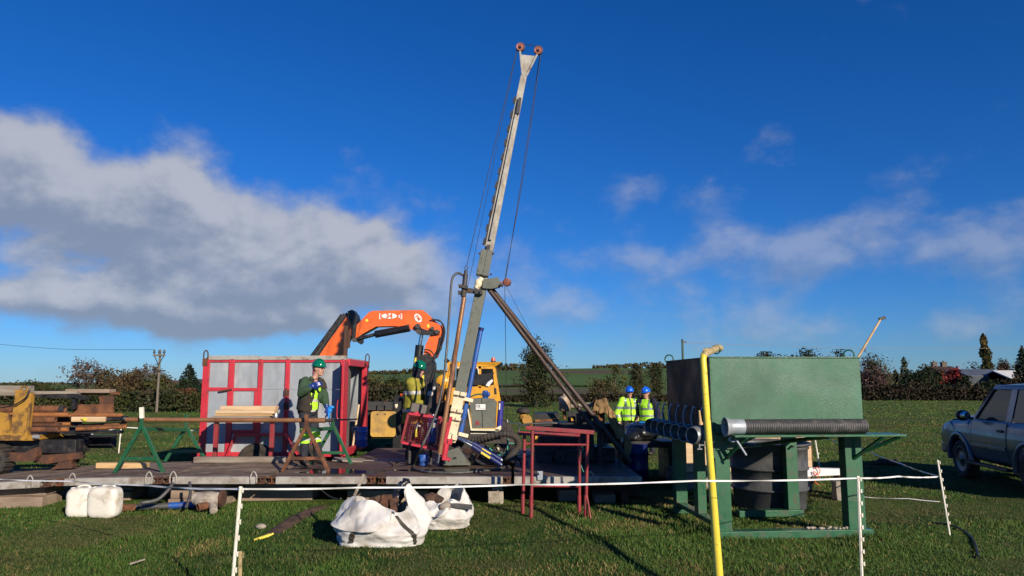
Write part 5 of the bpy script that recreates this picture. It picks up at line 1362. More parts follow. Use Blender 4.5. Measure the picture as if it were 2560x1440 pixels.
part(rig, 'crown_arm', MB().bar(at(1306, 190, Yt - .05), at(1300, 126, Yt - .05), .035, .03).bar(at(1316, 190, Yt - .05), at(1344, 134, Yt - .05), .035, .03), 'grey_trim', .003)
for px, py in ((1301, 117), (1346, 125)):
    sh = part(rig, 'sheave', MB().lathe(at(px, py, Yt - .06), (0, 1, 0), [(-.015, .0), (-.02, .03), (.0, .035), (.0, .065), (-.012, .078), (-.012, .084), (.025, .07), (.062, .084), (.062, .078), (.05, .06), (.05, 0)], 22), 'sheave')
    part(sh, 'axle', MB().cyl(at(px, py, Yt - .095), at(px, py, Yt + .02), .018, seg=10), 'black')
part(rig, 'head_cable', MB().tube([at(1303, 109, Yt - .03), at(1324, 113, Yt - .03), at(1346, 116, Yt - .03)], .006, 5), 'cable')
hk = mp(1167, 664, -.25)
part(rig, 'hoist_cable', MB().tube([at(1292, 124, Yt - .03), hk], .0065, 5), 'cable')
part(rig, 'hoist_cable', MB().tube([at(1293, 122, Yt - .02), mp(1180, 668, -.15), at(1104, 1010, RY + .4)], .004, 4), 'cable')
part(rig, 'winch_cable', MB().tube(smooth_path([at(1353, 128, Yt - .03), at(1308, 440, ry(440)), at(1262, 698, ry(700) - .02)], 6), .0065, 5), 'cable')
part(rig, 'winch_cable', MB().tube([at(1351, 130, Yt - .0), at(1305, 440, ry(440)), at(1262, 712, ry(700)), at(1268, 1140, RY + .5)], .0055, 5), 'cable')
part(rig, 'winch_cable', MB().tube([at(1266, 716, ry(700)), at(1330, 840, RY + .5)], .004, 4), 'cable')
# crossing bracket
part(rig, 'crossing_bracket', MB().plate([(1208, 698), (1246, 693), (1252, 708), (1250, 717), (1228, 722), (1206, 720)], ry(705) - .16, .14), 'olive_grey', .006)
part(rig, 'bracket_arm', MB().plate([(1164, 719), (1206, 724), (1206, 736), (1166, 731)], ry(725) - .2, .08), 'steel_dark', .005)
part(rig, 'bracket_knuckle', remesh(MB().ell(mp(1196, 708, -.14), (.07, .06, .09)).cyl(mp(1190, 722, -.14), mp(1204, 694, -.14), .05), .012, 2), 'cream')
part(rig, 'bracket_bolt', MB().cyl(mp(1250, 712, -.18), mp(1258, 714, -.18), .028).cyl(mp(1188, 727, -.24), mp(1188, 727, -.15), .02).cyl(mp(1201, 729, -.24), mp(1201, 729, -.15), .018), 'steel_dark')
sv = mp(1267, 706, -.1)
part(rig, 'side_sheave', MB().lathe(sv + V(0, -.02, 0), (.2, 1, 0), [(-.01, 0), (-.012, .03), (.0, .05), (-.008, .072), (.02, .06), (.05, .072), (.05, .0)], 20), 'sheave')
part(rig, 'sheave_hook', MB().bar(mp(1248, 706, -.1), mp(1262, 706, -.1), .03, .02).bar(mp(1270, 698, -.12), mp(1276, 707, -.12), .02, .02), 'sheave', .002)
# rods, swivel and feed hose
part(rig, 'drill_string', MB().cyl(mp(1160, 744, -.28), at(1099, 1136, RY - .35), .041, seg=16), 'rod_brown')
part(rig, 'drill_string_end', MB().cyl(at(1099, 1136, RY - .35), at(1095, 1158, RY - .35), .018, seg=12), 'chrome')
part(rig, 'water_swivel', MB().cyl(mp(1158, 742, -.28), mp(1164, 686, -.28), .045, seg=14).cyl(mp(1164, 688, -.28), mp(1165, 676, -.28), .032, seg=12), 'steel_dark')
part(rig, 'swivel_eye', MB().torus(mp(1166, 669, -.28), (0, 1, 0), .03, .008, 12, 6), 'steel_dark')
part(rig, 'rod_guide', MB().plate([(1146, 710), (1169, 714), (1168, 722), (1146, 717)], ry(714) - .37, .16).plate([(1145, 726), (1152, 727), (1151, 736), (1145, 735)], ry(730) - .36, .1), 'steel_dark', .004)
hp = [mp(1160, 690, -.28), mp(1147, 683, -.28), mp(1136, 688, -.3), mp(1129, 705, -.32), mp(1124, 770, -.35), mp(1117, 870, -.4)]
hp += [at(1108, 955, RY - .45), at(1094, 1020, RY - .5), at(1074, 1074, RY - .55), at(1052, 1122, RY - .65)] + [gnd(x, y, DZ + .022) for x, y in ((1036, 1160), (1036, 1172), (1070, 1180), (1140, 1182), (1220, 1176), (1272, 1166))]
part(rig, 'feed_hose', MB().tube(smooth_path(hp, 7), .021, 8), 'hose_grey')
part(rig, 'feed_tube', MB().cyl(at(1203, 821, RY + .12), at(1152, 1082, RY - .02), .042, seg=14), 'blue_paint')
part(rig, 'feed_tube_cap', MB().cyl(at(1204, 819, RY + .12), at(1202, 827, RY + .12), .046, seg=14), 'blue_navy')
# cream rod clamps
part(rig, 'clamp_column', MB().bar(at(1149, 985, RY - .06), at(1126, 1104, RY - .06), .185, .2), 'cream', .008)
for k, (px, py, w, h) in enumerate(((1150, 984, .23, .07), (1142, 1026, .21, .06), (1138, 1046, .20, .055), (1129, 1092, .19, .09))):
    a = at(px, py, RY - .19); dr = (at(1149, 985, RY) - at(1126, 1104, RY)).normalized(); sd = V(dr.z, 0, -dr.x)
    part(rig, 'clamp_block', MB().bar(a - sd * w / 2, a - sd * .008, h, .07, up=(0, -1, 0)).bar(a + sd * .008, a + sd * w / 2, h, .07, up=(0, -1, 0)), 'cream', .008)
for py, px in ((1000, 1170), (1088, 1158)):
    part(rig, 'tube_bracket', MB().bar(at(px - 12, py - 4, RY - .1), at(px + 12, py + 2, RY - .06), .06, .06), 'cream', .005)
# braces to the deck
foot = at(1576, 1166, 13.0); foot.z = DZ + .04
part(rig, 'brace', MB().cyl(mp(1227, 720, .02), foot, .045, seg=14), 'brace_brown')
part(rig, 'brace', MB().cyl(mp(1221, 722, -.05), at(1490, 1080, 12.75), .04, seg=14), 'brace_brown')
part(rig, 'brace_cuff', MB().cyl(at(1484, 1050, 12.95), at(1500, 1070, 12.97), .062, seg=14), 'black')
# control cabinet
cb = part(rig, 'control_cabinet', MB().plate([(1174, 998), (1205, 995), (1234, 999), (1241, 1007), (1238, 1070), (1180, 1071)], RY + .15, .4), 'olive_grey', .012)
pl_ = part(rig, 'rating_plate', MB().plate([(1188, 1009), (1215, 1009), (1215, 1026), (1188, 1026)], RY + .142, .01), 'black', .001)
part(pl_, 'plate_face', MB().plate([(1189.2, 1010.3), (1213.8, 1010.3), (1213.8, 1024.5), (1189.2, 1024.5)], RY + .138, .006), 'white_paint')
part(pl_, 'lettering', text_mb('CE', .062, at(1195.5, 1015.5, RY + .136), extrude=.001), 'print_dark')
part(pl_, 'lettering', MB().box(at(1190, 1021, RY).x, at(1213, 1021, RY).x, RY + .134, RY + .137, at(1190, 1021.6, RY).z, at(1190, 1021, RY).z), 'print_dark')
part(rig, 'door_seam', MB().bar(at(1204, 996, RY + .146), at(1207, 1070, RY + .146), .008, .006), 'black')
part(rig, 'red_mark', MB().plate([(1189, 1054), (1194, 1052), (1199, 1056), (1198, 1062), (1189, 1063)], RY + .143, .01), 'red_dull')
part(rig, 'cabinet_frame', MB().bar(at(1170, 1022, RY + .1), at(1178, 1073, RY + .1), .025, .03).bar(at(1177, 1074, RY + .1), at(1248, 1075, RY + .1), .035, .04).plate([(1238, 1072), (1246, 1066), (1253, 1064), (1253, 1072), (1248, 1078), (1238, 1078)], RY + .08, .05), 'cream_clean', .004)
part(rig, 'support_ram', MB().cyl(at(1253, 1003, RY + .2), at(1248, 1068, RY + .2), .05, seg=14), 'blue_indigo')
part(rig, 'ram_label', MB().plate([(1248, 1008), (1251, 1008), (1250, 1024), (1247, 1024)], RY + .143, .01), 'white_paint')
part(rig, 'gear_motor', remesh(MB().cyl(at(1214, 1000, RY + .25), at(1213, 976, RY + .25), .05).cyl(at(1206, 986, RY + .25), at(1224, 986, RY + .2), .04), .012, 2), 'blue_paint')
part(rig, 'green_hose', MB().tube(smooth_path([at(1205, 986, RY + .2), at(1192, 986, RY + .18), at(1176, 992, RY + .12)], 5), .015, 8), 'green_trestle')
part(rig, 'panel_base', MB().box(at(1172, 1090, RY).x, at(1250, 1090, RY).x, RY + .2, RY + .7, at(1200, 1112, RY).z, at(1200, 1080, RY).z), 'steel_dark', .01)
lv = part(rig, 'lever_row', MB(). bar(at(1176, 1083, RY + .19), at(1240, 1083, RY + .19), .02, .01), 'cream_clean')
# rams
for k, (a, b_, c_) in enumerate((((1125, 1084), (1180, 1115), (1252, 1161)), ((1152, 1094), (1183, 1109), (1252, 1149)))):
    d = -.15 + .15 * k
    part(rig, 'ram_rod', MB().cyl(at(a[0], a[1], RY + d), at(b_[0], b_[1], RY + d), .02, seg=12), 'chrome')
    rm = part(rig, 'ram_barrel', MB().cyl(at(b_[0], b_[1], RY + d), at(c_[0], c_[1], RY + d), .046, seg=16), 'blue_navy')
    lb = at((b_[0] + c_[0]) / 2 - 2, (b_[1] + c_[1]) / 2, RY + d - .047); dx = (at(c_[0], c_[1], RY) - at(b_[0], b_[1], RY)).normalized()
    part(rm, 'yellow_label', MB().bar(lb - dx * .09, lb + dx * .09, .035, .006), 'print_yellow')
    part(rig, 'ram_eye', MB().cyl(at(c_[0] - 6, c_[1] - 4, RY + d), at(c_[0] + 4, c_[1] + 3, RY + d), .04, .025, 14), 'galv_bright')
# corrugated suction hose
cp = smooth_path([at(1160, 1094, RY + .2), at(1190, 1100, RY + .15), at(1220, 1092, RY + .1), at(1258, 1084, RY + .1), at(1288, 1092, RY + .15), at(1296, 1112, RY + .2), at(1284, 1132, RY + .2)], 16)
part(rig, 'suction_hose', MB().tube(cp, [.056 + .006 * (1 if i % 4 < 2 else -1) for i in range(len(cp))], 12), 'rubber')
part(rig, 'hose_boot', MB().cyl(at(1286, 1126, RY + .2), at(1273, 1158, RY + .1), .075, .11, 16), 'rubber')
for k, pts in enumerate(([(1160, 1098), (1176, 1108), (1200, 1106), (1226, 1118)], [(1210, 1130), (1200, 1150), (1206, 1162), (1214, 1156)], [(1195, 1128), (1188, 1146), (1192, 1160), (1202, 1150)], [(1236, 1106), (1250, 1120), (1262, 1140), (1270, 1160)])):
    part(rig, 'hydraulic_hose', MB().tube(smooth_path([at(x, y, RY + .25 + .03 * k) for x, y in pts], 5), .016, 6), 'black')
part(rig, 'accumulator', MB().lathe(at(1182, 1158, RY + .15), (0, 0, 1), [(0, 0), (0, .04), (.03, .05), (.14, .05), (.18, .03), (.2, 0)], 14), 'black')
part(rig, 'rig_leg', MB().box(at(1240, 1120, RY).x, at(1247, 1120, RY).x, RY + .5, RY + .56, DZ + .002, at(1240, 1090, RY).z).box(at(1190, 1150, RY).x, at(1230, 1150, RY).x, RY + .45, RY + .5, DZ + .04, DZ + .09), 'cream_clean', .004)
# base plate and red breakout clamp
part(rig, 'base_cone', MB().prism([at(1118, 1128, RY - .1), at(1145, 1119, RY - .1), at(1176, 1163, RY - .1), at(1106, 1163, RY - .1)], (0, .3, 0)), 'olive_grey', .01)
part(rig, 'base_hole', MB().plate([(1132, 1144), (1141, 1142), (1141, 1147), (1133, 1149)], RY - .112, .02), 'black')
part(rig, 'base_frame', MB().box(at(1095, 1150, RY).x, at(1270, 1150, RY).x, RY + .22, RY + 1.2, DZ + .002, DZ + .12), 'black', .01)
part(rig, 'breakout_arm', MB().bar(at(1128, 1042, RY - .28), at(1112, 1110, RY - .28), .05, .06).bar(at(1118, 1056, RY - .3), at(1102, 1118, RY - .3), .03, .04), 'red_bright', .005)
part(rig, 'breakout_cylinder', MB().cyl(at(1116, 1108, RY - .28), at(1110, 1144, RY - .28), .05, seg=16), 'red_bright')
part(rig, 'breakout_foot', MB().plate([(1106, 1142), (1126, 1146), (1126, 1152), (1105, 1150)], RY - .34, .1).plate([(1119, 1098), (1131, 1098), (1129, 1112), (1120, 1111)], RY - .32, .08), 'red_bright', .006)
part(rig, 'breakout_leg', MB().bar(at(1112, 1150, RY - .3), at(1122, 1164, RY - .3), .02, .02).bar(at(1120, 1150, RY - .28), at(1128, 1164, RY - .28), .02, .02), 'olive_grey')
part(rig, 'control_bank', MB().plate([(1060, 965), (1078, 955), (1096, 960), (1098, 1010), (1084, 1040), (1066, 1040)], RY + .5, .3), 'black', .02)
part(rig, 'gauge', MB().lathe(at(1076, 984, RY + .48), (0, -1, 0), [(0, 0), (0, .05), (.02, .052), (.022, 0)], 16).lathe(at(1086, 972, RY + .48), (0, -1, 0), [(0, 0), (0, .04), (.02, .042), (.022, 0)], 16), 'reflect_pale')
for px, py in ((1066, 958), (1074, 950), (1082, 953), (1092, 968)):
    part(rig, 'control_lever', MB().tube([at(px, py + 22, RY + .5), at(px, py, RY + .45)], .008, 6).ell(at(px, py, RY + .45), (.02, .02, .02), seg=8, rings=6), 'steel_dark')
part(rig, 'rust_slide', MB().plate([(1093, 968), (1107, 962), (1108, 1000), (1102, 1028), (1090, 1030)], RY + .35, .06).plate([(1107, 972), (1114, 975), (1110, 1010), (1104, 1008)], RY + .3, .05), 'rust', .006)
part(rig, 'floor_motor', remesh(MB().cyl(at(1058, 1164, RY + .1), at(1058, 1138, RY + .1), .075).cyl(at(1050, 1150, RY + .05), at(1072, 1150, RY + .05), .05).cyl(at(1058, 1142, RY + .1), at(1058, 1136, RY + .1), .095), .014, 1), 'blue_paint')
part(rig, 'floor_bolt', MB().cyl(at(1070, 1143, RY), at(1074, 1143, RY), .02).cyl(at(1070, 1158, RY), at(1074, 1158, RY), .02), 'galv_bright')
part(rig, 'rear_block', MB().box(at(1012, 1140, RY + .6).x, at(1052, 1140, RY + .6).x, RY + .6, RY + 1.1, DZ + .002, at(1030, 1125, RY + .6).z), 'black', .02)

rq = random.Random(3)
for k in range(16):
    x0, x1 = rq.uniform(1185, 1300), rq.uniform(1190, 1320); y0, y1 = rq.uniform(1095, 1140), rq.uniform(1125, 1162)
    pts = [at(x0, y0, RY + .3 + .25 * rq.random()), at((x0 + x1) / 2 + rq.uniform(-12, 12), max(y0, y1) + rq.uniform(-25, 6), RY + .3), at(x1, y1, RY + .35 + .2 * rq.random())]
    part(rig, 'hydraulic_hose', MB().tube(smooth_path(pts, 6), rq.choice((.010, .013, .017)), 6), rq.choice(('black', 'black', 'rubber', 'hose_grey', 'string_teal')))
part(rig, 'valve_block', MB().obox(at(1222, 1136, RY + .5), (.3, .2, .22)), 'steel_dark', .015)
part(rig, 'valve_block', MB().obox(at(1262, 1130, RY + .62), (.22, .2, .3)), 'black', .015)
part(rig, 'hydraulic_pump', remesh(MB().cyl(at(1196, 1150, RY + .4), at(1226, 1150, RY + .4), .07).cyl(at(1222, 1150, RY + .4), at(1232, 1150, RY + .4), .10).obox(at(1204, 1142, RY + .4), (.1, .12, .12)), .015, 1), 'black')

# ------------------------------------------------------------------ tool cage
CGY = 12.75
cg = thing('tool_cage', 'red mesh cage full of tools on the rig platform', 'cage', (at(1050, 1120, CGY).x, CGY + .2, at(1050, 1122, CGY).z))
fr = [at(1021, 1034, CGY), at(1104, 1045, CGY), at(1092, 1124, CGY), at(1004, 1106, CGY)]
dp = V(0.02, .42, .0)
bk = [p + dp for p in fr]
for i in range(4):
    j = (i + 1) % 4
    part(cg, 'frame_bar', MB().bar(fr[i], fr[j], .042, .03), 'red_dull' if i % 2 else 'red_bright', .003)
    part(cg, 'frame_bar', MB().bar(bk[i], bk[j], .03, .03), 'red_dull', .003)
    part(cg, 'frame_bar', MB().bar(fr[i], bk[i], .03, .03, up=(0, 0, 1)), 'red_dull', .003)
ms = MB()
for q in (fr, bk):
    for k in range(1, 14): ms.bar(q[0].lerp(q[1], k / 14), q[3].lerp(q[2], k / 14), .0036, .0036)
    for k in range(1, 13): ms.bar(q[0].lerp(q[3], k / 13), q[1].lerp(q[2], k / 13), .0036, .0036)
part(cg, 'wire_mesh', ms, 'red_dull', kind='stuff')
part(cg, 'floor_plate', MB().prism([fr[3] + V(0, .02, -.012), fr[2] + V(0, .02, -.012), bk[2] + V(0, -.02, -.012), bk[3] + V(0, -.02, -.012)], (0, 0, .01)), 'steel_dark')
part(cg, 'support_post', MB().cyl(at(1024, 1110, CGY + .2), V(at(1024, 1110, CGY + .2).x, CGY + .2, DZ), .03), 'steel_dark')
part(cg, 'support_post', MB().cyl(at(1076, 1120, CGY + .25), V(at(1076, 1120, CGY + .2).x, CGY + .25, DZ), .03), 'steel_dark')
tl = 'tools kept in the mesh cage'
c = at(1080, 1110, CGY + .22)
fz = lambda x: c.z - .01
jb = thing('oil_can', 'blue plastic oil can standing in the red cage', 'container', c, tl)
part(jb, 'body', MB().obox(c + V(0, 0, .24), (.16, .18, .44), (0, .05, 0)), 'blue_paint', .025)
part(jb, 'label_band', MB().obox(c + V(-.005, -.092, .33), (.14, .006, .08), (0, .05, 0)), 'reflect_pale')
part(jb, 'cap', MB().cyl(c + V(.0, 0, .46), c + V(.01, 0, .52), .03), 'white_paint')
solo('grey_crate', MB().obox(at(1048, 1021, CGY + .22), (.27, .2, .15), (0, .18, 0)), 'ply_grey', 'small grey crate resting on top of the red cage', 'crate', bev=.01)
solo('red_cloth', remesh(MB().ell(at(1038, 1034, CGY + .08), (.055, .04, .03)).ell(at(1043, 1032, CGY + .1), (.04, .03, .025)), .012, 2), 'red_bright', 'crumpled bright red cloth at the top of the cage', 'cloth')
tp_ = at(1040, 1092, CGY + .1)
gw = thing('grease_gun', 'tool with a yellow handle hanging in the cage', 'tool', tp_, tl)
part(gw, 'handle', MB().tube([tp_, at(1041, 1072, CGY + .1)], [.022, .016], 8), 'print_yellow')
part(gw, 'head', MB().cyl(at(1041, 1072, CGY + .1), at(1043, 1056, CGY + .1), .016, .02, 10).bar(at(1042, 1062, CGY + .1), at(1052, 1066, CGY + .1), .02, .02), 'reflect_pale')
solo('steel_cylinder', MB().lathe(at(1056, 1104, CGY + .28), (0, 0, 1), [(0, 0), (0, .05), (.2, .05), (.24, .03), (.26, .03), (.26, 0)], 14), 'steel_dark', 'dull steel cylinder between the tools in the cage', 'cylinder', group=None)

# ------------------------------------------------------------------ engine unit right of the mast
EY = 13.3
en = thing('engine_unit', 'black engine unit with an upright exhaust behind the red stands', 'engine', (at(1410, 1150, EY).x, EY + .3, DZ))
part(en, 'engine_cover', MB().plate([(1336, 1034), (1398, 1032), (1398, 1046), (1336, 1048)], EY, .5), 'black', .015)
part(en, 'cover_edge', MB().plate([(1338, 1049), (1398, 1047), (1398, 1053), (1338, 1055)], EY - .01, .04), 'rust_bright', .003)
part(en, 'engine_block', MB().plate([(1334, 1058), (1484, 1056), (1486, 1120), (1470, 1166), (1340, 1166)], EY + .02, .6), 'black', .02)
part(en, 'cooling_rib', MB().plate([(1340, 1080), (1470, 1078), (1470, 1084), (1340, 1086)], EY - .01, .04).plate([(1344, 1100), (1466, 1098), (1466, 1104), (1344, 1106)], EY - .01, .04).plate([(1350, 1124), (1460, 1122), (1460, 1128), (1350, 1130)], EY - .01, .04), 'steel_dark', .004)
part(en, 'exhaust_silencer', MB().lathe(at(1412, 1028, EY + .1), at(1411, 990, EY + .1) - at(1412, 1028, EY + .1), [(0, 0), (0, .09), (.02, .105), (.25, .105), (.275, .09), (.28, .03), (.32, .03), (.32, 0)], 20), 'exhaust')
part(en, 'exhaust_stub', MB().cyl(at(1411, 1048, EY + .1), at(1411, 1027, EY + .1), .035), 'rust')
part(en, 'air_intake', MB().tube(smooth_path([at(1309, 1030, EY + .1), at(1308, 1046, EY + .1), at(1318, 1054, EY + .1), at(1340, 1064, EY + .1)], 6), [.055] * 3 + [.075] * 8 + [.06] * 8, 14), 'yellow_old')
part(en, 'intake_flange', MB().cyl(at(1318, 1050, EY), at(1318, 1050, EY + .16), .09, seg=18), 'yellow_old')
part(en, 'intake_cap', MB().lathe(at(1308, 1033, EY + .1), (0, 0, 1), [(0, 0), (0, .11), (.03, .125), (.07, .11), (.1, .07), (.11, 0)], 20), 'rubber')
part(en, 'pale_pipe', MB().cyl(at(1428, 1016, EY + .2), at(1482, 1012, EY + .1), .038, seg=14).cyl(at(1462, 1014, EY + .12), at(1476, 1013, EY + .1), .05, seg=14), 'stone')
part(en, 'yellow_bracket', MB().plate([(1428, 1044), (1434, 1044), (1434, 1052), (1428, 1052)], EY - .02, .03), 'yellow_cab', .003)
part(en, 'yellow_bracket', MB().plate([(1338, 1088), (1344, 1086), (1345, 1106), (1338, 1108)], EY - .03, .03), 'yellow_cab', .003)
part(en, 'rust_post', MB().plate([(1482, 1003), (1493, 1003), (1493, 1046), (1482, 1046)], EY - .15, .1), 'rust', .005)
part(en, 'rust_post', MB().plate([(1496, 999), (1512, 1002), (1512, 1062), (1496, 1062)], EY - .1, .12), 'rust', .005)
part(en, 'post_foot_shade', MB().plate([(1494, 1062), (1506, 1062), (1506, 1164), (1494, 1164)], EY - .08, .1), 'black', .005)  # lower end of the rust post, painted black for the tank's shadow
part(en, 'gearbox', MB().plate([(1508, 1060), (1542, 1058), (1544, 1108), (1508, 1110)], EY, .5), 'black', .02)
part(en, 'guard_bar', MB().tube(smooth_path([at(1296, 1078, EY - .2), at(1300, 1066, EY - .2), at(1320, 1060, EY - .2), at(1390, 1058, EY - .15), at(1400, 1068, EY - .1)], 5), .016, 8), 'hose_grey')
part(en, 'side_frame', MB().plate([(1544, 1060), (1551, 1060), (1553, 1164), (1546, 1164)], EY - .1, .06), 'steel_dark', .004)
part(en, 'sump', MB().box(at(1350, 1150, EY).x, at(1540, 1150, EY).x, EY + .1, EY + .9, DZ + .002, DZ + .25), 'black', .02)
part(en, 'green_hose', MB().tube(smooth_path([at(1236, 1132, EY), at(1256, 1116, EY), at(1280, 1108, EY), at(1300, 1120, EY)], 5), .012, 6), 'string_teal')
rq = random.Random(9)
for k in range(18):
    x0 = rq.uniform(1335, 1535); y0 = rq.uniform(1056, 1110); x1 = x0 + rq.uniform(-60, 60); y1 = rq.uniform(1100, 1160)
    pts = [at(x0, y0, EY - .05), at((x0 + x1) / 2 + rq.uniform(-15, 15), (y0 + y1) / 2 + rq.uniform(-5, 25), EY - .12 - .1 * rq.random()), at(x1, y1, EY - .02)]
    part(en, 'engine_hose', MB().tube(smooth_path(pts, 6), rq.choice((.010, .014, .02)), 6), rq.choice(('black', 'rubber', 'steel_dark', 'hose_grey', 'rust_dark')))
for k in range(9):
    c = at(rq.uniform(1340, 1530), rq.uniform(1058, 1150), EY - .03)
    part(en, 'fitting', MB().cyl(c, c + V(0, -.06, 0), rq.uniform(.02, .05), seg=12), rq.choice(('steel_dark', 'rust_dark', 'black')))
part(en, 'radiator', MB().plate([(1420, 1030), (1478, 1028), (1480, 1058), (1420, 1058)], EY + .15, .15), 'black', .01)
part(en, 'filter_can', MB().lathe(at(1448, 1056, EY - .02), (0, 0, 1), [(0, 0), (0, .05), (.02, .055), (.15, .055), (.17, .04), (.18, 0)], 14), 'steel_dark')
# sacking over the gearbox
spath = smooth_path([at(1488, 1001, EY - .16), at(1512, 1000, EY - .16), at(1530, 1026, EY - .17), at(1548, 1058, EY - .18), at(1564, 1084, EY - .18), at(1580, 1114, EY - .18)], 8)
def sack(u, v):
    i = u * (len(spath) - 1); k = min(len(spath) - 2, int(i)); p = spath[k].lerp(spath[k + 1], i - k)
    hang = .19 + .07 * mnoise.noise(Vector((u * 5, 0, 4))) + .05 * math.sin(u * 14)
    if v < .45: t = v / .45; q = p + Vector((-.35 * hang * (1 - t), 0, -hang * (1 - t))); fy = .0
    else: t = 1; q = p + Vector((0, (v - .45) * .55, -.03 * (v - .45))); fy = 0
    fold = .045 * math.sin(u * 26 + v * 5 + 2 * mnoise.noise(Vector((u * 4, v * 4, 1)))) * (1.2 - v) + .05 * mnoise.noise(Vector((u * 9, v * 5, 7)))
    return q + Vector((.3 * fold, -abs(fold) - .02, .5 * fold))
sk = MB().grid(sack, 60, 26); sk.grid(lambda u, v: sack(u, 1 - v) + Vector((0, .012, -.004)), 60, 26)
solo('sacking', sk, 'burlap', 'brown sacking draped down over the rear of the engine', 'sacking')
# black plastic bundle
bc = at(1606, 1078, 14.6)
bd = thing('plastic_bundle', 'shiny black plastic wrapped bundle tied with blue string', 'bundle', (bc.x, bc.y, bc.z - .24))
b2 = remesh(MB().ell(bc, (.36, .5, .18)).ell(bc + V(.12, 0, .03), (.25, .4, .16)).ell(bc + V(-.22, -.2, -.1), (.2, .3, .14)), .02, 1)
b2.v = [tuple(Vector(p) + Vector((0, 0, 1)) * .03 * mnoise.noise(Vector((p[0] * 2, p[1] * 2, p[2] * 24))) + Vector(mnoise.noise_vector(Vector(p) * 9)) * .02) for p in b2.v]
part(bd, 'wrap', b2, 'plastic_black')
part(bd, 'string', MB().tube(smooth_path([at(1600, 1056, 14.2), at(1614, 1058, 14.15), at(1624, 1060, 14.2), at(1632, 1059, 14.3)], 5), .022, 6).tube(smooth_path([at(1610, 1057, 14.15), at(1616, 1062, 14.1), at(1618, 1066, 14.1)], 4), .02, 6), 'string_blue')
part(bd, 'pallet', MB().box(bc.x - .5, bc.x + .55, bc.y - .5, bc.y + .5, bc.z - .28, bc.z - .16).box(bc.x - .5, bc.x - .38, bc.y - .5, bc.y + .5, 0, bc.z - .282).box(bc.x + .4, bc.x + .52, bc.y - .5, bc.y + .5, 0, bc.z - .282), 'black', .01)
solo('blue_barrel', MB().lathe(V(at(1592, 1110, 14.0).x, 14.0, 0), (0, 0, 1), [(0, 0), (0, .2), (.25, .21), (.27, .22), (.29, .21), (.55, .21), (.57, .22), (.59, .21), (.72, .2), (.73, 0)], 20), 'blue_navy', 'dark blue barrel in the shade beside the engine', 'barrel')

# ------------------------------------------------------------------ red stands in front of the deck
def stand(label, topl, topr, legs, bars, Y, strut=None):
    rt = thing('pipe_stand', label, 'stand', (at((topl[0] + topr[0]) / 2, 1200, Y).x, Y, 0), 'dark red steel stands')
    part(rt, 'top_angle', MB().bar(at(topl[0], topl[1], Y), at(topr[0], topr[1], Y), .055, .07), 'red_dull', .004)
    for x0, y0, x1 in legs:
        b_ = at(x1, 1277, Y); b_.z = zp(b_.x, Y) - .01
        part(rt, 'leg', MB().cyl(at(x0, y0, Y), b_, .024, seg=12), 'red_dull')
        part(rt, 'leg_sleeve', MB().cyl(at(x1, 1238, Y), b_ + V(0, 0, .005), .029, seg=12), 'red_dull')
    for (x0, y0, x1, y1) in bars:
        part(rt, 'crossbar', MB().cyl(at(x0, y0, Y), at(x1, y1, Y), .017, seg=10), 'red_dull')
    if strut:
        b_ = at(strut[2], strut[3], Y - .1); b_.z = .0
        part(rt, 'strut', MB().cyl(at(strut[0], strut[1], Y), b_, .014, seg=8), 'red_dull')
    return rt
stand('dark red steel stand, front one of the pair before the engine', (1315, 1069), (1486, 1081), ((1331, 1076, 1328), (1469, 1084, 1464)), ((1333, 1111, 1468, 1112), (1330, 1215, 1449, 1216)), 10.45, (1466, 1232, 1477, 1284))
stand('dark red steel stand, rear one of the pair before the engine', (1295, 1083), (1450, 1089), ((1311, 1088, 1307), (1449, 1090, 1448)), ((1313, 1110, 1330, 1109), (1448, 1200, 1449, 1201)), 10.75)
solo('twine', MB().tube(smooth_path([at(1450, 1108, 10.6), at(1458, 1122, 10.6), at(1452, 1136, 10.6), at(1449, 1126, 10.6), at(1452, 1160, 10.6), at(1459, 1180, 10.6)], 5), .006, 5), 'string_teal', 'teal twine hanging from the rear red stand', 'twine')

# ------------------------------------------------------------------ green tank on its frame
TO = Vector((2.50, 9.06, 0)); TYAW = R(4.5); TW, TD = 1.93, 1.95
TM = Matrix.Rotation(TYAW, 3, 'Z')
def tp(x, y, z): return TO + TM @ Vector((x, y, z))
tank = thing('mud_tank', 'large green steel tank standing on a green frame', 'tank', tp(TW / 2, TD / 2, 0))
def tbox(x0, x1, y0, y1, z0, z1):
    mb = MB().box(x0, x1, y0, y1, z0, z1); mb.v = [tuple(tp(*p)) for p in mb.v]; return mb
def tbar(p, q, w, d, up=(0, -1, 0)): return MB().bar(tp(*p), tp(*q), w, d, TM @ Vector(up))
zt0, zt1 = 1.275, 2.205
def wavy(u, v):
    x, z = -.0 + u * TW, zt0 + v * (zt1 - zt0)
    y = -.012 * math.sin(math.pi * u) * math.sin(math.pi * v) + .006 * mnoise.noise(Vector((x * 2.2, z * 2.2, 1)))
    return tp(x, y, z)
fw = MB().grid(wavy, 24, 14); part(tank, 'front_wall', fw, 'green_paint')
part(tank, 'body', tbox(.003, TW - .003, .03, TD, zt0 - .02, zt0 + .01), 'green_leg')
part(tank, 'side_wall', tbox(.0, .012, .0, TD, zt0 - .02, zt1 - .004), 'tank_side_shade')
part(tank, 'side_wall', tbox(TW - .012, TW, .0, TD, zt0 - .02, zt1 - .004), 'green_leg')
part(tank, 'back_wall', tbox(.013, TW - .013, TD - .012, TD, zt0 + .012, zt1 - .004), 'green_leg')
part(tank, 'rim', tbox(-.008, TW + .008, -.016, .012, zt1 - .003, zt1 + .012), 'green_leg')
part(tank, 'rim', tbox(-.008, .018, .014, TD + .01, zt1 - .003, zt1 + .012), 'tank_side_shade')
part(tank, 'corner_edge', tbox(-.03, -.001, -.012, .03, zt0 - .3, zt1), 'green_leg')
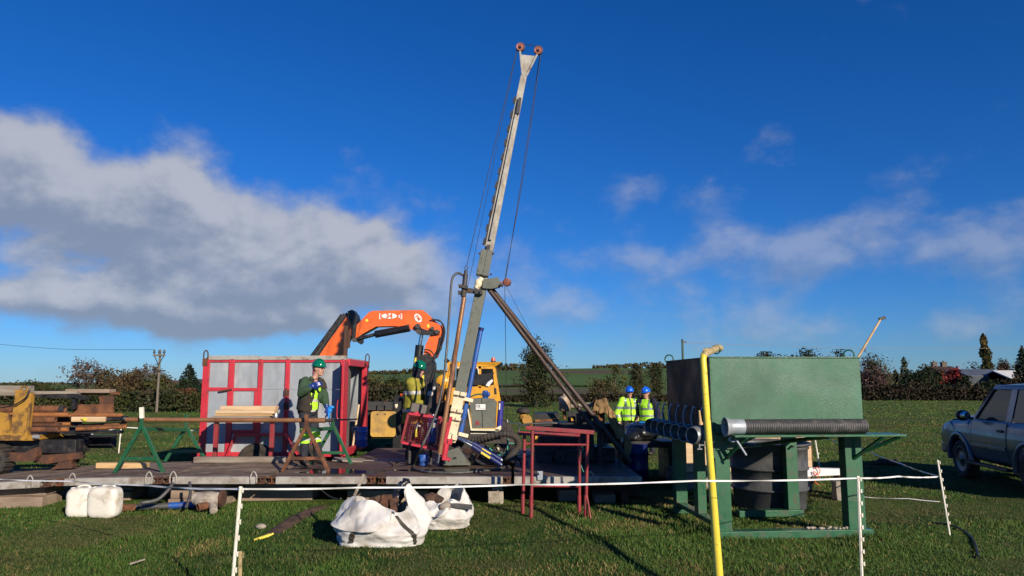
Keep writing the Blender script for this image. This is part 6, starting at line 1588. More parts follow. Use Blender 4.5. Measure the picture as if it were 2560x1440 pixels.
part(tank, 'skirt', tbox(.0, .25, -.004, .02, zt0 - .20, zt0 - .022).add([tp(.24, -.002, zt0 - .02), tp(.62, -.002, zt0 - .02), tp(.24, -.002, zt0 - .19)], [(0, 1, 2)]), 'green_leg')
part(tank, 'skirt_weld', tbar((.0, -.012, zt0 - .2), (.6, -.012, zt0 - .16), .012, .012), 'green_leg')
for k, (lx, ly, w) in enumerate(((.10, .10, .19), (TW - .14, .10, .22), (TW - .28, TD - .45, .17), (.12, TD - .12, .17), (.12, .95, .12))):
    part(tank, 'leg', tbox(lx - w / 2, lx + w / 2, ly - .08, ly + .08, .09, zt0 - .024), 'green_leg', .006)
part(tank, 'base_beam', tbox(-.01, TW + .05, .0, .16, .0, .092), 'green_leg', .006)
part(tank, 'base_beam', tbox(TW - 1.1, TW - .15, TD - .56, TD - .40, .0, .09), 'green_leg', .006)
part(tank, 'base_beam', tbox(.05, .17, .17, TD - .05, .10, .16), 'green_leg', .006)
part(tank, 'base_foot', tbox(.02, .26, TD - .2, TD - .04, .0, .085), 'green_leg', .006)
part(tank, 'cross_rail', tbox(.2, TW - .2, TD - .2, TD - .14, zt0 - .14, zt0 - .024), 'green_leg', .004)
part(tank, 'shelf', tbox(.12, TW + .33, -.36, -.02, zt0 - .03, zt0 - .005), 'green_leg', .004)
for (x0, x1, yb, zb) in ((.28, .16, .02, .98), (TW + .06, TW - .14, .02, .95), (TW + .27, TW - .02, .04, 1.02)):
    part(tank, 'shelf_brace', tbar((x0, -.33, zt0 - .03), (x1, yb, zb), .035, .035), 'green_leg', .003)
part(tank, 'shelf_brace', tbar((TW - .62, -.3, zt0 - .03), (TW - .80, TD - .5, 1.0), .04, .035), 'green_leg', .003)
part(tank, 'pin', MB().cyl(tp(.15, -.09, .97), tp(.15, .03, .97), .014).cyl(tp(TW - .28, TD - .62, .98), tp(TW - .28, TD - .54, .98), .014), 'steel_dark')
for x, y in ((.03, TD - .05), (TW - .1, .06)):
    part(tank, 'lifting_eye', MB().torus(tp(x, y, zt1 + .04), TM @ Vector((.5, 1, 0)), .062, .011, 18, 6), 'green_leg')
# stones on the base beam
rr_ = random.Random(5)
for k in range(13):
    x = TW - .75 + .048 * k + rr_.uniform(-.01, .01); s = rr_.uniform(.014, .026)
    mb = MB().ell(tp(x, .07 + rr_.uniform(-.03, .03), .092 + s * .6), (s * 1.4, s, s * .75), seg=7, rings=5)
    solo('pebble', mb, 'stone', 'pale pebbles lying in a row on the front base beam of the tank', 'pebble', group='pebbles on the tank base beam')

# ribbed hose on the shelf
ha, hb = tp(.27, -.18, zt0 + .085), tp(1.86, -.16, zt0 + .085); ln = (hb - ha).length; n = 54
pr_ = [(0, .07)]
for i in range(n): pr_ += [(ln * (i + .1) / n, .083), (ln * (i + .25) / n, .09), (ln * (i + .6) / n, .09), (ln * (i + .75) / n, .083)]
pr_ += [(ln, .082), (ln, .07), (ln - .25, .068)]
hs = thing('suction_hose', 'ribbed grey suction hose lying on the tank shelf', 'hose', (ha + hb) / 2 - V(0, 0, .09))
part(hs, 'ribbed_tube', MB().lathe(ha, hb - ha, pr_, 22), 'hose_grey')
part(hs, 'bell_end', MB().lathe(ha, ha - hb, [(-.03, .092), (.12, .092), (.15, .096), (.18, .110), (.20, .117), (.205, .112), (.19, .10), (.1, .08), (.0, .075)], 24), 'galv')
part(hs, 'clip_hook', MB().tube(smooth_path([ha + V(-.12, -.02, -.11), ha + V(-.16, -.04, -.15), ha + V(-.12, -.05, -.17), ha + V(-.06, -.05, -.15)], 5), .014, 8), 'galv')
part(hs, 'clip_lever', MB().cyl(ha + V(-.09, -.06, -.14), ha + V(.02, -.1, -.33), .016, .013, 10), 'galv')
# rack of couplings along the left side of the tank
CGp = 'galvanised couplings hung along the left side of the tank'
NM = ('first', 'second', 'third', 'fourth', 'fifth', 'sixth', 'seventh')
part(tank, 'coupling_board', tbox(-.075, -.035, .12, TD + .35, zt0 - .11, zt0 + .02), 'green_leg', .004)
for k in range(7):
    y = TD + .28 - k * .335
    ctr = tp(-.13, y, zt0 - .045)
    ax = TM @ Vector((-.86, -.5, .02)).normalized()
    lab = {0: 'galvanised coupling farthest back, next to the black bundle', 5: 'bright sunlit galvanised coupling, second nearest the yellow hose', 6: 'tilted galvanised coupling nearest the yellow hose'}.get(k, NM[k] + ' galvanised coupling counted from the black bundle')
    cpg = thing('hose_coupling', lab, 'coupling', ctr - V(0, 0, .12), CGp)
    body = part(cpg, 'socket', MB().lathe(ctr, ax, [(-.06, .06), (-.05, .09), (.0, .112), (.05, .118), (.09, .113), (.115, .105), (.12, .098), (.10, .095), (.02, .09), (-.05, .05)], 24), 'galv_bright')
    lift = tp(-.05 , y + .06, zt0 + .29)
    part(cpg, 'lever', MB().tube(smooth_path([ctr + V(.05, -.04, .08), ctr.lerp(lift, .5) + V(.0, 0, .02), lift, lift + TM @ Vector((.01, -.035, .006)), lift + TM @ Vector((.015, -.06, -.012))], 4), .012, 8), 'galv_bright')
    part(body, 'hook_ring', MB().torus(ctr + ax * .02, ax, .118, .007, 24, 6), 'galv')
for k, (px, y0, y1, Yq) in enumerate(((1748, 1026, 1056, 9.0), (1657, 1030, 1050, 11.0))):
    solo('brass_tap', MB().cyl(at(px, y0, Yq), at(px + 3, y1, Yq), .012, .02, 10).cyl(at(px + 3, y1, Yq), at(px + 4, y1 + 6, Yq), .03, .03, 12), 'wood_fresh', ('brass coloured nozzle hanging near the yellow hose', 'brass coloured nozzle hanging behind the coupling levers')[k], 'nozzle')
solo('brass_valve', MB().cyl(at(1748, 1110, 8.95), at(1748, 1122, 8.95), .014, .014, 8).cyl(at(1743, 1123, 8.95), at(1755, 1123, 8.95), .012, .012, 8).cyl(at(1750, 1113, 8.95), at(1764, 1113, 8.95), .01, .01, 8), 'galv_bright', 'small pale tap handle below the nearest coupling', 'tap')

# ------------------------------------------------------------------ yellow hose
yp = [at(1794, 870, 9.25), at(1776, 878, 9.0), at(1764, 884, 8.88), at(1758, 896, 8.84), at(1760, 930, 8.8), at(1765, 1010, 8.62), at(1773, 1120, 8.15), at(1783, 1250, 7.45), at(1797, 1440, 6.55), at(1803, 1530, 6.1)]
yh = thing('yellow_hose', 'thick yellow hose hanging from the tank corner to the grass', 'hose', V(yp[7].x, yp[7].y, 0))
part(yh, 'tube', MB().tube(smooth_path(yp[2:], 8), .039, 14), 'yellow_hose')
part(yh, 'sleeve', MB().tube(smooth_path([yp[0] + V(.06, .1, .0), yp[0], yp[1], yp[2], yp[2].lerp(yp[3], .5)], 6), .044, 14), 'stake_straw', label='frayed grey-brown sleeve over the hose end')
part(yh, 'tie', MB().torus(at(1790, 874, 9.2), yp[1] - yp[0], .052, .009, 18, 6), 'green_trestle')
part(yh, 'frayed_end', MB().tube(smooth_path([at(1772, 876, 8.92), at(1764, 873, 8.9), at(1757, 876, 8.88)], 4), [.02] * 5 + [.008] * 4, 6).tube(smooth_path([at(1766, 880, 8.9), at(1756, 882, 8.86), at(1752, 886, 8.84)], 4), .006, 5), 'stake_straw')

# rake sticking out of the tank
ra, rb = at(2146, 892, 10.5), at(2202, 797, 10.7)
rk_ = thing('broom', 'wooden handled scraper leaning out of the tank', 'tool', ra - V(.3, 0, .6))
part(rk_, 'handle', MB().cyl(ra - (rb - ra) * 1.0, rb, .017, .015, 10), 'wood_fresh')
part(rk_, 'head', MB().obox(rb + V(.02, 0, .005), (.10, .04, .045), (0, -.3, 0)), 'black', .004)

# ------------------------------------------------------------------ tub, crate, drawbar behind and below the tank
tb = at(1922, 1190, 11.35); tb.z = 0
tub = thing('water_tub', 'round dark grey ribbed plastic tub under the tank', 'tub', tb)
pf = [(0, 0), (0, .50), (.02, .515)]
for k in range(3):
    z0_ = .02 + k * .3; pf += [(z0_ + .27, .54 + .018 * k), (z0_ + .275, .57 + .012 * k), (z0_ + .30, .575 + .012 * k), (z0_ + .305, .552 + .018 * k)]
pf += [(.955, .605), (.955, .64), (.985, .64), (.985, .58), (.93, .57)]
part(tub, 'shell', MB().lathe(tb, (0, 0, 1), pf, 36), 'tub_grey')
part(tub, 'lid', MB().lathe(tb + V(0, 0, .93), (0, 0, 1), [(0, .57), (.01, .3), (.02, 0)], 36), 'tub_grey')
cr_ = at(1850, 1110, 13.1)
crt = thing('plywood_crate', 'pale yellow plywood crate behind the tank', 'crate', (at(1860, 1150, 13.1).x, 13.4, 0))
x0_, x1_ = at(1692, 1110, 13.1).x, at(2028, 1110, 13.1).x; zt_c = at(1900, 1094, 13.1).z
for k in range(4):
    a = x0_ + (x1_ - x0_) * k / 4
    part(crt, 'panel', MB().box(a + .004, a + (x1_ - x0_) / 4 - .004, 13.1, 13.12, .32, zt_c), 'wood_pale', .002)
part(crt, 'lid', MB().box(x0_ - .02, x1_ + .02, 13.08, 14.1, zt_c + .002, zt_c + .025), 'wood_pale')
part(crt, 'end_board', MB().box(x1_ - .002, x1_ + .02, 13.12, 14.08, .1, zt_c - .002), 'rust')
part(crt, 'skid', MB().box(x0_, x1_, 13.15, 13.25, 0, .318).box(x0_, x1_, 13.95, 14.05, 0, .318), 'wood_grey')
wb = thing('drawbar', 'white painted steel drawbar resting on blocks behind the tank', 'drawbar', (at(2075, 1190, 12.4).x, 12.4, .2))
part(wb, 'beam', MB().prism([at(2010, 1170, 12.4), at(2137, 1173, 12.4), at(2137, 1186, 12.4), at(2010, 1192, 12.4)], (0, .12, 0)), 'white_paint', .006)
part(wb, 'string', MB().tube(smooth_path([at(2036, 1172, 12.38), at(2044, 1168, 12.36), at(2050, 1180, 12.36), at(2038, 1188, 12.36), at(2034, 1178, 12.36), at(2046, 1190, 12.36), at(2038, 1204, 12.38), at(2046, 1212, 12.38)], 5), .007, 5), 'string_orange')
block('timber_block', 'dark packing block under the white drawbar', 2098, 1190, 2140, 1212, depth=.25, Y=12.35, z1=at(2100, 1189, 12.35).z, m='rust_dark')
block('timber_block', 'small yellow-brown block at the foot of the white drawbar', 2090, 1204, 2138, 1217, depth=.2, Y=11.95, m='wood_grey')
block('timber_block', 'short grey block lying behind the white drawbar', 2116, 1160, 2130, 1172, depth=.2, Y=14.6, m='wood_grey')
dbp = gnd(2215, 1163) + V(0, 0, .04)
lg = remesh(MB().cyl(dbp + V(-.35, .05, .0), dbp + V(.25, -.03, .02), .05, .07).ell(dbp + V(-.05, 0, .05), (.16, .08, .07)), .02, 1)
lg.v = [tuple(Vector(p) + Vector(mnoise.noise_vector(Vector(p) * 8)) * .03) for p in lg.v]
solo('log_piece', lg, 'rust_dark', 'reddish log piece lying in the shadow of the car', 'log')

# ------------------------------------------------------------------ electric fence: stakes and tape
FG = 'plastic stakes of the tape fence'
def stake(label, top, bot, Y, w=.026, m='stake_white', lugs=8, base=None):
    T = at(top[0], top[1], Y); B = at(bot[0], bot[1], Y) if base is None else base
    d = (B - T).normalized()
    if base is None and B.z > 0: B = B + d * (B.z / -d.z)
    rt = thing('fence_stake', label, 'stake', (B.x, B.y, 0), FG)
    part(rt, 'shaft', MB().bar(B + d * .02, T, w, .012).bar(B + d * .02, T + d * .01, .012, w * .9), m, .002)
    ln = (B - T).length; sd = 1 if m == 'stake_white' and top[0] > 1500 else 1
    for k in range(lugs):
        p = T + d * (.03 + (ln - .1) * k / lugs)
        part(rt, 'lug', MB().bar(p + V(sd * w * .5, -.008, 0), p + V(sd * w * 1.05, -.008, 0), .03, .014, up=(0, -1, 0)).bar(p + V(sd * w * 1.0, -.008, -.02), p + V(sd * w * 1.0, -.008, .02), .008, .014), m, .002)
    return T
S1 = stake('white plastic stake nearest the camera at lower left', (602, 1216), (583, 1440), 5.9, .024)
S2 = stake('white plastic stake standing in front of the tank', (2145, 1190), (2154, 1425), 7.15, .026)
S3 = stake('pale stake leaning at the fence corner below the car', (2344, 1150), (2372, 1322), 9.2, .02)
stake('short straw coloured stake end beside the nearest white stake', (601, 1378), (600, 1440), 6.2, .03, 'stake_straw', 2)
stake('distant white stake behind the left green trestle', (303, 1066), (297, 1130), 19.6, .03, lugs=3)
stake('distant white stake in the field right of the yellow cab', (1268, 1049), (1272, 1082), 26, .035, lugs=0)
stake('white stake leaning behind the plywood crate', (2037, 1094), (2049, 1168), 15.8, .03, lugs=2)
def tape(label, pts, w=.011, n=14):
    P = []
    for a, b_ in zip(pts[:-1], pts[1:]):
        a, b_ = Vector(a), Vector(b_)
        m_ = max(8, int((b_ - a).length * n))
        for k in range(m_): 
            t = k / m_; P.append(a.lerp(b_, t) + V(0, 0, -.012 * (b_ - a).length * .5 * math.sin(math.pi * t)))
    P.append(Vector(pts[-1])); mb = MB(); vs = []
    for i, p in enumerate(P):
        d = (P[min(i + 1, len(P) - 1)] - P[max(0, i - 1)]).normalized(); s = d.cross(V(0, 0, 1)).normalized(); u = s.cross(d)
        a = .5 * math.sin(i * .23) + .45 * math.sin(i * .61 + 1) ; ww = w * .5
        q = (u * math.cos(a) + s * math.sin(a)) * ww; o_ = d.cross(q).normalized() * .0008
        vs += [p - q - o_, p + q - o_, p + q + o_, p - q + o_]
    fs = []
    for i in range(len(P) - 1):
        for k in range(4): fs.append((i * 4 + k, i * 4 + (k + 1) % 4, (i + 1) * 4 + (k + 1) % 4, (i + 1) * 4 + k))
    mb.add(vs, fs, False)
    solo('fence_tape', mb, 'tape', label, 'fence tape', group='white electric fence tape')
tape('white fence tape running left from the nearest stake past the cans', [at(-60, 1194, 9.4), at(180, 1203, 8.4), at(360, 1213, 7.4), S1 + V(0, 0, -.02)], .016)
tape('white fence tape between the nearest stake and the stake before the tank', [S1 + V(0, 0, -.02), at(900, 1219, 6.15), at(1290, 1212, 6.4), at(1740, 1202, 6.75), S2 + V(0, 0, -.02)], .015)
tape('twisted white fence tape from the tank stake to the corner stake', [S2 + V(0, 0, -.02), at(2246, 1191, 8.1), at(2345, 1192, 9.18)], .016, 22)
tape('thin white fence line running back from the corner stake', [at(2345, 1190, 9.18), at(2250, 1158, 11.5), at(2150, 1118, 15), at(2062, 1094, 19)], .018)
tape('pale fence tape lying slack on the grass right of the tank', [gnd(2110, 1243) + V(0, 0, .045), gnd(2190, 1247) + V(0, 0, .012), gnd(2270, 1252) + V(0, 0, .035), gnd(2350, 1256) + V(0, 0, .01)], .009)
tape('far white fence tape behind the left trestle', [at(186, 1092, 19), at(240, 1083, 19.3), at(303, 1068, 19.6), at(420, 1072, 19.8), at(500, 1077, 20)], .02)
tape('far white fence line right of the yellow cab', [at(1268, 1051, 26), at(1300, 1060, 22), at(1330, 1066, 20)], .025)

# ------------------------------------------------------------------ bulk bags
def bag(label, cx, cy, rx, ry_, seed, rim, hmax, tilt=0.0, straps=(), flaps=(), group='white bulk bags on the grass'):
    rt = thing('bulk_bag', label, 'bag', (cx, cy, 0), group)
    def surf(u, t, inner=0.0):
        th = 2 * math.pi * u; H = rim(th) * hmax
        z = H * t
        prof = (1.04 + .16 * math.sin(min(1, t * 1.5) * math.pi * .62)) if t < .4 else (1.19 - .50 * ((t - .4) / .6) ** 1.1)
        rnd = 1.0
        sq = (abs(math.cos(th)) ** 3.2 + abs(math.sin(th)) ** 3.2) ** (-1 / 3.2)
        p = Vector((math.cos(th), math.sin(th), t * 1.5))
        fold = .05 * math.sin(th * 5 + seed + 3 * t) * t + .035 * math.sin(th * 9 + seed * 2 - 5 * t) * (.3 + t)
        cre = .14 * mnoise.noise(p * 1.9 + Vector((seed, 0, 0))) + .07 * abs(mnoise.noise(p * 4.4 + Vector((0, seed, 0)))) + .06 * (.5 - abs(mnoise.noise(Vector((p.x * 5 + p.z * 2, p.y * 5 - p.z * 3, p.z * 2.4)) + Vector((seed, seed, 0)))))
        k = (prof * (.55 + .45 * sq)) * (1 + fold + cre) - inner
        return Vector((cx + math.cos(th) * rx * k + tilt * t, cy + math.sin(th) * ry_ * k, z * (1 + .10 * mnoise.noise(p * 2.5 + Vector((7, seed, 3)))) + .002))
    mb = MB().grid(lambda u, v: surf(u, v), 96, 30)
    mb.grid(lambda u, v: surf(u, 1 - .62 * v, .03 + .05 * v), 96, 12)
    part(rt, 'fabric', mb, 'bag')
    for (u0, u1, d0_, d1_) in flaps:
        def ff(a, b_, u0=u0, u1=u1, d0_=d0_, d1_=d1_):
            u = u0 + (u1 - u0) * a; drop = (d0_ + (d1_ - d0_) * a) * math.sin(math.pi * min(1, .12 + a * .95)) ** .4
            t = 1.0 - drop * b_; p = surf(u, t); c = Vector((cx, cy, p.z)); out = (p - c).normalized()
            w_ = .012 + .055 * math.sin(math.pi * b_ * .5) + .03 * math.sin(a * 17 + b_ * 3) * b_
            return p + out * w_ + Vector((0, 0, .016 * (1 - b_)))
        fl = MB().grid(ff, 60, 16); fl.grid(lambda a, b_: ff(a, 1 - b_) - (ff(a, 1 - b_) - Vector((cx, cy, ff(a, 1 - b_).z))).normalized() * .008, 60, 16)
        part(rt, 'folded_flap', fl, 'bag')
    for (u0, u1, t0, t1) in straps:
        def sf(a, b_, u0=u0, u1=u1, t0=t0, t1=t1):
            t = t0 + (t1 - t0) * a; u = u0 + (u1 - u0) * a
            p = surf(u + (b_ - .5) * .014, t); c = Vector((cx, cy, p.z)); return p + (p - c).normalized() * .012
        part(rt, 'strap', MB().grid(sf, 30, 2), 'strap')
    return rt, surf
bcx, bcy = at(955, 1300, 8.95).x, 9.0
def rim1(th):
    g = lambda c, w: math.exp(-((math.atan2(math.sin(th - c), math.cos(th - c))) / w) ** 2)
    return .80 + .16 * g(math.pi * 1.0, .8) + .46 * g(.12, .36) + .03 * math.sin(3 * th) - .10 * g(-1.0, .35) + .10 * g(-2.2, .5) - .12 * g(1.5, .8)
b1, s1 = bag('large slumped white bulk bag in front of the deck', bcx, bcy, .47, .40, 2.3, rim1, .54, 0.0, ((.665, .69, .12, .42), (.895, .835, .05, .90)), ((.52, .83, .42, .74),))
def rim2(th):
    g = lambda c, w: math.exp(-((math.atan2(math.sin(th - c), math.cos(th - c))) / w) ** 2)
    return .72 + .42 * g(1.2, .9) + .25 * g(.1, .5) + .06 * math.sin(4 * th)
b2c = at(1110, 1270, 9.8)
b2_, s2 = bag('smaller crumpled white bulk bag right of the large one', b2c.x, 9.95, .30, .28, 6.1, rim2, .46, .02, (), ((.60, .80, .35, .6),))
# contents of the bags
solo('wooden_stick', MB().bar(at(886, 1240, 9.0), at(910, 1186, 9.1), .035, .02), 'wood_grey', 'grey wooden stick poking out of the large bag', 'stick', bev=.003)
for k, (lab, px, py, rr2, m_) in enumerate((('crumpled rusty scrap at the back of the large bag', 962, 1250, .075, 'rust'), ('dark rusty coil in the mouth of the large bag', 982, 1252, .07, 'rust_dark'), ('brown muddy scrap in the middle of the bag mouth', 938, 1254, .07, 'soil'))):
    c = at(px, py, 9.1); g_ = remesh(MB().ell(c, (rr2, rr2, rr2 * .8)).ell(c + V(rr2 * .6, 0, rr2 * .3), (rr2 * .6,) * 3).cyl(c + V(0, 0, -.25), c, rr2 * .8), .014, 1)
    g_.v = [tuple(Vector(p) + Vector(mnoise.noise_vector(Vector(p) * 16)) * .03) for p in g_.v]
    solo('scrap', g_, m_, lab, 'scrap', group='scrap inside the large bag')
c = at(1012, 1232, 9.2)
pw = remesh(MB().tube(smooth_path([at(986, 1262, 9.1), at(996, 1240, 9.15), at(1008, 1216, 9.2), at(1020, 1204, 9.2)], 5), [.06] * 6 + [.08] * 6 + [.06] * 4, 10), .014, 1)
pw.v = [tuple(Vector(p) + Vector(mnoise.noise_vector(Vector(p) * 14)) * .035) for p in pw.v]
solo('plastic_sheet', pw, 'plastic_black', 'shiny dark plastic sheet stuffed into the large bag', 'plastic sheet')
solo('scrap_board', MB().bar(at(1120, 1262, 9.72), at(1180, 1268, 9.75), .05, .1), 'hose_grey', 'grey board end sticking out of the smaller bag', 'board', bev=.004)
c = at(1078, 1246, 9.9); g_ = remesh(MB().ell(c, (.12, .1, .07)).ell(c + V(.08, 0, -.02), (.08, .1, .06)).cyl(c + V(0, 0, -.2), c, .08), .016, 1)
g_.v = [tuple(Vector(p) + Vector(mnoise.noise_vector(Vector(p) * 16)) * .03) for p in g_.v]
solo('scrap', g_, 'soil', 'dark muddy scrap in the smaller bag', 'scrap')
c = at(1112, 1268, 9.68); solo('paper_bag', remesh(MB().ell(c, (.08, .05, .06)).obox(c + V(.03, 0, .03), (.08, .06, .07), (0, .6, 0)), .014, 1), 'wood_grey', 'crushed brown paper bag in the smaller bag', 'paper')
solo('black_strap', MB().tube(smooth_path([at(800, 1222, 9.6), at(822, 1240, 9.3), at(844, 1248, 9.05), at(852, 1246, 8.95)], 5), .009, 6), 'strap', 'thin black strap trailing from the left corner of the large bag', 'strap')

# trench of turned soil and litter beside the bag
def soil(u, v):
    x = -3.12 + .95 * v + .12 * math.sin(7 * u); y = 8.95 + 1.05 * v + (u - .5) * .36
    a, c_ = gnd(672, 1338), gnd(815, 1262); d = (c_ - a); nrm = V(-d.y, d.x, 0).normalized()
    p = a + d * v + nrm * (u - .5) * .30 * (1 + .5 * mnoise.noise(Vector((v * 4, 0, 2))))
    edge = math.sin(math.pi * u) * math.sin(math.pi * v) ** .4
    z = zp(p.x, p.y) - .012 + edge * (.045 + .035 * mnoise.noise(Vector((p.x * 9, p.y * 9, 0))) + .02 * mnoise.noise(Vector((p.x * 30, p.y * 30, 0))))
    return Vector((p.x, p.y, z))
solo('soil_heap', MB().grid(soil, 20, 50), 'soil', 'strip of turned brown soil left of the large bag', 'soil', kind='structure')
c = gnd(655, 1350)
solo('yellow_scrap', MB().obox(c + V(0, 0, .03), (.20, .05, .03), (0, -.25, .5)).obox(c + V(.08, .03, .05), (.10, .045, .02), (0, -.4, .5)), 'yellow_hose', 'short yellow plastic scrap lying in the grass', 'scrap', bev=.008)
c = gnd(652, 1322); solo('pale_stone', MB().ell(c + V(0, 0, .03), (.07, .05, .035)), 'stone', 'pale stone beside the turned soil', 'stone')
c = gnd(341, 1419); solo('twig', MB().tube([c + V(-.06, -.02, .04), c + V(.06, .05, .07)], [.012, .008], 6), 'wood_grey', 'short grey twig lying in the grass at lower left', 'twig')
c = gnd(2405, 1345); solo('ground_hose', MB().tube(smooth_path([gnd(2330, 1312) + V(0, 0, .03), gnd(2385, 1322) + V(0, 0, .035), gnd(2430, 1350) + V(0, 0, .03), gnd(2448, 1400) + V(0, 0, .03)], 8), .012, 6), 'black', 'thin dark cable lying in the grass at the right', 'cable')

# ------------------------------------------------------------------ parked car
FW = gnd(2404, 1194); HD = Vector((.15, .989, 0)).normalized(); LF = Vector((-HD.y, HD.x, 0))
def cp_(x, y, z): return FW + HD * x + LF * (y - .86) + Vector((0, 0, z))
suv = thing('parked_car', 'silver-blue off-road car parked at the right edge', 'car', cp_(-1.3, 0, 0))
def cmb_(mb): mb.v = [tuple(cp_(*p)) for p in mb.v]; return mb
def arc(cx_, r, a0, a1, n, z=.40): return [(cx_ + r * math.cos(R(a0 + (a1 - a0) * k / n)), z + r * math.sin(R(a0 + (a1 - a0) * k / n))) for k in range(n + 1)]
low = [(.80, .46), (.85, .62), (.83, .88), (.74, 1.03), (.45, 1.11), (-.46, 1.18), (-3.30, 1.20), (-3.42, 1.10), (-3.45, .80), (-3.40, .50)]
bot = list(reversed(arc(-2.545, .46, 0, 180, 12))) ; bot = arc(-2.545, .46, 180, 0, 12)
prof = low + [(-3.02, .46)] + bot[0:] + [(-2.07, .43), (-.50, .43)] + arc(0, .46, 180, 0, 12) + [(.48, .44)]
def bulge(x, z): return .80 + .07 * math.exp(-((z - .82) / .34) ** 2) - .05 * max(0, x - .2) ** 2 - .03 * max(0, -2.9 - x)
mb = MB(); mb.prism([Vector((x, -.76, z)) for x, z in prof], (0, 1.52, 0)); part(suv, 'body', cmb_(mb), 'car_paint', .05, seg=3)
bm_ = bmesh.new(); vs_ = [bm_.verts.new((x, 0, z)) for x, z in prof]; bm_.faces.new(vs_)
bmesh.ops.triangulate(bm_, faces=bm_.faces[:]); 
for _ in range(3): bmesh.ops.subdivide_edges(bm_, edges=[e for e in bm_.edges if e.calc_length() > .09], cuts=1); bmesh.ops.triangulate(bm_, faces=bm_.faces[:])
bm_.verts.index_update()
for s_ in (1, -1):
    mb = MB()
    edge_ = {v.index for e in bm_.edges if e.is_boundary for v in e.verts}
    mb.add([Vector((v.co.x, s_ * (bulge(v.co.x, v.co.z) - (.035 if v.index in edge_ else 0)), v.co.z)) for v in bm_.verts], [tuple(v.index for v in (f.verts if s_ < 0 else reversed(f.verts))) for f in bm_.faces], True)
    bnd = [e for e in bm_.edges if e.is_boundary]
    for e in bnd:
        p, q_ = e.verts; mb.add([Vector((p.co.x, s_ * (bulge(p.co.x, p.co.z) - .035), p.co.z)), Vector((q_.co.x, s_ * (bulge(q_.co.x, q_.co.z) - .035), q_.co.z)), Vector((q_.co.x, s_ * .74, q_.co.z)), Vector((p.co.x, s_ * .74, p.co.z))], [(0, 1, 2, 3)], False)
    part(suv, 'side_panel', cmb_(mb), 'car_paint')
bm_.free()
part(suv, 'bonnet', cmb_(MB().grid(lambda u, v: Vector((.76 - 1.22 * u, -.74 + 1.48 * v, 1.0 + .20 * min(1, u * 3.2) ** .5 * (1 - .0 * u) + .03 * math.sin(math.pi * v) - .05 * abs(2 * v - 1) ** 6)), 14, 16)), 'car_paint')
for s_ in (1, -1):
    for ax_ in (0, -2.545):
        fl = MB()
        pts = [Vector((ax_ + .47 * math.cos(R(a)), s_ * .845, .40 + .47 * math.sin(R(a)))) for a in range(-8, 189, 14)]
        fl.tube(pts, .055, 8); part(suv, 'wheel_arch', cmb_(fl), 'car_paint')
        w = part(suv, 'wheel', cmb_(MB().lathe((ax_, s_ * .62, .37), (0, s_, 0), [(0, .1), (0, .30), (.03, .36), (.06, .372), (.2, .372), (.23, .355), (.245, .30), (.23, .25), (.21, .24)], 28)), 'rubber')
        part(w, 'rim', cmb_(MB().lathe((ax_, s_ * .62, .37), (0, s_, 0), [(.235, 0), (.235, .05), (.20, .07), (.20, .20), (.225, .235), (.23, .25), (.1, .25)], 24)), 'alloy')
def sy(z): return .80 - .15 * max(0, z - 1.19) / .62 - .02 * (max(0, z - 1.19) / .62) ** 2
def side_poly(pts, s_, off, th, nm, m, par=None, bev=.008):
    mb = MB(); mb.prism([Vector((x, s_ * (sy(z) + off), z)) for x, z in (pts if s_ > 0 else list(reversed(pts)))], (0, -s_ * th, 0)); return part(par or suv, nm, cmb_(mb), m, bev)
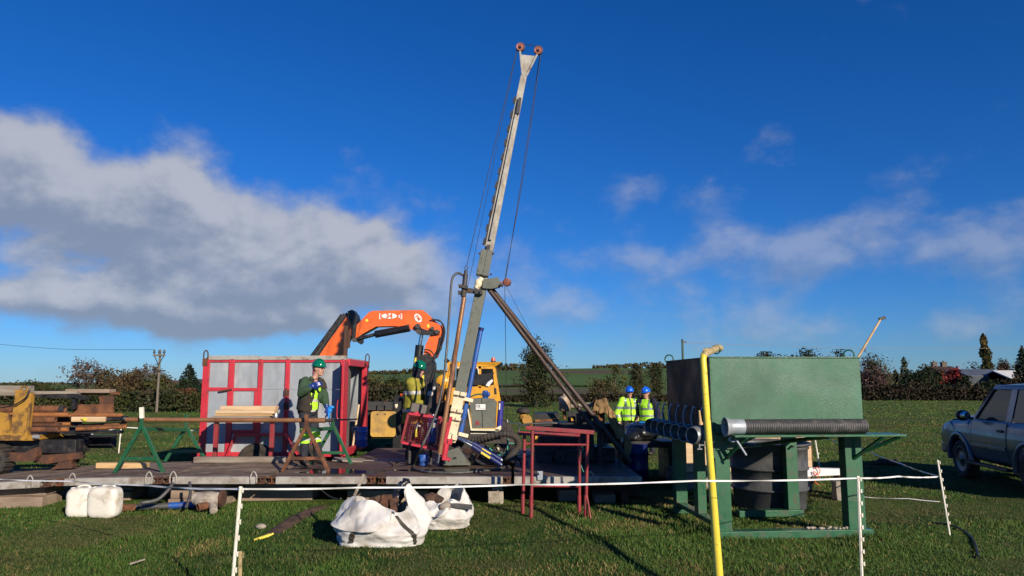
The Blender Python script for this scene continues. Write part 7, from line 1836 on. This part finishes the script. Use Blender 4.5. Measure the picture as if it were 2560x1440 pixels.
for s_ in (1, -1):
    side_poly([(-.50, 1.19), (-1.06, 1.775), (-1.14, 1.775), (-.62, 1.19)], s_, 0, .06, 'pillar', 'car_paint')
    side_poly([(-1.76, 1.19), (-1.76, 1.775), (-1.95, 1.775), (-1.95, 1.19)], s_, 0, .06, 'pillar', 'car_paint')
    side_poly([(-3.02, 1.19), (-2.86, 1.775), (-3.12, 1.775), (-3.34, 1.19)], s_, 0, .06, 'pillar', 'car_paint')
    side_poly([(-1.06, 1.77), (-1.18, 1.85), (-3.0, 1.86), (-3.12, 1.77)], s_, .004, .08, 'roof_rail', 'car_paint', bev=.03)
    wd = side_poly([(-.64, 1.20), (-1.14, 1.77), (-1.75, 1.77), (-1.75, 1.20)], s_, -.02, .008, 'window', 'glass_dark', bev=0)
    side_poly([(-.60, 1.19), (-.64, 1.19), (-1.14, 1.765), (-1.75, 1.765), (-1.75, 1.775), (-1.10, 1.775)], s_, .003, .02, 'window_seal', 'trim_black', wd, 0)
    side_poly([(-1.96, 1.20), (-1.96, 1.77), (-2.87, 1.77), (-3.02, 1.20)], s_, -.015, .008, 'window', 'glass_tint', bev=0)
    dr = part(suv, 'door', cmb_(MB().grid(lambda u, v: Vector((-1.86 + 1.30 * u, s_ * (bulge(-1.2, .50 + .66 * v) + .006), .50 + .66 * v)), 6, 12)), 'car_paint', .005)
    part(dr, 'handle', cmb_(MB().box(-1.76, -1.58, s_ * .85, s_ * .885, 1.0, 1.045)), 'trim_black', .008)
    part(dr, 'trim_strip', cmb_(MB().box(-1.84, -.58, s_ * .855, s_ * .892, .68, .74)), 'car_paint', .005)
    part(suv, 'door_gap', cmb_(MB().tube([Vector((-1.865, s_ * (bulge(-1.8, z) + .004), z)) for z in (.5, .65, .8, .95, 1.1, 1.19)], .006, 4)), 'trim_black')
    part(suv, 'door_gap', cmb_(MB().tube([Vector((-.555, s_ * (bulge(-.55, z) + .004), z)) for z in (.5, .65, .8, .95, 1.1, 1.19)], .006, 4)), 'trim_black')
    part(suv, 'side_step', cmb_(MB().box(-2.02, -.55, s_ * .84, s_ * .98, .34, .39)), 'trim_black', .012)
    mrr = part(suv, 'mirror', cmb_(MB().ell((-.70, s_ * 1.04, 1.26), (.09, .13, .105))), 'trim_black')
    part(mrr, 'mirror_glass', cmb_(MB().lathe((-.775, s_ * 1.04, 1.26), (-1, 0, 0), [(0, .085), (.012, .08), (.013, 0)], 18)), 'mirror_glass')
    part(mrr, 'mirror_arm', cmb_(MB().bar((-.68, s_ * .86, 1.2), (-.68, s_ * .96, 1.22), .05, .05)), 'trim_black')
part(suv, 'roof', cmb_(MB().grid(lambda u, v: Vector((-1.10 - 2.0 * u, -.64 + 1.28 * v, 1.80 + .07 * math.sin(math.pi * v) ** .5 + .02 * math.sin(math.pi * u))), 12, 16)), 'car_paint')
part(suv, 'windscreen', cmb_(MB().prism([Vector((-.50, -.78, 1.19)), Vector((-.50, .78, 1.19)), Vector((-1.08, .68, 1.79)), Vector((-1.08, -.68, 1.79))], (-.01, 0, .0))), 'glass_dark')
part(suv, 'rear_window', cmb_(MB().prism([Vector((-3.33, -.76, 1.2)), Vector((-3.33, .76, 1.2)), Vector((-3.1, .68, 1.78)), Vector((-3.1, -.68, 1.78))], (.01, 0, 0))), 'glass_tint')
part(suv, 'seat', cmb_(MB().box(-1.75, -1.2, .15, .65, .7, 1.1).box(-1.85, -1.65, .15, .65, 1.0, 1.62).box(-1.75, -1.2, -.65, -.15, .7, 1.1).box(-1.85, -1.65, -.65, -.15, 1.0, 1.62)), 'black', .05)
part(suv, 'dashboard', cmb_(MB().box(-.95, -.55, -.75, .75, 1.18, 1.26)), 'black', .03)
part(suv, 'bumper', cmb_(MB().box(.62, .92, -.84, .84, .42, .68)), 'car_paint', .06)
part(suv, 'bumper', cmb_(MB().box(-3.55, -3.36, -.84, .84, .42, .68)), 'car_paint', .06)
part(suv, 'headlamp', cmb_(MB().box(.66, .80, .52, .80, .82, .98)), 'glass_dark', .03)
part(suv, 'interior_floor', cmb_(MB().box(-3.2, -.5, -.8, .8, 1.0, 1.03)), 'black')

# ------------------------------------------------------------------ people
def head_parts(rt, hc, face, hm, hat=True, brimf=.05, tilt=0.0, shades=False, hair=True, s=1.0):
    f = Vector(face).normalized(); up = (Vector((0, 0, 1)) - f * f.z).normalized(); sd = f.cross(up)
    def q(a, b_, c_): return hc + f * (a * s) + sd * (b_ * s) + up * (c_ * s)
    for k in (-1, 1):
        part(rt, 'eye', MB().ell(q(.088, .032 * k, .012), (.012 * s,) * 3, seg=8, rings=6), 'eye')
    part(rt, 'mouth', MB().bar(q(.091, -.022, -.062), q(.091, .022, -.062), .009, .008), 'lips', .002)
    if hair:
        part(rt, 'hair', remesh(MB().ell(q(-.03, 0, .02), (.095 * s, .088 * s, .085 * s), rot=Matrix((f, sd, up)).transposed()), .014, 1), 'hair')
    if shades: part(rt, 'sunglasses', MB().bar(q(.094, -.062, .014), q(.094, .062, .014), .034, .018).bar(q(.09, .066, .014), q(-.02, .082, .014), .012, .008).bar(q(.09, -.066, .014), q(-.02, -.082, .014), .012, .008), 'black_gloss', .004)
    if hat:
        Mx = Matrix((f, sd, up)).transposed()
        hl = part(rt, 'helmet', MB().ell(q(-.005, 0, .058), (.126 * s, .108 * s, .110 * s), rot=Mx, seg=22, rings=9, half=True), hm)
        br = MB()
        def brim(u, v):
            a = 2 * math.pi * u; e = 1.0 + v * (.10 + brimf * 3.2 * max(0, math.cos(a)) ** 2)
            return q(-.005 + .126 * math.cos(a) * e, .108 * math.sin(a) * (1 + v * .09), .058 - .012 * v)
        br.grid(brim, 30, 2); br.grid(lambda u, v: brim(u, 1 - v) + Vector((0, 0, -.006)), 30, 2); part(hl, 'brim', br, hm)
        part(hl, 'ridge', MB().tube([q(-.005 + .120 * math.cos(R(a)), 0, .060 + .112 * math.sin(R(a))) for a in range(25, 156, 13)], .012, 6), hm)

def head_mb(mb, hc, face, s=1.0):
    f = Vector(face).normalized(); up = (Vector((0, 0, 1)) - f * f.z).normalized(); sd = f.cross(up); Mx = Matrix((f, sd, up)).transposed()
    def q(a, b_, c_): return hc + f * (a * s) + sd * (b_ * s) + up * (c_ * s)
    mb.ell(q(-.008, 0, .025), (.100 * s, .078 * s, .105 * s), rot=Mx)
    mb.ell(q(.028, 0, -.06), (.062 * s, .058 * s, .066 * s), rot=Mx)
    mb.ell(q(.078, 0, -.102), (.020 * s, .024 * s, .018 * s), rot=Mx, seg=8, rings=6)
    mb.tube([q(.088, 0, .02), q(.112, 0, -.022)], [.010 * s, .017 * s], 8)
    mb.ell(q(.080, 0, .034), (.018 * s, .055 * s, .012 * s), rot=Mx, seg=10, rings=6)
    for k in (-1, 1): mb.ell(q(-.01, .082 * k, -.01), (.018 * s, .012 * s, .032 * s), rot=Mx, seg=8, rings=6)
    for k in (-1, 1): mb.ell(q(.062, .036 * k, -.03), (.022 * s, .022 * s, .02 * s), rot=Mx, seg=8, rings=6)
    return mb

def hand_mb(mb, wrist, dirn, palm_n, curl=.5, s=1.0):
    """palm, four bent fingers of different lengths and a thumb from the side of the palm"""
    d = Vector(dirn).normalized(); n = Vector(palm_n); n = (n - d * n.dot(d)).normalized(); sd = d.cross(n)
    w = Vector(wrist)
    mb.tube([w - d * .01, w + d * .03], [.028 * s, .034 * s], 8)
    mb.obox(w + d * .055 * s, (.085 * s, .036 * s, .085 * s), Matrix((d, n, sd)).transposed())
    for k, (o, ln) in enumerate(((-.030, .072), (-.010, .080), (.011, .075), (.031, .060))):
        b_ = w + d * .09 * s + sd * o * s; a1 = curl * .5; a2 = curl * 1.4
        m_ = b_ + (d * math.cos(a1) + n * math.sin(a1)) * ln * .5 * s; t_ = m_ + (d * math.cos(a2) + n * math.sin(a2)) * ln * .55 * s
        mb.tube([b_ - d * .02, b_, m_, t_], [.0105 * s, .0105 * s, .0095 * s, .0075 * s], 7)
    tb_ = w + d * .03 * s - sd * .036 * s; tm = tb_ + (d * .7 - sd * .6 + n * .35).normalized() * .04 * s
    mb.tube([tb_, tm, tm + (d * .8 + n * .6 + sd * .1).normalized() * .035 * s], [.014 * s, .012 * s, .009 * s], 7)
    return mb

def person(name, label, J, face, cfg, base):
    """J: joints in world space"""
    rt = thing(name, label, 'person', base, cfg.get('group'))
    b_ = MB()
    def lim(a, c_, r0, r1): b_.tube([a, a.lerp(c_, .5), c_], [r0, (r0 + r1) / 2 * 1.04, r1], 10)
    ch, pv, nk, hc = J['chest'], J['pelvis'], J['neck'], J['head']
    fwd = Vector(J['front']); sdv = (J['sR'] - J['sL']).normalized()
    b_.tube([pv, pv.lerp(ch, .5), ch], [.13, .12, .145], 14); b_.tube([ch, nk], [.12, .06], 10); b_.tube([nk - (hc - nk) * .25, hc], [.055, .05], 10)
    for k in 'LR':
        b_.ell(J['s' + k], (.065,) * 3); lim(ch, J['s' + k], .09, .06); lim(J['s' + k], J['e' + k], .052, .042); lim(J['e' + k], J['w' + k], .042, .028)
        lim(pv, J['h' + k], .10, .09); lim(J['h' + k], J['k' + k], .082, .056); lim(J['k' + k], J['a' + k], .054, .038)
        b_.tube([J['a' + k] + Vector((0, 0, -.02)), J['t' + k]], [.045, .035], 8)
        hand_mb(b_, J['w' + k], J['hd' + k], J['hn' + k], cfg.get('curl', .6))
    head_mb(b_, hc, face)
    body = remesh(b_, .0125, 2)
    part(rt, 'body', body, 'skin')
    # trousers
    t_ = MB(); t_.tube([pv + Vector((0, 0, .12)), pv, pv - Vector((0, 0, .05))], [.158, .165, .15], 14)
    for k in 'LR': t_.tube([J['h' + k] + Vector((0, 0, .04)), J['h' + k].lerp(J['k' + k], .5), J['k' + k], J['k' + k].lerp(J['a' + k], .5), J['a' + k] + Vector((0, 0, .01))], [.112, .10, .082, .078, .072], 12)
    tr = remesh(t_, .018, 2); tr.v = [tuple(Vector(p) + Vector(mnoise.noise_vector(Vector(p) * 9)) * .010) for p in tr.v]
    part(rt, 'trousers', tr, cfg['trousers'])
    for k in 'LR':
        bt = MB().tube([J['a' + k] + Vector((0, 0, .12)), J['a' + k]], [.062, .062], 10).tube([J['a' + k] - (J['t' + k] - J['a' + k]).normalized() * .05 + Vector((0, 0, -.03)), J['t' + k]], [.055, .045], 10)
        part(rt, 'boot', remesh(bt, .018, 1), 'boot')
    # jacket
    bulk = cfg.get('bulk', .0)
    j = MB(); j.tube([pv + Vector((0, 0, cfg.get('hem', -.02))), pv.lerp(ch, .5), ch, ch.lerp(nk, .45)], [.175 + bulk, .172 + bulk, .182 + bulk, .13], 16)
    j.tube([ch.lerp(nk, .4), nk], [.12, .078], 12)
    for k in 'LR':
        j.ell(J['s' + k], (.088 + bulk * .5,) * 3); j.tube([ch, J['s' + k]], [.13 + bulk * .5, .085], 10)
        j.tube([J['s' + k], J['s' + k].lerp(J['e' + k], .5), J['e' + k], J['e' + k].lerp(J['w' + k], .5), J['w' + k]], [.084 + bulk * .6, .078 + bulk * .6, .07 + bulk * .5, .062 + bulk * .4, .048], 12)
    flat = Vector((.0, .0, .0))
    jk = remesh(j, .0165, 2)
    # flatten the trunk front to back, add folds
    ax_o = pv
    def squash(p):
        p = Vector(p); d = (p - pv).dot(fwd); side = abs((p - pv).dot(sdv))
        if side < .19 and abs(d) < .23 and pv.z - .1 < p.z < nk.z: p -= fwd * d * .16
        return p + Vector(mnoise.noise_vector(p * 8)) * .013
    jk.v = [tuple(squash(p)) for p in jk.v]
    jo = part(rt, 'jacket', jk, cfg['jacket'])
    for nm_, test, m_, off in cfg.get('patches', ()):
        pt = skin_patch(jk, test, off)
        for q_ in islands(pt): part(jo, nm_, q_, m_)
    for nm_, test, m_, off in cfg.get('legpatches', ()):
        pt = skin_patch(tr, test, off)
        for q_ in islands(pt): part(rt, nm_, q_, m_)
    if cfg.get('gloves'):
        for k in 'LR':
            g = MB(); hand_mb(g, J['w' + k], J['hd' + k], J['hn' + k], cfg.get('curl', .6), 1.16); g.tube([J['w' + k] - Vector(J['hd' + k]).normalized() * .05, J['w' + k]], [.05, .042], 10)
            part(rt, 'glove', remesh(g, .011, 1), cfg['gloves'])
    if cfg.get('hood'):
        f = Vector(face).normalized()
        part(rt, 'balaclava', remesh(MB().ell(hc - f * .025 + Vector((0, 0, .005)), (.108, .108, .12)).tube([nk, hc - f * .02], [.085, .09], 12), .014, 1), cfg['hood'])
    head_parts(rt, hc, face, cfg['helmet'], shades=cfg.get('shades', False), hair=not cfg.get('hood'), brimf=cfg.get('brim', .05))
    return rt

# worker in the gilet beside the hut
WY = 12.75
def W(px, py, d=0.0): return at(px, py, WY + d)
J = dict(front=V(.94, -.34, 0), pelvis=W(768, 1030), chest=W(778, 966), neck=W(787, 944), head=W(797, 922),
         sR=W(762, 955, -.16), eR=W(752, 984, -.26), wR=W(779, 966, -.30), hdR=V(.9, -.1, .35), hnR=V(.2, .95, 0),
         sL=W(797, 955, .16), eL=W(811, 992, .08), wL=W(817, 1018, -.06), hdL=V(.2, -.1, -.95), hnL=V(-.9, 0, -.2),
         hR=W(762, 1038, -.09), kR=W(764, 1088, -.12), aR=V(W(758, 1140, -.1).x, WY - .1, DZ + .10), tR=V(W(776, 1150).x, WY - .14, DZ + .04),
         hL=W(778, 1036, .09), kL=W(788, 1086, .08), aL=V(W(792, 1140).x, WY + .14, DZ + .10), tL=V(W(812, 1150).x, WY + .10, DZ + .04))
pvx, chx, F = J['pelvis'], J['chest'], J['front']
S_ = Vector((-.34, -.94, 0)) * -1
def gil(c, n):
    arm = (c - J['sR']).length < .10 and (c - J['sR']).y < -.02
    d = (c - pvx.lerp(chx, .5)); lat = abs(d.dot(Vector((.34, .94, 0))))
    below = c.z < J['neck'].z - .03
    nearR = (c - J['eR']).length < .13 or (c - J['wR']).length < .14 or (c - J['eL']).length < .14 or (c - J['wL']).length < .16
    opening = n.dot(Vector((.86, -.51, 0)).normalized()) > .93
    return below and lat < .205 and not nearR and not arm and not opening
def hiv(c, n): return n.dot(Vector((.86, -.51, 0)).normalized()) > .91 and (c - J['eL']).length > .15 and (c - J['wL']).length > .16 and (c - J['sL']).length > .12 and J['pelvis'].z + .0 < c.z < chx.z + .02 and (c - J['wR']).length > .13 and abs((c - pvx).dot(Vector((.34, .94, 0)))) < .2
person('person', 'worker in green helmet and dark gilet standing at the pipe', J, (.93, -.30, -.12), dict(
    trousers='trousers_navy', jacket='fleece_green', helmet='helmet_green', gloves='glove_blue', bulk=.012, hem=.02, curl=.7, group='site workers',
    patches=(('gilet', gil, 'gilet', .02), ('hi_vis_front', hiv, 'hivis', .012), ('reflective_band', lambda c, n: hiv(c, n) and (abs(c.z - (pvx.z + .20)) < .022 or c.z < pvx.z + .045), 'reflect_pale', .016)),
    legpatches=(('hi_vis_band', lambda c, n: .86 < c.z < 1.10, 'hivis', .006), ('reflective_band', lambda c, n: .90 < c.z < .945 or 1.03 < c.z < 1.07, 'reflect_pale', .010))), (pvx.x, WY, DZ))
solo('blue_rag', remesh(MB().ell(W(824, 1024, -.06), (.05, .04, .06)).ell(W(829, 1018, -.08), (.05, .03, .03)).tube([W(822, 1026, -.06), W(822, 1046, -.08)], [.03, .015], 8), .011, 1), 'string_blue', 'bright blue rag held in the glove over the rod end', 'rag')

# worker at the rig controls
WY = 13.45
J = dict(front=V(.92, -.1, 0), pelvis=W(1030, 1042), chest=W(1036, 968), neck=W(1040, 944), head=W(1048, 925),
         sR=W(1028, 957, -.18), eR=W(1042, 1006, -.2), wR=W(1072, 1012, -.14), hdR=V(.98, 0, .05), hnR=V(0, .2, -.95),
         sL=W(1046, 955, .18), eL=W(1060, 994, .2), wL=W(1082, 1000, .1), hdL=V(.98, 0, .1), hnL=V(0, 0, -1),
         hR=W(1026, 1050, -.09), kR=W(1028, 1100, -.1), aR=V(W(1024, 1140).x, WY - .1, DZ + .1), tR=V(W(1040, 1150).x, WY - .12, DZ + .04),
         hL=W(1036, 1050, .09), kL=W(1044, 1100, .1), aL=V(W(1042, 1140).x, WY + .1, DZ + .1), tL=V(W(1060, 1150).x, WY + .08, DZ + .04))
pz = J['pelvis'].z
person('person', 'worker in dirty yellow jacket and green helmet at the rig controls', J, (.93, -.1, -.28), dict(
    trousers='trousers_navy', jacket='hivis_dirty', helmet='helmet_green', gloves='jumper_navy', bulk=.035, hem=-.12, hood='jumper_navy', curl=.8, group='site workers',
    patches=(('reflective_band', lambda c, n: abs(c.z - (J['chest'].z - .10)) < .03 or abs(c.z - (pz + .12)) < .03, 'reflect_pale', .006),)), (J['pelvis'].x, WY, DZ))

# two visitors in blue helmets
def visitor(label, px, top, Yv, face, front, jacket, patches, arms, shades, lean=0.0):
    global WY
    WY = Yv; hy = top + 13
    s = 1800.0 / Yv
    x0 = at(px, 1000, Yv).x; gz = zp(x0, Yv); H = at(px, top, Yv).z - gz
    f = Vector(front).normalized(); sd = Vector((f.y, -f.x, 0))        # person's right-hand side
    def q(fr, rt_, z): return V(x0, Yv, gz) + f * fr + sd * rt_ + V(0, 0, z * H)
    J = dict(front=f, pelvis=q(0, 0, .52), chest=q(.0, lean, .74), neck=q(.01, lean, .820), head=q(.04, lean, .908))
    for k, m_ in (('R', 1), ('L', -1)):
        J['s' + k] = q(0, m_ * .185 + lean, .785); J['e' + k] = q(arms[k][0][0], m_ * arms[k][0][1], arms[k][0][2]); J['w' + k] = q(arms[k][1][0], m_ * arms[k][1][1], arms[k][1][2])
        J['hd' + k] = (J['w' + k] - J['e' + k]); J['hn' + k] = -sd * m_ + f * .3
        J['h' + k] = q(0, m_ * .09, .50); J['k' + k] = q(.02, m_ * .11, .28); J['a' + k] = q(-.02, m_ * .12, .055); J['t' + k] = q(.16, m_ * .15, .025)
    return person('person', label, J, face, dict(trousers='trousers_navy', jacket=jacket, helmet='helmet_blue', bulk=.03, hem=-.06, patches=patches(J, f, sd, gz, H), shades=shades, curl=.5, group='site visitors in blue helmets', brim=.06), (x0, Yv, gz)), J
def pj(J, f, sd, gz, H):
    zc, zh = gz + .68 * H, gz + .56 * H
    return (('reflective_band', lambda c, n: abs(c.z - zc) < .032 or abs(c.z - zh) < .032, 'reflect', .006),
            ('reflective_brace', lambda c, n: c.z > zc and abs(abs((c - J['chest']).dot(sd)) - .125) < .026, 'reflect', .007),
            ('zip', lambda c, n: abs((c - J['chest']).dot(sd)) < .014 and n.dot(f) > .3, 'trim_black', .008),
            ('collar', lambda c, n: c.z > J['neck'].z - .045, 'hivis', .004))
p1_, J1 = visitor('man in yellow hi-vis jacket, left of the two visitors', 1573, 966, 19.4, (.05, -1, -.12), (.12, -.99, 0), 'hivis', pj, dict(R=((.0, .34, .61), (.10, .30, .48)), L=((-.04, .36, .62), (.14, .22, .54))), True)
def pvst(J, f, sd, gz, H):
    zc, zh = gz + .68 * H, gz + .575 * H
    trunk = lambda c: abs((c - J['pelvis']).dot(sd)) < .20 and gz + .5 * H < c.z < J['neck'].z + .0 and (c - J['eL']).length > .15 and (c - J['eR']).length > .15 and (c - J['sL']).length > .10 and (c - J['sR']).length > .10
    return (('hi_vis_vest', lambda c, n: trunk(c), 'hivis', .010), ('reflective_band', lambda c, n: trunk(c) and (abs(c.z - zc) < .03 or abs(c.z - zh) < .03), 'reflect', .016),
            ('reflective_brace', lambda c, n: trunk(c) and c.z > zc and abs(abs((c - J['chest']).dot(sd)) - .12) < .026, 'reflect', .017))
visitor('man in navy jumper and yellow vest, right of the two visitors', 1617, 968, 19.2, (-.72, -.69, -.15), (-.6, -.8, 0), 'jumper_navy', pvst, dict(R=((.02, .26, .60), (.14, .24, .50)), L=((-.06, .30, .60), (.04, .27, .47))), True)
wr = J1['wR']; solo('phone', MB().obox(wr + V(-.02, -.05, -.10), (.075, .02, .15), (0, .2, .2)), 'white_paint', 'white radio held by the left visitor', 'radio', bev=.008)
